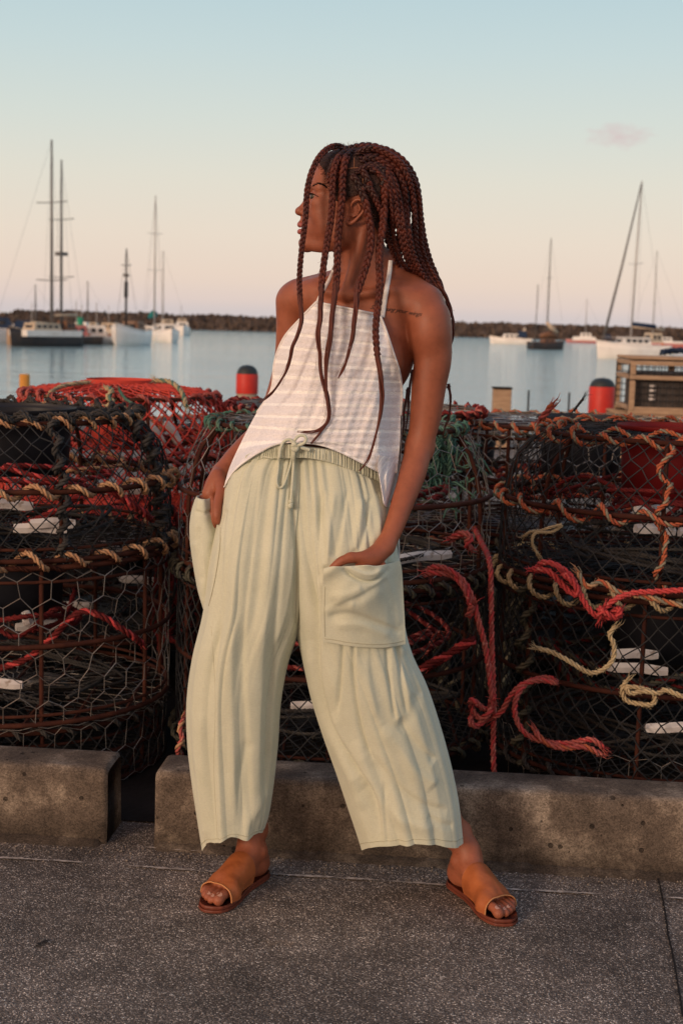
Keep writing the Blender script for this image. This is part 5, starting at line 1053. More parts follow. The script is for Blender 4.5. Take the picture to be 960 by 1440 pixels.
# finger and toe nails
def nail(px, py, rx, ry, ang, name='nail', m='nail', off=.0006, bv=None):
    q = [on(px+rx*math.cos(t)*math.cos(ang)-ry*math.sin(t)*math.sin(ang), py+rx*math.cos(t)*math.sin(ang)+ry*math.sin(t)*math.cos(ang), bv or BV, off) for t in np.linspace(0, 2*PI, 14, endpoint=False)]
    c = on(px, py, bv or BV, off+.0006)
    if c is None or any(v is None for v in q): return
    V = np.array(q+[c]); n = 14; pc(MB().add(V, np.array([[i, (i+1) % n, n] for i in range(n)])).build(name, MT[m], None, True))
nail(305.3, 733.5, 3.6, 6.5, .02); nail(464, 803.5, 3.2, 3.0, .8)
for Fq, i in ((Fq1, 1), (Fq2, -1)):
    for (a1, l1, r_, zz) in ((.247, .023, .0125, 1), (.246, .004, .0092, .9), (.238, -.0105, .0088, .9)):
        c = Fq(a1-.010, l1*i, SOLE+r_*1.95); x, y = PX(c); nail(float(x), float(y), r_*330, r_*260, .3*i, 'toenail', 'toenail')
# tattoo: fine script on the collar bone
try:
    cu = bpy.data.curves.new('tattoo', 'FONT'); cu.body = 'Start using your wings'; cu.shear = .55; cu.size = 1; cu.resolution_u = 2; cu.space_character = .92
    to = bpy.data.objects.new('tattoo', cu); SC.collection.objects.link(to); bpy.context.view_layer.update()
    dg = bpy.context.evaluated_depsgraph_get(); tm = bpy.data.meshes.new_from_object(to.evaluated_get(dg)); bpy.data.objects.remove(to)
    V = np.empty(len(tm.vertices)*3, 'f4'); tm.vertices.foreach_get('co', V); V = V.reshape(-1, 3).astype(float); V[:, 0] -= V[:, 0].min(); sx_ = V[:, 0].max(); V[:, 0] /= sx_
    x0, y0 = 520, 434; W_, Hh_ = 73, 8.6; q = []
    for vx, vy in V[:, :2]:
        xx = x0+W_*vx+vy*1.5; yy = y0+10.5*vx-Hh_*vy+.7*math.sin(vx*9); w = on(xx, yy, BV, .0007); q.append(w if w is not None else P(xx, yy, 3.0))
    for i, w in enumerate(q): tm.vertices[i].co = w
    tm.materials.clear(); tm.materials.append(MT['ink']); pc(link('tattoo', tm))
except Exception as ex: print('tattoo', ex)

# ---------------------------------------------------------------- trousers
def cloth_mat(name, col, var, scale=900, b=.35, sheen=.25):
    m = mat(name, col, .9, .12, 0, var, 14, 0, sheen=sheen); t = m.node_tree; bs = t.nodes['Principled BSDF']; n = t.nodes.new; l = t.links.new
    g = n('ShaderNodeTexCoord'); mpn = n('ShaderNodeMapping'); mpn.inputs['Scale'].default_value = (1, 1, .12); l(g.outputs['Object'], mpn.inputs[0])
    z = n('ShaderNodeTexNoise'); z.inputs['Scale'].default_value = scale; z.inputs['Detail'].default_value = 2; l(mpn.outputs[0], z.inputs[0])
    mp2 = n('ShaderNodeMapping'); mp2.inputs['Scale'].default_value = (.12, .12, 1); l(g.outputs['Object'], mp2.inputs[0])
    z2 = n('ShaderNodeTexNoise'); z2.inputs['Scale'].default_value = scale; z2.inputs['Detail'].default_value = 2; l(mp2.outputs[0], z2.inputs[0])
    z4 = n('ShaderNodeTexNoise'); z4.inputs['Scale'].default_value = 34; z4.inputs['Detail'].default_value = 4; l(g.outputs['Object'], z4.inputs[0])
    ad = n('ShaderNodeMath'); ad.operation = 'ADD'; l(z.outputs[0], ad.inputs[0]); l(z2.outputs[0], ad.inputs[1])
    bp = n('ShaderNodeBump'); bp.inputs['Strength'].default_value = b; bp.inputs['Distance'].default_value = .0012; l(ad.outputs[0], bp.inputs['Height'])
    bp2 = n('ShaderNodeBump'); bp2.inputs['Strength'].default_value = .22; bp2.inputs['Distance'].default_value = .005; l(z4.outputs[0], bp2.inputs['Height']); l(bp.outputs[0], bp2.inputs['Normal']); l(bp2.outputs[0], bs.inputs['Normal'])
    # slub: slight tone along threads
    src = bs.inputs['Base Color'].links[0].from_socket
    r = n('ShaderNodeMapRange'); r.inputs[1].default_value = .7; r.inputs[2].default_value = 1.3; r.inputs[3].default_value = .92; r.inputs[4].default_value = 1.06; l(ad.outputs[0], r.inputs[0])
    vv = n('ShaderNodeVectorMath'); vv.operation = 'SCALE'; l(src, vv.inputs[0]); l(r.outputs[0], vv.inputs['Scale']); l(vv.outputs[0], bs.inputs['Base Color'])
    return m
MT['sage'] = cloth_mat('sage_linen', (.60, .62, .505), (.55, .57, .455))
MT['sagestitch'] = mat('sage_stitching', (.42, .41, .31), .9, .1)
def polydist(X, Y, pts):
    """distance to a polyline in the traced plane and the signed side; also the position 0..1 along it"""
    best = np.full(X.shape, 1e9); sgn = np.zeros(X.shape); tt = np.zeros(X.shape); pts = cat(np.array(pts, float), max(8, len(pts)*4)); n = len(pts)-1
    for i in range(n):
        a, b = pts[i], pts[i+1]; d = b-a; L2 = d.dot(d)+1e-9; t = np.clip(((X-a[0])*d[0]+(Y-a[1])*d[1])/L2, 0, 1); ex = X-a[0]-t*d[0]; ey = Y-a[1]-t*d[1]; q = np.sqrt(ex*ex+ey*ey)
        m = q < best; best = np.where(m, q, best); sgn = np.where(m, np.sign(d[0]*ey-d[1]*ex), sgn); tt = np.where(m, (i+t)/n, tt)
    return best, sgn, tt
def crease(X, Y, pts, w, depth, sharp=0.0):
    d, sg, t = polydist(X, Y, pts); fade = np.clip(np.minimum(t, 1-t)*7+.05, 0, 1)
    ww = w*np.where(sg > 0, 1+sharp, 1-sharp*.75) if sharp else w
    return depth*np.exp(-(d/ww)**2)*fade
def grid_normals(A, cu):
    du = (np.roll(A, -1, 1)-np.roll(A, 1, 1)) if cu else np.gradient(A, axis=1); dv = np.gradient(A, axis=0); return nrm(np.cross(du, dv))
def leg_surface(rows, nv, nu, seed, gathers=True):
    R_ = cat(np.array(rows, float), nv); th = np.linspace(0, 2*PI, nu, endpoint=False)
    Yc, hd, pw = R_[:, 4], R_[:, 5], R_[:, 6]
    Lp = P(R_[:, 0], R_[:, 1], Yc); Rp = P(R_[:, 2], R_[:, 3], Yc); c = (Lp+Rp)/2; a = (Rp-Lp)/2
    C = np.sign(np.cos(th))*np.abs(np.cos(th))[None]**pw[:, None]; S_ = np.sign(np.sin(th))*np.abs(np.sin(th))[None]**pw[:, None]
    A = c[:, None]+a[:, None]*C[..., None]; A[..., 1] -= hd[:, None]*S_
    w = (C+1)/2; X = R_[:, 0:1]*(1-w)+R_[:, 2:3]*w; Y = R_[:, 1:2]*(1-w)+R_[:, 3:4]*w
    if seed == 2: Y = Y-8*np.exp(-(np.linspace(0, 1, nv)[:, None]/.06)**2)*4*w*(1-w)
    Fp = P(X, Y, Yc[:, None]-hd[:, None]*S_); fr = np.clip(S_, 0, 1)[..., None]; A[..., 2:3] = np.where(S_[..., None] > 0, Fp[..., 2:3], A[..., 2:3])
    A[..., 0:1] = np.where(S_[..., None] > 0, Fp[..., 0:1], A[..., 0:1])
    return A, th, R_
def folds1d(th, T, ks, amp, seed, drift=.6):
    rg = np.random.default_rng(seed); d = np.zeros((len(T), len(th)))
    for k in ks: d += rg.uniform(.5, 1)*np.cos(k*th[None]+rg.uniform(0, 6.28)+drift*rg.normal(0, 1)*np.sin(T[:, None]*rg.uniform(2, 5)+rg.uniform(0, 6)))
    return amp*d/math.sqrt(len(ks))
rowsL = [(342, 641, 440, 643, 3.055, .096, .80), (322, 668, 440, 676, 3.05, .108, .80), (304, 740, 440, 740, 3.04, .122, .80), (292, 800, 438, 800, 3.035, .128, .82), (285, 862, 428, 868, 3.04, .128, .9), (270, 925, 406, 930, 3.05, .120, .95),
         (262, 985, 395, 988, 3.06, .112, 1), (263, 1045, 391, 1045, 3.08, .105, 1), (270, 1105, 385, 1102, 3.10, .100, 1), (277, 1150, 378, 1146, 3.115, .098, 1), (284, 1191, 371, 1170, 3.125, .098, 1)]
rowsR = [(392, 636, 538, 682, 3.055, .096, .80), (392, 676, 548, 706, 3.05, .108, .80), (394, 748, 557, 762, 3.04, .122, .80), (398, 800, 563, 806, 3.035, .126, .82), (411, 868, 568, 872, 3.035, .126, .9), (424, 922, 579, 918, 3.04, .120, .95),
         (437, 978, 601, 966, 3.05, .118, 1), (454, 1034, 620, 1024, 3.065, .112, 1), (474, 1092, 636, 1084, 3.08, .105, 1), (492, 1146, 646, 1136, 3.09, .100, 1), (508, 1192, 651, 1188, 3.10, .10, 1)]
AL, th, _ = leg_surface(rowsL, 560, 460, 1); AR, th, _ = leg_surface(rowsR, 560, 460, 2)
T = np.linspace(0, 1, 560)
def shape_leg(A, seed, creases, wave):
    X, Y = PX(A); n = grid_normals(A, True); front = np.clip(-n[..., 1]*1.6+.15, 0, 1)
    if (n[..., 1]*(np.sin(th)[None] > .5)).sum() > 0: n = -n; front = np.clip(-n[..., 1]*1.6+.15, 0, 1)
    e1 = np.interp(T, [0, .03, .12, .30, .6, 1], [.3, 1, .75, .25, .08, .05])[:, None]; e2 = np.interp(T, [0, .1, .35, 1], [.15, .6, 1, 1])[:, None]; e3 = np.interp(T, [.75, 1], [0, 1])[:, None]
    def train(k, amp, sd, pw=.75):
        rg = np.random.default_rng(sd); tt = T[:, None]; th_ = th[None]; ph = k*th_+1.9*np.sin(2*th_+rg.uniform(0, 6))+1.4*np.sin(5*th_+rg.uniform(0, 6)+1.2*tt)+1.0*np.sin(3*th_+3.2*tt+rg.uniform(0, 6))+1.2*np.sin(tt*3.5+rg.uniform(0, 6))
        am = .55+.45*np.sin(3*th_+rg.uniform(0, 6)+2*tt)*np.sin(7*th_+rg.uniform(0, 6)-3*tt)
        return amp*am*(2*np.abs(np.cos(ph/2))**pw-1)
    d = train(36, .0030, seed+7)*e1+train(21, .0034, seed+8)*np.clip(e1*1.1, 0, 1)+train(13, .0042, seed+9, .9)*e2+folds1d(th, T, [27, 31, 34, 38, 43, 47], .0016, seed, .5)*e1+folds1d(th, T, [9, 11, 13, 16, 19], .0022, seed+1, .8)*e2+folds1d(th, T, [4, 5, 6, 8], .0020, seed+2, .8)*e2+folds1d(th, T, wave, .0035, seed+3, .2)*e3
    edge = np.clip(1-np.abs(np.cos(th))[None]**6, .25, 1); d = d*edge
    for (pts, w, dp, sh) in creases: d += crease(X, Y, pts, w, dp, sh)*front
    return A+n*d[..., None]
cL = [([(410, 690), (416, 760), (417, 830), (415, 884)], 3.5, -.007, 0), ([(326, 668), (314, 740), (309, 850), (303, 980), (304, 1090), (308, 1185)], 5, -.0050, .3), ([(352, 652), (336, 780), (326, 930), (327, 1060), (334, 1185)], 7, .0055, .3),
      ([(366, 650), (352, 780), (341, 900), (346, 1040), (352, 1170)], 6, -.0055, .4), ([(392, 655), (378, 800), (366, 940), (362, 1080), (362, 1165)], 8, .0055, .3), ([(402, 680), (394, 800), (386, 900), (378, 1010), (374, 1120)], 5, -.005, .3),
      ([(284, 1000), (285, 1100), (291, 1185)], 8, .004, 0), ([(340, 640), (322, 690), (318, 720)], 5, .004, 0), ([(430, 690), (428, 760), (426, 850)], 5, .004, 0), ([(352, 1040), (336, 1100), (330, 1180)], 6, -.004, .3), ([(378, 1110), (352, 1150), (340, 1180)], 6, .003, .2)]
cR = [([(410, 690), (416, 760), (417, 830), (416, 890)], 3.5, -.007, 0), ([(432, 690), (440, 800), (446, 880), (448, 950), (462, 1010), (495, 1070), (525, 1120), (536, 1188)], 6, -.0125, .5), ([(436, 900), (448, 985), (480, 1058), (514, 1108)], 9, .009, .2),
      ([(455, 690), (448, 760), (450, 820)], 4, -.006, .4), ([(470, 690), (462, 760), (458, 800)], 5, .006, .2), ([(488, 690), (478, 750), (470, 785)], 4, -.005, .4), ([(508, 700), (502, 745), (498, 775)], 5, .005, 0), ([(520, 700), (514, 740), (506, 775)], 3.5, -.005, .3), ([(532, 690), (532, 730), (524, 765)], 5, .004, 0),
      ([(484, 885), (481, 940), (476, 1000)], 3.0, -.0062, .5), ([(499, 885), (498, 950), (508, 1020), (524, 1070)], 3.0, -.0062, .5), ([(516, 890), (518, 950), (530, 1010)], 5, .003, .2), ([(544, 885), (548, 950), (557, 1015)], 3.0, -.0062, .5), ([(558, 885), (563, 945), (574, 1005)], 3.0, -.0062, .5),
      ([(570, 915), (582, 950), (592, 980)], 4, -.005, .4),
      ([(520, 1060), (560, 1108), (595, 1132), (628, 1140)], 8, -.0055, .4), ([(540, 1020), (580, 1080), (612, 1104)], 10, .006, .3), ([(560, 1010), (588, 1050), (612, 1070)], 7, -.0055, .4), ([(500, 1040), (530, 1110), (560, 1150), (610, 1168)], 9, .006, .2), ([(540, 1100), (542, 1150), (545, 1188)], 3, -.003, 0),
      ([(600, 1148), (620, 1158), (636, 1160)], 5, -.003, .2), ([(470, 1000), (490, 1070), (512, 1140)], 8, .005, .2), ([(585, 975), (575, 1010), (560, 1030)], 8, -.004, 0)]
AL = shape_leg(AL, 21, cL, [5, 7, 9, 11]); AR = shape_leg(AR, 33, cR, [4, 6, 7])
# scalloped hem
hem = 1+0*th; AL[-60:, :, 2] += (np.linspace(0, 1, 60)[:, None]**2)*(.0045*np.cos(7*th+1.2)+.005*np.cos(3*th))[None]
AR[-60:, :, 2] += (np.linspace(0, 1, 60)[:, None]**2)*(.003*np.cos(5*th+.2)+.004*np.cos(3*th+1))[None]
def close_hem(A):
    rim = [A]
    for k, sc in ((0, .985), (2, .968), (20, .955), (60, .93)):
        q = A[-1-k].copy(); c = q.mean(0); q[:, :2] = c[:2]+(q[:, :2]-c[:2])*sc; rim.append(q[None])
    return np.concatenate(rim)
tro_mb = MB(); AL2, AR2 = close_hem(AL), close_hem(AR)
tro_mb.grid(AL2[:, ::-1], 0, True).grid(AR2[:, ::-1], 0, True)
trousers = pc(tro_mb.build('trousers', [MT['sage']], None, True))
TV = bvh(trousers)
def seam(name, pts, r, m, tree, parent, off=.0006, n=40, stitch=False):
    Q = cat(np.array(pts, float), n); q = [on(a, b, tree, off) for a, b in Q]; q = np.array([v for v in q if v is not None])
    if len(q) < 3: return
    for k in range(2): q[1:-1] = (q[:-2]+2*q[1:-1]+q[2:])/4
    return sub(MB().tube(q, r, 5).build(name, m, None, True), parent)
seam('centre_seam', [(412, 690), (416, 760), (417, 830), (415, 876)], .0009, MT['sagestitch'], TV, trousers, -.0002)
for A, tn in ((AL, 1), (AR, 2)):
    for k in (-14,):
        ring_ = A[k]+grid_normals(A, True)[k]*0; sgn = 1
        c = ring_.mean(0); q = c+(ring_-c)*1.0045; sub(MB().tube(q, .0007, 4, closed=True).build('hem_stitching', MT['sagestitch'], None, True), trousers)
seam('side_seam', [(297, 880), (303, 980), (301, 1080), (306, 1180)], .0005, MT['sagestitch'], TV, trousers, -.0001, 60)
# waistband: gathered, elasticated
def band_rows():
    top = np.array([(346, 640), (372, 627), (395, 623), (430, 628), (470, 634), (505, 650), (538, 668)], float); bot = np.array([(342, 652), (368, 646), (395, 646), (430, 645), (470, 653), (505, 668), (538, 685)], float)
    return top, bot
tp_, bt_ = band_rows(); nu = 520; u = np.linspace(0, 1, nu); tpc = cat(tp_, nu); btc = cat(bt_, nu); rg = np.random.default_rng(3)
jit = cat(rg.normal(0, 1, 60), nu); bandA = np.zeros((22, nu, 3))
for i, t in enumerate(np.linspace(0, 1, 22)):
    X = tpc[:, 0]*(1-t)+btc[:, 0]*t; Y = tpc[:, 1]*(1-t)+btc[:, 1]*t; ph = 2*PI*u*54+jit*1.1+.8*math.sin(t*2.5)*jit
    bulge = .0026*math.sin(PI*min(1, t*1.0))**.6; edge_ = .0
    w = (X-320)/(545-320); Yd = 2.944+.34*np.abs(w-.47)**2.3
    q = P(X, Y, Yd); q[:, 1] -= bulge+.0016*np.sin(ph)*math.sin(PI*t)**.7+.002*(1-t); bandA[i] = q
for i in (0, 21): bandA[i, :, 1] += .012
wb_ = MB().grid(bandA[:, ::1]).build('waistband', MT['sage'], None, True); sub(wb_, trousers)
WBV = bvh(wb_)
seam('waistband_piping', [(370, 642), (395, 646), (430, 645), (470, 653), (505, 668), (536, 684)], .0017, MT['sage'], WBV, trousers, .0015, 90)
# pocket over the picture-right thigh: pleated flap of cloth with a bagging upper edge
def drape(name, quad, nu, nv, tree, off, bulge, mat_, parent, fb, creases=(), rim=.004, edgefn=None):
    q = np.array(quad, float)   # rows of points: list of polylines top->bottom
    R_ = cat(np.stack([cat(np.array(r, float), nu) for r in q]), nv); X, Y = R_[..., 0], R_[..., 1]; D = np.full(X.shape, np.nan)
    for i in range(0, nv, 3):
        for j in range(0, nu, 3):
            for tr_ in tree:
                hh = hit(X[i, j], Y[i, j], tr_)
                if hh is not None: D[i, j] = hh[1] if np.isnan(D[i, j]) else min(D[i, j], hh[1])
    si, sj = np.arange(0, nv, 3), np.arange(0, nu, 3); Ds = D[np.ix_(si, sj)]
    for it in range(60):
        nn = np.isnan(Ds)
        if not nn.any(): break
        P_ = np.pad(Ds, 1, constant_values=np.nan); st_ = np.stack([P_[:-2, 1:-1], P_[2:, 1:-1], P_[1:-1, :-2], P_[1:-1, 2:]]); import warnings
        with warnings.catch_warnings(): warnings.simplefilter('ignore'); mval = np.nanmean(st_, 0)
        Ds = np.where(nn, mval, Ds)
    for k in range(70):
        P_ = np.pad(Ds, 1, mode='edge'); av_ = (P_[:-2, 1:-1]+P_[2:, 1:-1]+P_[1:-1, :-2]+P_[1:-1, 2:])/4; Ds = np.minimum(Ds, av_) if k < 62 else Ds*.4+av_*.6-.0003
    D = np.stack([np.interp(np.arange(nu), sj, Ds[i]) for i in range(len(si))]); D = np.stack([np.interp(np.arange(nv), si, D[:, j]) for j in range(nu)], 1)
    uu = np.linspace(0, 1, nu)[None]; vv = np.linspace(0, 1, nv)[:, None]; bl = bulge(uu, vv) if callable(bulge) else bulge*np.sin(PI*uu)*np.sin(PI*vv)
    d = D-off-bl
    for (pts, w, dp, sh) in creases: d -= crease(X, Y, pts, w, dp, sh)
    A = P(X, Y, d)
    # rolled edges back to the cloth
    back = A.copy(); back[..., 1] += rim
    full = np.concatenate([back[:1]*1.0, A, back[-1:]], 0); l_ = full[:, :1].copy(); l_[..., 1] += rim; r_ = full[:, -1:].copy(); r_[..., 1] += rim
    full = np.concatenate([l_, full, r_], 1)
    o = MB().grid(full).build(name, mat_, None, True)
    if parent is not None: sub(o, parent)
    return o, A
pk_rows = [[(455, 800), (466, 797), (480, 797), (497, 796), (515, 795), (530, 796), (546, 793), (562, 788)], [(454, 815), (468, 812), (484, 814), (500, 815), (518, 815), (535, 813), (551, 808), (565, 803)],
           [(453, 845), (470, 845), (486, 845), (502, 845), (520, 845), (537, 844), (553, 842), (567, 838)], [(453, 878), (470, 879), (486, 880), (503, 881), (521, 881), (538, 880), (554, 877), (569, 873)], [(454, 903), (471, 905), (487, 908), (504, 910), (522, 911), (539, 911), (555, 909), (570, 906)]]
pocket, PA = drape('pocket', pk_rows, 130, 120, [TV, BV], .005, lambda u_, v_: .008*np.sin(PI*np.clip(u_*.93+.05, 0, 1))**.7*(1-v_)**.8+.005*np.sin(PI*v_), MT['sage'], trousers, 2.9,
    creases=[([(482, 799), (496, 810), (512, 817), (527, 816), (540, 806), (546, 796)], 2.6, -.0075, .4), ([(486, 794), (500, 803), (514, 808), (528, 807), (538, 799)], 4, .005, 0), ([(468, 855), (500, 842), (528, 826), (545, 815)], 5, -.0045, .4), ([(460, 868), (490, 862), (530, 876), (564, 890)], 5.5, -.0050, .4),
             ([(462, 838), (486, 838), (510, 826)], 7, .004, .2), ([(470, 880), (510, 880), (550, 895)], 6, .003, .2), ([(455, 862), (475, 850), (500, 850)], 6, .003, .2), ([(545, 815), (556, 845), (562, 880)], 6, .003, 0)])
seam('pocket_stitching', [(456, 898), (471, 900), (487, 903), (504, 905), (522, 906), (539, 906), (555, 904), (567, 901)], .0008, MT['sagestitch'], bvh(pocket), trousers, .0002, 60)
seam('pocket_stitching', [(457, 895), (456, 860), (457, 825)], .0008, MT['sagestitch'], bvh(pocket), trousers, .0002, 40)
# pocket on the picture-left hip: a sagging bag seen from its side
pr = [(277, 699, 298, 701, 3.055, .045), (275, 703, 300, 706, 3.055, .048), (270, 722, 306, 728, 3.055, .052), (268, 745, 314, 750, 3.055, .055), (270, 775, 316, 778, 3.055, .055), (274, 805, 313, 808, 3.055, .052), (279, 832, 308, 835, 3.055, .045), (286, 856, 302, 858, 3.06, .032)]
R_ = cat(np.array(pr, float), 150); nu = 150; th2 = np.linspace(0, 2*PI, nu, endpoint=False); Lp = P(R_[:, 0], R_[:, 1], R_[:, 4]); Rp = P(R_[:, 2], R_[:, 3], R_[:, 4]); c = (Lp+Rp)/2; a = (Rp-Lp)/2
A = c[:, None]+a[:, None]*np.cos(th2)[None, :, None]; A[..., 1] -= R_[:, 5][:, None]*np.sin(th2)[None]
X, Y = PX(A); n_ = grid_normals(A, True); 
if (n_[..., 1]*(np.sin(th2)[None] > .5)).sum() > 0: n_ = -n_
d = folds1d(th2, np.linspace(0, 1, 150), [3, 5, 7], .0016, 77, .8)
for (pts, w, dp, sh) in (([(274, 718), (288, 722), (300, 716)], 3, -.003, .3), ([(272, 760), (284, 790), (288, 840)], 5, .003, 0), ([(300, 760), (294, 800), (292, 845)], 5, -.003, .3), ([(280, 740), (282, 780), (286, 820)], 4, -.003, .3)): d += crease(X, Y, pts, w, dp, sh)
A = A+n_*d[..., None]
lip = []
for sc, dz in ((.90, -.02), (.93, .0), (.97, .003)):
    q = A[0].copy(); cc_ = q.mean(0); q = cc_+(q-cc_)*sc; q[:, 2] += dz; lip.append(q[None])
A = np.concatenate(lip+[A]); hp_ = sub(MB().grid(A[:, ::-1], 0, True).build('pocket', MT['sage'], None, True), trousers)
seam('pocket_stitching', [(310, 742), (309, 770), (304, 805), (299, 830), (293.5, 852)], .0010, MT['sagestitch'], TV, trousers, .0012, 50)
# drawstring: bow, loops, knotted end
ds = MB()
def cord(pts, r=.0026, n=40, off=.006, tree=None):
    Q = cat(np.array(pts, float), n); q = []
    last = 2.935
    for a_, b_ in Q[:, :2]:
        hh = None
        for t_ in (WBV, TV, ):
            g_ = hit(a_, b_, t_)
            if g_ is not None and (hh is None or g_[1] < hh[1]): hh = g_
        if hh is not None: last = hh[1]
        q.append(P(a_, b_, last-off))
    q = np.array(q)
    for k in range(6): q[1:-1] = (q[:-2]+2*q[1:-1]+q[2:])/4
    ds.tube(q, r, 7)
cord([(414, 620), (419, 613), (427, 612), (431, 617), (428, 623), (420, 626), (415, 627)], .0034, 30, .020); cord([(415, 628), (409, 618), (400, 620), (395, 629), (393, 644)], .0034, 30, .012)
cord([(416, 627), (426, 630), (436, 633)], .0040, 16, .010); cord([(392, 643), (391, 662), (389, 678), (393, 686), (399, 682), (404, 668), (409, 650), (413, 632)], .0028, 60, .006)
cord([(414, 628), (413, 650), (411, 680), (409, 706)], .0034, 40, .008); cord([(408, 704), (411, 708), (407, 711), (409, 713)], .0046, 12, .009); cord([(413, 624), (418, 628), (415, 633), (411, 629)], .0060, 16, .014)
sub(ds.build('drawstring', MT['sage'], None, True), trousers)

# ---------------------------------------------------------------- halter top
def top_mat():
    m = bpy.data.materials.new('white_striped_weave'); m.use_nodes = True; t = m.node_tree; b = t.nodes['Principled BSDF']; n = t.nodes.new; l = t.links.new
    b.inputs['Roughness'].default_value = .92; b.inputs['Specular IOR Level'].default_value = .1; b.inputs['Sheen Weight'].default_value = .2
    uv = n('ShaderNodeUVMap'); uv.uv_map = 'UVMap'; s = n('ShaderNodeSeparateXYZ'); l(uv.outputs[0], s.inputs[0])
    z = n('ShaderNodeTexNoise'); z.inputs['Scale'].default_value = 26; l(uv.outputs[0], z.inputs[0])
    a = n('ShaderNodeMath'); a.operation = 'MULTIPLY_ADD'; l(z.outputs[0], a.inputs[0]); a.inputs[1].default_value = .012; l(s.outputs[1], a.inputs[2])
    m1 = n('ShaderNodeMath'); m1.operation = 'MULTIPLY'; l(a.outputs[0], m1.inputs[0]); m1.inputs[1].default_value = 11.5
    f = n('ShaderNodeMath'); f.operation = 'FRACT'; l(m1.outputs[0], f.inputs[0])
    p1 = n('ShaderNodeMath'); p1.operation = 'PINGPONG'; l(f.outputs[0], p1.inputs[0]); p1.inputs[1].default_value = .5
    r = n('ShaderNodeMapRange'); r.inputs[1].default_value = .35; r.inputs[2].default_value = .42; l(p1.outputs[0], r.inputs[0])
    mp_ = n('ShaderNodeMapping'); mp_.inputs['Scale'].default_value = (70, 150, 1); l(uv.outputs[0], mp_.inputs[0])
    w = n('ShaderNodeTexVoronoi'); w.inputs['Scale'].default_value = 1; w.inputs['Randomness'].default_value = .75; l(mp_.outputs[0], w.inputs[0])
    wr = n('ShaderNodeMapRange'); wr.inputs[1].default_value = .1; wr.inputs[2].default_value = .7; wr.inputs[3].default_value = .84; wr.inputs[4].default_value = 1.0; l(w.outputs['Distance'], wr.inputs[0])
    x = n('ShaderNodeMix'); x.data_type = 'RGBA'; l(r.outputs[0], x.inputs['Factor']); x.inputs[6].default_value = (.81, .785, .82, 1); x.inputs[7].default_value = (.97, .96, .96, 1)
    vv = n('ShaderNodeVectorMath'); vv.operation = 'SCALE'; l(x.outputs[2], vv.inputs[0]); l(wr.outputs[0], vv.inputs['Scale']); l(vv.outputs[0], b.inputs['Base Color'])
    ad = n('ShaderNodeMath'); ad.operation = 'MULTIPLY_ADD'; l(r.outputs[0], ad.inputs[0]); ad.inputs[1].default_value = .35; 
    iv = n('ShaderNodeMath'); iv.operation = 'MULTIPLY'; l(w.outputs['Distance'], iv.inputs[0]); iv.inputs[1].default_value = .7; l(iv.outputs[0], ad.inputs[2])
    bp = n('ShaderNodeBump'); bp.inputs['Strength'].default_value = .7; bp.inputs['Distance'].default_value = .0022; l(ad.outputs[0], bp.inputs['Height']); l(bp.outputs[0], b.inputs['Normal'])
    return m
MT['top'] = top_mat(); MT['strap'] = mat('white_binding', (.80, .77, .76), .9, .1, 0, (.7, .67, .67), 90)
# rows: left edge, right edge, edge depth, bulge
tr = [((444, 425), (534, 443), 3.035, .036, 5), ((424, 446), (543, 466), 3.055, .062, 3), ((399, 475), (552, 494), 3.085, .098, 1), ((386, 508), (561, 522), 3.095, .122, 0), ((381, 548), (565, 550), 3.095, .132, 0), ((360, 582), (563, 586), 3.085, .136, 2), ((343, 614), (562, 622), 3.07, .132, 4)]
K = 13; uu = np.linspace(0, 1, K); rows3 = []
for (Lx, Ly), (Rx, Ry), Ye, bl, sagp in tr:
    X = Lx+(Rx-Lx)*uu; Y = Ly+(Ry-Ly)*uu+sagp*np.sin(PI*uu)*0; ph = np.arccos(1-2*uu); rows3.append(np.stack([X, Y, Ye-bl*np.sin(ph)**.75], 1))
hemp = cat(np.array([(315, 685, 3.06), (328, 664, 3.01), (345, 649, 2.975), (362, 638, 2.955), (378, 628, 2.945), (398, 623, 2.940), (416, 622, 2.938), (440, 625, 2.938), (462, 629, 2.94), (488, 641, 2.945), (512, 653, 2.953), (533, 664, 2.97), (547, 668, 3.0), (558, 664, 3.055)], float), K)
mid = rows3[-1]*.42+hemp*.58; mid[:, 0] += np.array([-3, -2, 0, 0, 0, 0, 0, 0, 0, 0, 2, 2, 0])[:K]
rows3 += [mid, hemp]
nvT, nuT = 300, 360
RA = np.stack([cat(np.array(r), nuT) for r in rows3]); RA = cat(RA, nvT); X, Y, D = RA[..., 0], RA[..., 1], RA[..., 2].copy()
rg = np.random.default_rng(12)
vv_ = np.linspace(0, 1, nvT)[:, None]; u2 = np.linspace(0, 1, nuT)[None]
Dn = np.zeros_like(D)
for (pts, w, dp, sh) in (([(446, 430), (432, 480), (405, 560), (360, 630)], 9, -.005, .3), ([(455, 440), (440, 520), (415, 590), (370, 632)], 10, .004, 0), ([(535, 450), (548, 520), (548, 600), (553, 655)], 7, -.006, .4), ([(525, 450), (530, 520), (525, 600)], 10, .004, 0),
                     ([(470, 520), (440, 580), (412, 620)], 8, -.004, .3), ([(490, 540), (470, 590), (440, 622)], 9, .004, 0), ([(520, 560), (500, 610), (490, 640)], 8, -.003, .3), ([(385, 560), (350, 620), (325, 670)], 8, .004, 0), ([(375, 590), (348, 640), (335, 655)], 5, -.004, .4), ([(540, 560), (532, 620), (536, 655)], 6, .004, .2), ([(400, 540), (380, 590), (345, 635)], 6, -.0035, .3)):
    Dn += crease(X, Y, pts, w, dp, sh)
Dn += .0008*np.sin(X*.21+Y*.03+1)*np.sin(Y*.035)+.0008*np.sin(Y*.62+.6*np.sin(X*.09))+.0006*np.sin(X*.5+Y*.17)
sd_ = np.arange(0, nvT, 6); sj_ = np.arange(0, nuT, 6); M_ = np.full((len(sd_), len(sj_)), 9.)
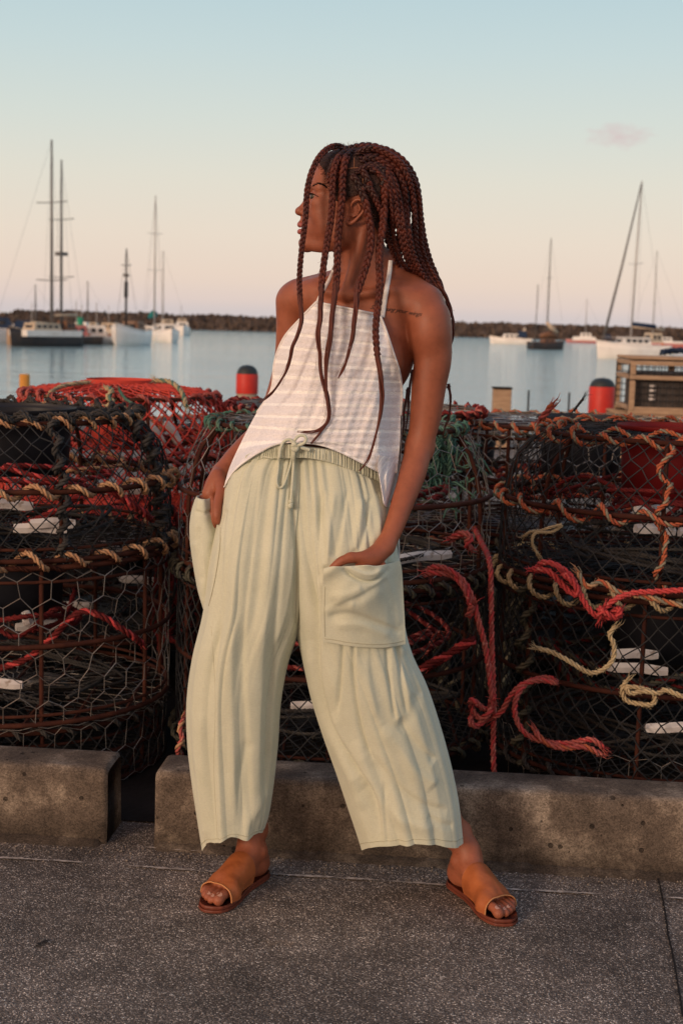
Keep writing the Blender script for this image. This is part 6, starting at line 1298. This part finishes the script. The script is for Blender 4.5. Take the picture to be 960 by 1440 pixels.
for a_, i in enumerate(sd_):
    for b_, j in enumerate(sj_):
        for tr_, o_ in ((BV, .0105), (TV, .006), (WBV, .004)):
            hh = hit(X[i, j], Y[i, j], tr_)
            if hh is not None and hh[1] < 3.2: M_[a_, b_] = min(M_[a_, b_], hh[1]-o_)
Dc = np.minimum(D[np.ix_(sd_, sj_)], M_)
for k in range(8):
    P_ = np.pad(Dc, 1, mode='edge'); Dc = np.minimum((P_[:-2, 1:-1]+P_[2:, 1:-1]+P_[1:-1, :-2]+P_[1:-1, 2:])/4, np.minimum(Dc, M_)+.004)
    Dc = np.minimum(Dc, M_)
for k in range(6):
    P_ = np.pad(Dc, 1, mode='reflect'); Dc = (P_[:-2, 1:-1]+P_[2:, 1:-1]+P_[1:-1, :-2]+P_[1:-1, 2:])/6+Dc/3
Dc = Dc-.002
Dc = np.stack([np.interp(np.arange(nuT), sj_, r) for r in Dc]); Dc = np.stack([np.interp(np.arange(nvT), sd_, Dc[:, j]) for j in range(nuT)], 1)
for k in range(14):
    P_ = np.pad(Dc, 1, mode='reflect', reflect_type='odd'); Dc = (P_[:-2, 1:-1]+P_[2:, 1:-1]+P_[1:-1, :-2]+P_[1:-1, 2:])/4
D = Dc-Dn; TA = P(X, Y, D)
arc = np.r_[0, np.cumsum(np.linalg.norm(np.diff(TA[:, nuT//2], axis=0), axis=1))]; arcu = np.r_[0, np.cumsum(np.linalg.norm(np.diff(TA[nvT//2], axis=0), axis=1))]
UVg = np.stack([np.broadcast_to(arcu[None]/arcu[-1]*1.25, (nvT, nuT)), np.broadcast_to(arc[:, None]/arc[-1], (nvT, nuT))], -1)
def two_sided(A, UV, th_, mat_, name):
    """cloth with a thickness: the sheet, an inner copy and a closed rim"""
    n = grid_normals(A, False); n = n if n[..., 1].mean() < 0 else -n; inner = A-n*th_
    nv, nu = A.shape[:2]; mb = MB(); mb.grid(A); mb.grid(inner[:, ::-1])
    I = np.arange(nv*nu).reshape(nv, nu); Jn = (np.arange(nv*nu)+nv*nu).reshape(nv, nu)[:, ::-1]
    per = [I[0, :], I[:, -1], I[-1, ::-1], I[::-1, 0]]; pj = [Jn[0, :], Jn[:, -1], Jn[-1, ::-1], Jn[::-1, 0]]
    for a_, b_ in zip(per, pj): mb.F.append((np.stack([a_[:-1], a_[1:], b_[1:], b_[:-1]], 1), 0))
    uvs = np.concatenate([UV.reshape(-1, 2), UV[:, ::-1].reshape(-1, 2)]); return mb.build(name, mat_, None, True, uv=uvs)
top_o = pc(two_sided(TA, UVg, .002, MT['top'], 'halter_top')); TOPV = bvh(top_o)
# side and back panel, hanging lower than the front
br = []
for (Lx, Ly), (Rx, Ry), Ye, bl in (((387, 512), (561, 524), 3.098, .085), ((382, 548), (565, 552), 3.10, .095), ((362, 585), (564, 590), 3.095, .10), ((345, 615), (563, 625), 3.085, .11), ((330, 650), (561, 665), 3.075, .115), ((330, 690), (558, 712), 3.07, .12), ((340, 730), (560, 750), 3.075, .12), ((350, 765), (561, 789), 3.08, .12)):
    ph = np.arccos(1-2*uu); br.append(np.stack([Lx+(Rx-Lx)*uu, Ly+(Ry-Ly)*uu, Ye+.004+bl*np.sin(ph)**.7], 1))
RB = cat(np.stack([cat(np.array(r), 160) for r in br]), 160); RB[..., 2] += .004*np.sin(RB[..., 0]*.12); BA = P(RB[..., 0], RB[..., 1], RB[..., 2])
uvb = np.stack(np.meshgrid(np.linspace(0, 1.25, 160), np.linspace(.35, 1.45, 160)), -1)
sub(two_sided(BA[:, ::-1], uvb[:, ::-1], .002, MT['top'], 'back_panel'), top_o)
# the side piece falling past the waistband on the right of the picture
sp_rows = [[(533, 640, 2.962), (542, 641, 2.975), (552, 642, 3.01), (561, 640, 3.06)], [(531, 655, 2.955), (541, 657, 2.965), (552, 658, 3.005), (561, 656, 3.06)], [(534, 672, 2.950), (543, 673, 2.962), (551, 674, 3.00), (559, 672, 3.06)], [(537, 690, 2.950), (543, 692, 2.965), (549, 693, 3.00), (554, 690, 3.05)], [(540, 708, 2.955), (542, 712, 2.97), (545, 713, 3.00), (548, 706, 3.04)]]
RS = cat(np.stack([cat(np.array(r, float), 70) for r in sp_rows]), 110); dS = crease(RS[..., 0], RS[..., 1], [(546, 645), (540, 670), (541, 705)], 3.5, -.008, .4); SA_ = P(RS[..., 0], RS[..., 1], RS[..., 2]-dS)
uvs_ = np.stack(np.meshgrid(np.linspace(0, .2, 70), np.linspace(.9, 1.3, 110)), -1); uvs_[..., 1] += uvs_[..., 0]*1.6
sub(two_sided(SA_, uvs_, .002, MT['top'], 'side_panel'), top_o)
# bindings and halter straps
def flat_strap(pts, w, name, par, tree=BV, off=.003, fb=3.04, n=40):
    Q = cat(np.array(pts, float), n); q = np.array([on(a, b, tree, off, fb) for a, b in Q[:, :2]])
    for k in range(3): q[1:-1] = (q[:-2]+2*q[1:-1]+q[2:])/4
    T_ = nrm(np.gradient(q, axis=0)); view = nrm(CAMP-q); s__ = nrm(np.cross(T_, view)); wv = np.interp(np.linspace(0, 1, n), [0, 1], [w, w*1.15])[:, None]
    A = np.stack([q+s__*wv-view*.0015, q+s__*wv*.9+view*.001, q+view*.002, q-s__*wv*.9+view*.001, q-s__*wv-view*.0015], 1); return sub(MB().grid(A).build(name, MT['strap'], None, True), par)
flat_strap([(549, 366), (548.5, 372), (546.5, 388), (543, 408), (540, 426), (537, 446)], .0047, 'strap', top_o)
flat_strap([(470, 374), (468, 382), (461, 397), (452, 413), (445, 428)], .0036, 'strap', top_o)
def edge_tube(A, r, name): sub(MB().tube(A, r, 6).build(name, MT['strap'], None, True), top_o)
edge_tube(TA[0], .0028, 'neckline_binding'); edge_tube(TA[:int(nvT*.62), 0], .0022, 'armhole_binding'); edge_tube(TA[:int(nvT*.62), -1], .0026, 'armhole_binding'); edge_tube(TA[-1], .0014, 'hem_edge')

# ---------------------------------------------------------------- sandals
MT['leather'] = mat('tan_leather', (.41, .125, .042), .45, .35, 0, (.29, .080, .026), 26, .5, 60, .003, dust=((.30, .095, .032), 60, .66))
MT['solel'] = mat('red_brown_leather', (.17, .042, .024), .5, .35, 0, (.12, .03, .018), 20, .3, 120, .002)
def sandal(Fq, inner, label):
    o = bpy.data.objects.new('sandal', None); SC.collection.objects.link(o); o.parent = person; o.location = tuple(-PO); o['label'] = label
    # outline of the sole: half widths on the inner and the outer side
    a = np.array([-.004, .0, .008, .025, .06, .10, .14, .175, .205, .23, .248, .258, .262]); wi = np.array([.002, .014, .024, .030, .030, .029, .034, .042, .045, .042, .034, .018, .002]); wo = np.array([.002, .014, .024, .030, .032, .033, .038, .043, .041, .034, .024, .012, .002])
    t = np.linspace(0, 1, 70); aa = np.interp(t, np.linspace(0, 1, len(a)), a); I_ = np.interp(t, np.linspace(0, 1, len(a)), wi)*inner; O_ = -np.interp(t, np.linspace(0, 1, len(a)), wo)*inner
    outl = [(x, y) for x, y in zip(aa, I_)]+[(x, y) for x, y in zip(aa[::-1], O_[::-1])]
    def lay(z0, z1, sc, name, m, bev=.002):
        c = np.array([.13, 0]); rows = []
        for (z, s_) in ((z0, sc-.012), (z0+bev, sc), (z1-bev, sc), (z1, sc-.014)): rows.append([Fq(c[0]+(x-c[0])*s_, (y)*s_, z) for x, y in outl])
        A = np.array(rows); mb = MB().grid(A, 0, True); n = A.shape[1]; h_ = n//2
        for row, rev in ((0, False), (3, True)):
            b0 = row*n; f = np.array([[b0+i, b0+i+1, b0+n-2-i, b0+n-1-i] for i in range(h_-1)]); mb.F.append((f[:, ::-1] if rev else f, 0))
        return sub(mb.build(name, m, None, True), o)
    lay(.003, .010, 1.0, 'sole', MT['solel']); lay(.0095, SOLE+.001, .975, 'insole', MT['solel'])
    # wide strap over the instep
    ph = np.linspace(-.10, PI+.10, 64); av = np.linspace(.108, .210, 60); Rr = np.zeros((60, 64)); ctrs = []
    for i, x in enumerate(av):
        c0 = Fq(x, 0, SOLE+.006); ctrs.append(c0); sv = Fq(0, 1, 0)-Fq(0, 0, 0)
        for k, q in enumerate(ph):
            d_ = sv*math.cos(q)+np.array([0, 0, 1.])*math.sin(q); hh = BV.ray_cast(Vector(c0+d_*.12), Vector(-d_), .12)
            Rr[i, k] = .12-hh[3] if hh[0] is not None else .03
    Rr = np.maximum(Rr, .018)
    for k in range(150):
        P_ = np.pad(Rr, 1, mode='edge'); av_ = (P_[:-2, 1:-1]+P_[2:, 1:-1]+2*P_[1:-1, :-2]+2*P_[1:-1, 2:])/6; Rr = np.maximum(Rr, av_) if k < 90 else Rr*.3+av_*.7
    Rr += .0070+.0005*np.sin(av[:, None]*120+4*np.sin(ph[None]*2))*np.sin(np.clip(ph, 0, PI))[None]+.0003*np.sin(ph[None]*11+av[:, None]*70)
    outer = np.zeros((60, 64, 3)); inn = np.zeros_like(outer)
    for i, c0 in enumerate(ctrs):
        for k, q in enumerate(ph):
            d_ = sv*math.cos(q)+np.array([0, 0, 1.])*math.sin(q); sk = (Fq(.010*math.cos(q)*inner*np.interp(i, [0, 59], [-.6, 1.0]), 0, 0)-Fq(0, 0, 0))
            outer[i, k] = c0+sk+d_*Rr[i, k]; inn[i, k] = c0+sk+d_*(Rr[i, k]-.0026)
            for arr in (outer, inn): arr[i, k, 2] = max(arr[i, k, 2], SOLE-.004)
    mb = MB().grid(outer); mb.grid(inn[:, ::-1]); n0 = 60*64; I = np.arange(n0).reshape(60, 64); J = (np.arange(n0)+n0).reshape(60, 64)[:, ::-1]
    for a_, b_ in ((I[0], J[0]), (I[-1, ::-1], J[-1, ::-1]), (I[:, -1], J[:, -1]), (I[::-1, 0], J[::-1, 0])): mb.F.append((np.stack([a_[:-1], a_[1:], b_[1:], b_[:-1]], 1), 0))
    sub(mb.build('strap', MT['leather'], None, True), o)
    sub(MB().tube(outer[-1], .0013, 5).build('strap_edge', mat('pale_leather_edge', (.55, .26, .11), .6), None, True), o)
sandal(Fq1, 1, 'open-toed tan leather sandal on the foot at the picture left'); sandal(Fq2, -1, 'open-toed tan leather sandal on the foot at the picture right')

# ---------------------------------------------------------------- hair
# close cap of hair over the skull, cut along the hairline
hpoly = np.array([(447, 226), (452, 233), (459, 243), (464, 256), (467, 272), (474, 282), (486, 283), (494, 276), (502, 273), (512, 277), (518, 290), (520, 305), (528, 322), (545, 338), (600, 345), (620, 200), (440, 190)], float)
def inpoly(x, y, pl):
    r_ = np.zeros(x.shape, bool); n = len(pl); j = n-1
    for i in range(n):
        xi, yi = pl[i]; xj, yj = pl[j]; m = ((yi > y) != (yj > y)) & (x < (xj-xi)*(y-yi)/(yj-yi+1e-12)+xi); r_ ^= m; j = i
    return r_
ctr = h(500, 275); ex = inpoly(fx, fy, hpoly) & (fc[:, 2] > 1.35)
ex &= ~((np.abs(fc[:, 1]-YH) > .0745) & (fx < 516) & (fy > 278))
fs = Fb[ex]; used, inv = np.unique(fs, return_inverse=True); Vc = Vb[used]; dirv = nrm(Vc-ctr); rgh = rng.normal(0, .0006, (len(Vc), 1))
Vc = Vc+dirv*(.0058+rgh); cap_o = pc(MB().add(Vc, inv.reshape(-1, 4)).build('scalp_hair', MT['scalp'], None, True)); CV = bvh(cap_o)
def plait(pts, r0, r1, tail=0.0, seed=0, wave=.0, plait_frac=1.0, rootlen=.035):
    """three-strand braid along pts (world); last part unbraids into a thin lock"""
    Q, q = resamp(np.array(pts), .0019); L_ = q[-1]; t = q/L_; T_, A_, B_ = pframes(Q); rg_ = np.random.default_rng(seed)
    # keep the flat side of the plait towards the viewer
    view = nrm(CAMP-Q); s__ = nrm(np.cross(T_, view)); d__ = nrm(np.cross(s__, T_))
    tw = rg_.normal(0, .35)+rg_.normal(0, .5)*t; c_, s_ = np.cos(tw)[:, None], np.sin(tw)[:, None]; s2 = s__*c_+d__*s_; d2 = d__*c_-s__*s_
    rad = np.interp(t, [0, .06, .5, 1], [r0*.80, r0, (r0+r1)/2, r1]); pf = plait_frac; k_end = np.searchsorted(t, pf)
    mb = MB(); pitch = np.interp(t, [0, 1], [r0*5.0, r1*5.4]); ph0 = np.cumsum(np.r_[0, np.diff(q)]/pitch)*2*PI
    e = slice(0, max(k_end, 5))
    for k in range(3):
        ph = ph0+k*2*PI/3; off = s2*(np.sin(ph)*rad*.56)[:, None]+d2*(np.sin(2*ph)*rad*.34)[:, None]
        rr = rad*.50*(1+.07*np.sin(ph*1.0+k))
        ks = min(max(int(np.searchsorted(q, rootlen)), 4), k_end-4) if k_end > 12 else 0
        if ks > 3: mb.tube((Q+off)[:ks+1], rr[:ks+1], 6, 2, ref=d2[:ks+1], caps=False); mb.tube((Q+off)[ks:max(k_end, 5)], rr[ks:max(k_end, 5)], 6, 0, ref=d2[ks:max(k_end, 5)])
        else: mb.tube((Q+off)[e], rr[e], 6, 0, ref=d2[e])
    nf = int(L_*160); kf = rg_.integers(2, max(4, min(k_end, len(Q))-6), nf); pf0 = Q[kf]+s2[kf]*(rad[kf]*rg_.choice([-1, 1], nf)*.9)[:, None]
    pf1 = pf0+T_[kf]*rg_.uniform(.002, .009, nf)[:, None]+s2[kf]*rg_.normal(0, .003, nf)[:, None]+d2[kf]*rg_.normal(0, .002, nf)[:, None]; mb.prisms(pf0, pf1, .00022, 3, 1)
    if pf < 1:
        kk = max(0, k_end-10)
        Qt = Q[kk:]; tt = np.linspace(0, 1, len(Qt)); nl = 7
        for j in range(nl):
            a_ = j*2*PI/nl; spread = rad[kk]*.50*(1-tt)**.55*(1+.25*np.sin(tt*22+j)); ph = a_+tt*5+.6*rg_.normal(); w_ = .0018*np.sin(tt*14+rg_.uniform(0, 6))*tt
            mb.tube(Qt+s2[kk:]*(np.cos(ph)*spread+w_)[:, None]+d2[kk:]*(np.sin(ph)*spread)[:, None], rad[kk]*.34*(1-tt)**.7+.0004, 5, 1, ref=d2[kk:])
        for j in range(6):
            m_ = int(len(Qt)*rg_.uniform(.2, .8)); seg = Qt[m_:m_+max(6, len(Qt)//4)]
            if len(seg) < 4: continue
            tt2 = np.linspace(0, 1, len(seg))[:, None]; mb.tube(seg+np.array([rg_.normal(0, .006), 0, rg_.normal(0, .003)])*tt2**1.5+s2[m_:m_+len(seg)]*.002, .0003, 3, 1)
    return pc(mb.build('braid', [MT['hair'], MT['hairtip'], MT['hairroot']], None, True))
def bpts(lst, off=.006):
    """px points; Y None = lying on the head"""
    o_ = []; lastY = YH-.07
    for x, y, *r in lst:
        if r and r[0] is not None: o_.append(P(x, y, r[0])); lastY = r[0]; continue
        q = hit(x, y, CV); q = q if q is not None else hit(x, y, BV)
        if q is None: o_.append(P(x, y, lastY)); continue
        o_.append(q+nrm(CAMP-q)*off); lastY = o_[-1][1]
    return o_
F0 = 3.0
# loose braids hanging before the face, neck and top
plait(bpts([(486, 210, 3.09), (476, 205, 3.075), (463, 208, 3.055), (450, 219, 3.03), (440, 237, 3.015), (434, 256, 3.005), (431, 275, 3.0), (430, 300, 2.995), (427, 327, 2.99), (424, 352, 2.985), (421, 390, 2.975), (422, 420, 2.965), (424, 446, 2.955), (420, 465, 2.95), (411, 488, 2.945), (406, 510, 2.95), (397, 532, 2.955), (383, 552, 2.955), (365, 566, 2.955)]), .0066, .0052, seed=1, plait_frac=.64)
plait(bpts([(492, 212, 3.075), (480, 218, 3.045), (471, 232, 3.025), (468, 256, 3.018), (467, 285, 3.012), (465, 310, 3.005), (460, 340, 2.995), (456, 365, 2.985), (453, 392, 2.975), (451, 420, 2.965), (450, 446, 2.955), (447, 470, 2.948), (450, 500, 2.943), (452, 530, 2.94), (461, 560, 2.938), (464, 585, 2.935), (455, 600, 2.932), (440, 607, 2.93), (418, 607, 2.93)]), .0076, .0066, seed=2, plait_frac=.50)
plait(bpts([(497, 212, 3.07), (487, 222, 3.035), (482, 245, 3.02), (481, 275, 3.013), (478, 305, 3.006), (475, 335, 2.998), (474, 365, 2.988), (473, 395, 2.978), (470, 422, 2.967), (466, 446, 2.955), (464, 475, 2.947), (459, 510, 2.942), (458, 545, 2.938), (462, 572, 2.935), (461, 592, 2.932), (450, 608, 2.93), (437, 624, 2.925)]), .0081, .0070, seed=3, plait_frac=.50)
plait(bpts([(500, 262), (508, 270), (513, 282, 3.012), (517, 300, 3.01), (521, 322, 3.008), (521, 345, 3.003), (516, 368, 2.997), (510, 388, 2.99), (504, 405, 2.98), (501, 425, 2.97), (499, 450, 2.955), (494, 480, 2.945), (487, 508, 2.94), (475, 532, 2.938)]), .0084, .0075, seed=4, plait_frac=.56)
plait(bpts([(530, 238), (538, 250), (541, 270), (540, 292), (538, 318, 3.02), (534, 345, 3.012), (533, 370, 3.0), (534, 392, 2.99), (533, 415, 2.98), (530, 440, 2.965), (528, 465, 2.95), (530, 495, 2.94), (534, 525, 2.937), (537, 560, 2.937), (533, 590, 2.938), (526, 620, 2.935), (518, 645, 2.93), (505, 662, 2.925)]), .0086, .0060, seed=5, plait_frac=.62)
# braids over the crown and down the back; x end, y end, depth at the end
back = [([(500, 216), (520, 208), (545, 216), (566, 232), (580, 252, 3.08), (589, 280, 3.09), (591, 315, 3.10), (592, 345, 3.11), (601, 372, 3.12), (616, 398, 3.13), (628, 422, 3.125), (636, 448, 3.115), (636, 472, 3.12), (630, 500, 3.15)], .0092, 10, .72),
        ([(505, 214), (530, 210), (556, 224), (572, 246), (580, 275, 3.075), (583, 310, 3.085), (585, 345, 3.10), (596, 375, 3.115), (612, 402, 3.125), (626, 430, 3.12), (634, 455, 3.118)], .0092, 11, .8),
        ([(510, 222), (535, 222), (556, 238), (567, 262), (570, 292), (574, 325, 3.055), (580, 355, 3.075), (592, 382, 3.10), (608, 404, 3.12), (622, 424, 3.125)], .0098, 12, .9),
        ([(512, 232), (532, 233), (548, 244), (556, 262), (562, 288), (566, 315, 3.045), (572, 345, 3.06), (582, 372, 3.09), (596, 394, 3.12), (610, 408, 3.14)], .0098, 13, 1),
        ([(520, 240), (540, 240), (550, 262), (556, 285), (560, 315, 3.045), (566, 345, 3.06), (575, 370, 3.085), (590, 390, 3.12), (600, 400, 3.15)], .0096, 14, 1),
        ([(500, 243), (515, 235), (530, 242), (545, 262), (550, 290), (552, 318, 3.05), (556, 345, 3.06), (566, 370, 3.08), (580, 386, 3.12)], .0090, 15, 1),
        ([(510, 262), (522, 268), (530, 285), (538, 305), (545, 330, 3.06), (552, 355, 3.075), (562, 375, 3.10)], .0085, 16, 1),
        ([(515, 208, 3.10), (545, 212, 3.10), (570, 230, 3.10), (585, 258, 3.11), (590, 295, 3.12), (596, 335, 3.13), (606, 370, 3.14), (622, 405, 3.15), (634, 440, 3.15)], .0090, 17, .8),
        ([(540, 215, 3.12), (565, 228, 3.13), (580, 255, 3.14), (584, 295, 3.15), (580, 335, 3.15), (584, 368, 3.15), (596, 392, 3.16), (612, 410, 3.17)], .0095, 18, 1),
        ([(535, 220, 3.14), (560, 240, 3.16), (573, 275, 3.17), (572, 315, 3.17), (570, 350, 3.17), (580, 380, 3.17), (598, 398, 3.17)], .0100, 19, 1),
        ([(548, 240, 3.12), (562, 275, 3.12), (562, 315, 3.12), (560, 345, 3.13), (566, 372, 3.15), (585, 392, 3.17)], .0105, 20, 1),
        ([(535, 265, 3.09), (548, 300, 3.10), (552, 335, 3.11), (558, 362, 3.13), (575, 386, 3.16)], .0105, 21, 1),
        ([(525, 300, 3.10), (540, 325, 3.13), (550, 352, 3.15), (565, 375, 3.17)], .0100, 22, 1)]
for pts, r_, sd_, pf in back: plait(bpts(pts, .008), r_*(.74+.18*((sd_*7) % 5)/4), r_*.60, seed=sd_, plait_frac=pf)
# short braid roots lying over the crown, running back from the partings
for k, (pts, r_) in enumerate((([(484, 216), (478, 226), (473, 240), (471, 252)], .0075), ([(506, 226), (520, 222), (538, 228), (552, 240)], .0082), ([(494, 247), (500, 252), (505, 260), (510, 270)], .0075), ([(523, 214), (540, 217), (556, 228), (570, 246)], .0082), ([(497, 208, 3.10), (515, 205, 3.10), (535, 209, 3.10), (555, 220, 3.10)], .0082),
                            ([(477, 210, 3.13), (468, 216, 3.14), (459, 226, 3.15), (454, 240, 3.155)], .008), ([(505, 236), (512, 244), (518, 256), (522, 270)], .0078), ([(480, 212), (490, 209, 3.08), (503, 207, 3.085), (520, 206, 3.09)], .0078), ([(470, 224), (466, 236), (463, 248), (462, 258)], .0062))):
    plait(bpts(pts, .006), r_, r_*.9, seed=50+k)
# tails of the back braids seen below the arm
for k, pts in enumerate(([(630, 540, 3.16), (633, 560, 3.16), (632, 580, 3.16), (627, 598, 3.16), (622, 612, 3.16)], [(574, 545, 3.17), (569, 570, 3.17), (567, 600, 3.17), (563, 630, 3.17)], [(580, 520, 3.18), (575, 550, 3.18), (573, 585, 3.18), (568, 612, 3.18)])):
    plait(bpts(pts), .0046, .0030, seed=80+k, plait_frac=.02)
# partings
pm = MB()
for a_ in ([(498, 222), (498, 236)], [(489, 237), (500, 236), (512, 236)], [(511, 248), (509, 262)]):
    Q = cat(np.array(a_, float), 12); q = [hit(x, y, CV) for x, y in Q]; q = np.array([v+nrm(CAMP-v)*.0006 for v in q if v is not None]); pm.tube(q, .0012, 5)
pc(pm.build('parting', MT['part'], None, True))
# fly-away hairs along the crown, and baby hairs on the temple
fm = MB(); rg = np.random.default_rng(31)
for k in range(70):
    x = rg.uniform(478, 556); y0 = np.interp(x, [478, 500, 540, 570, 590], [206, 205, 210, 226, 260]); p0 = P(x, y0+2, YH+rg.normal(0, .02)); d_ = np.array([rg.normal(0, .006), rg.normal(0, .004), rg.uniform(.004, .016)])
    fm.tube(cat(np.array([p0, p0+d_*.5+[rg.normal(0, .002), 0, 0], p0+d_+[rg.normal(0, .005), 0, -.002]]), 6), .00022, 3)
for k in range(60):
    t = rg.random(); x = np.interp(t, [0, .5, 1], [450, 461, 466]); y = np.interp(t, [0, .5, 1], [230, 248, 270]); q = on(x, y, BV, .001)
    if q is None: continue
    q2 = on(x-rg.uniform(2, 7), y+rg.uniform(-1, 5), BV, .0012)
    if q2 is not None and np.linalg.norm(q2-q) < .02: fm.prisms([q], [q2], .0003, 3)
o = pc(fm.build('flyaway_hair', MT['hairtip'])); o['kind'] = 'stuff'
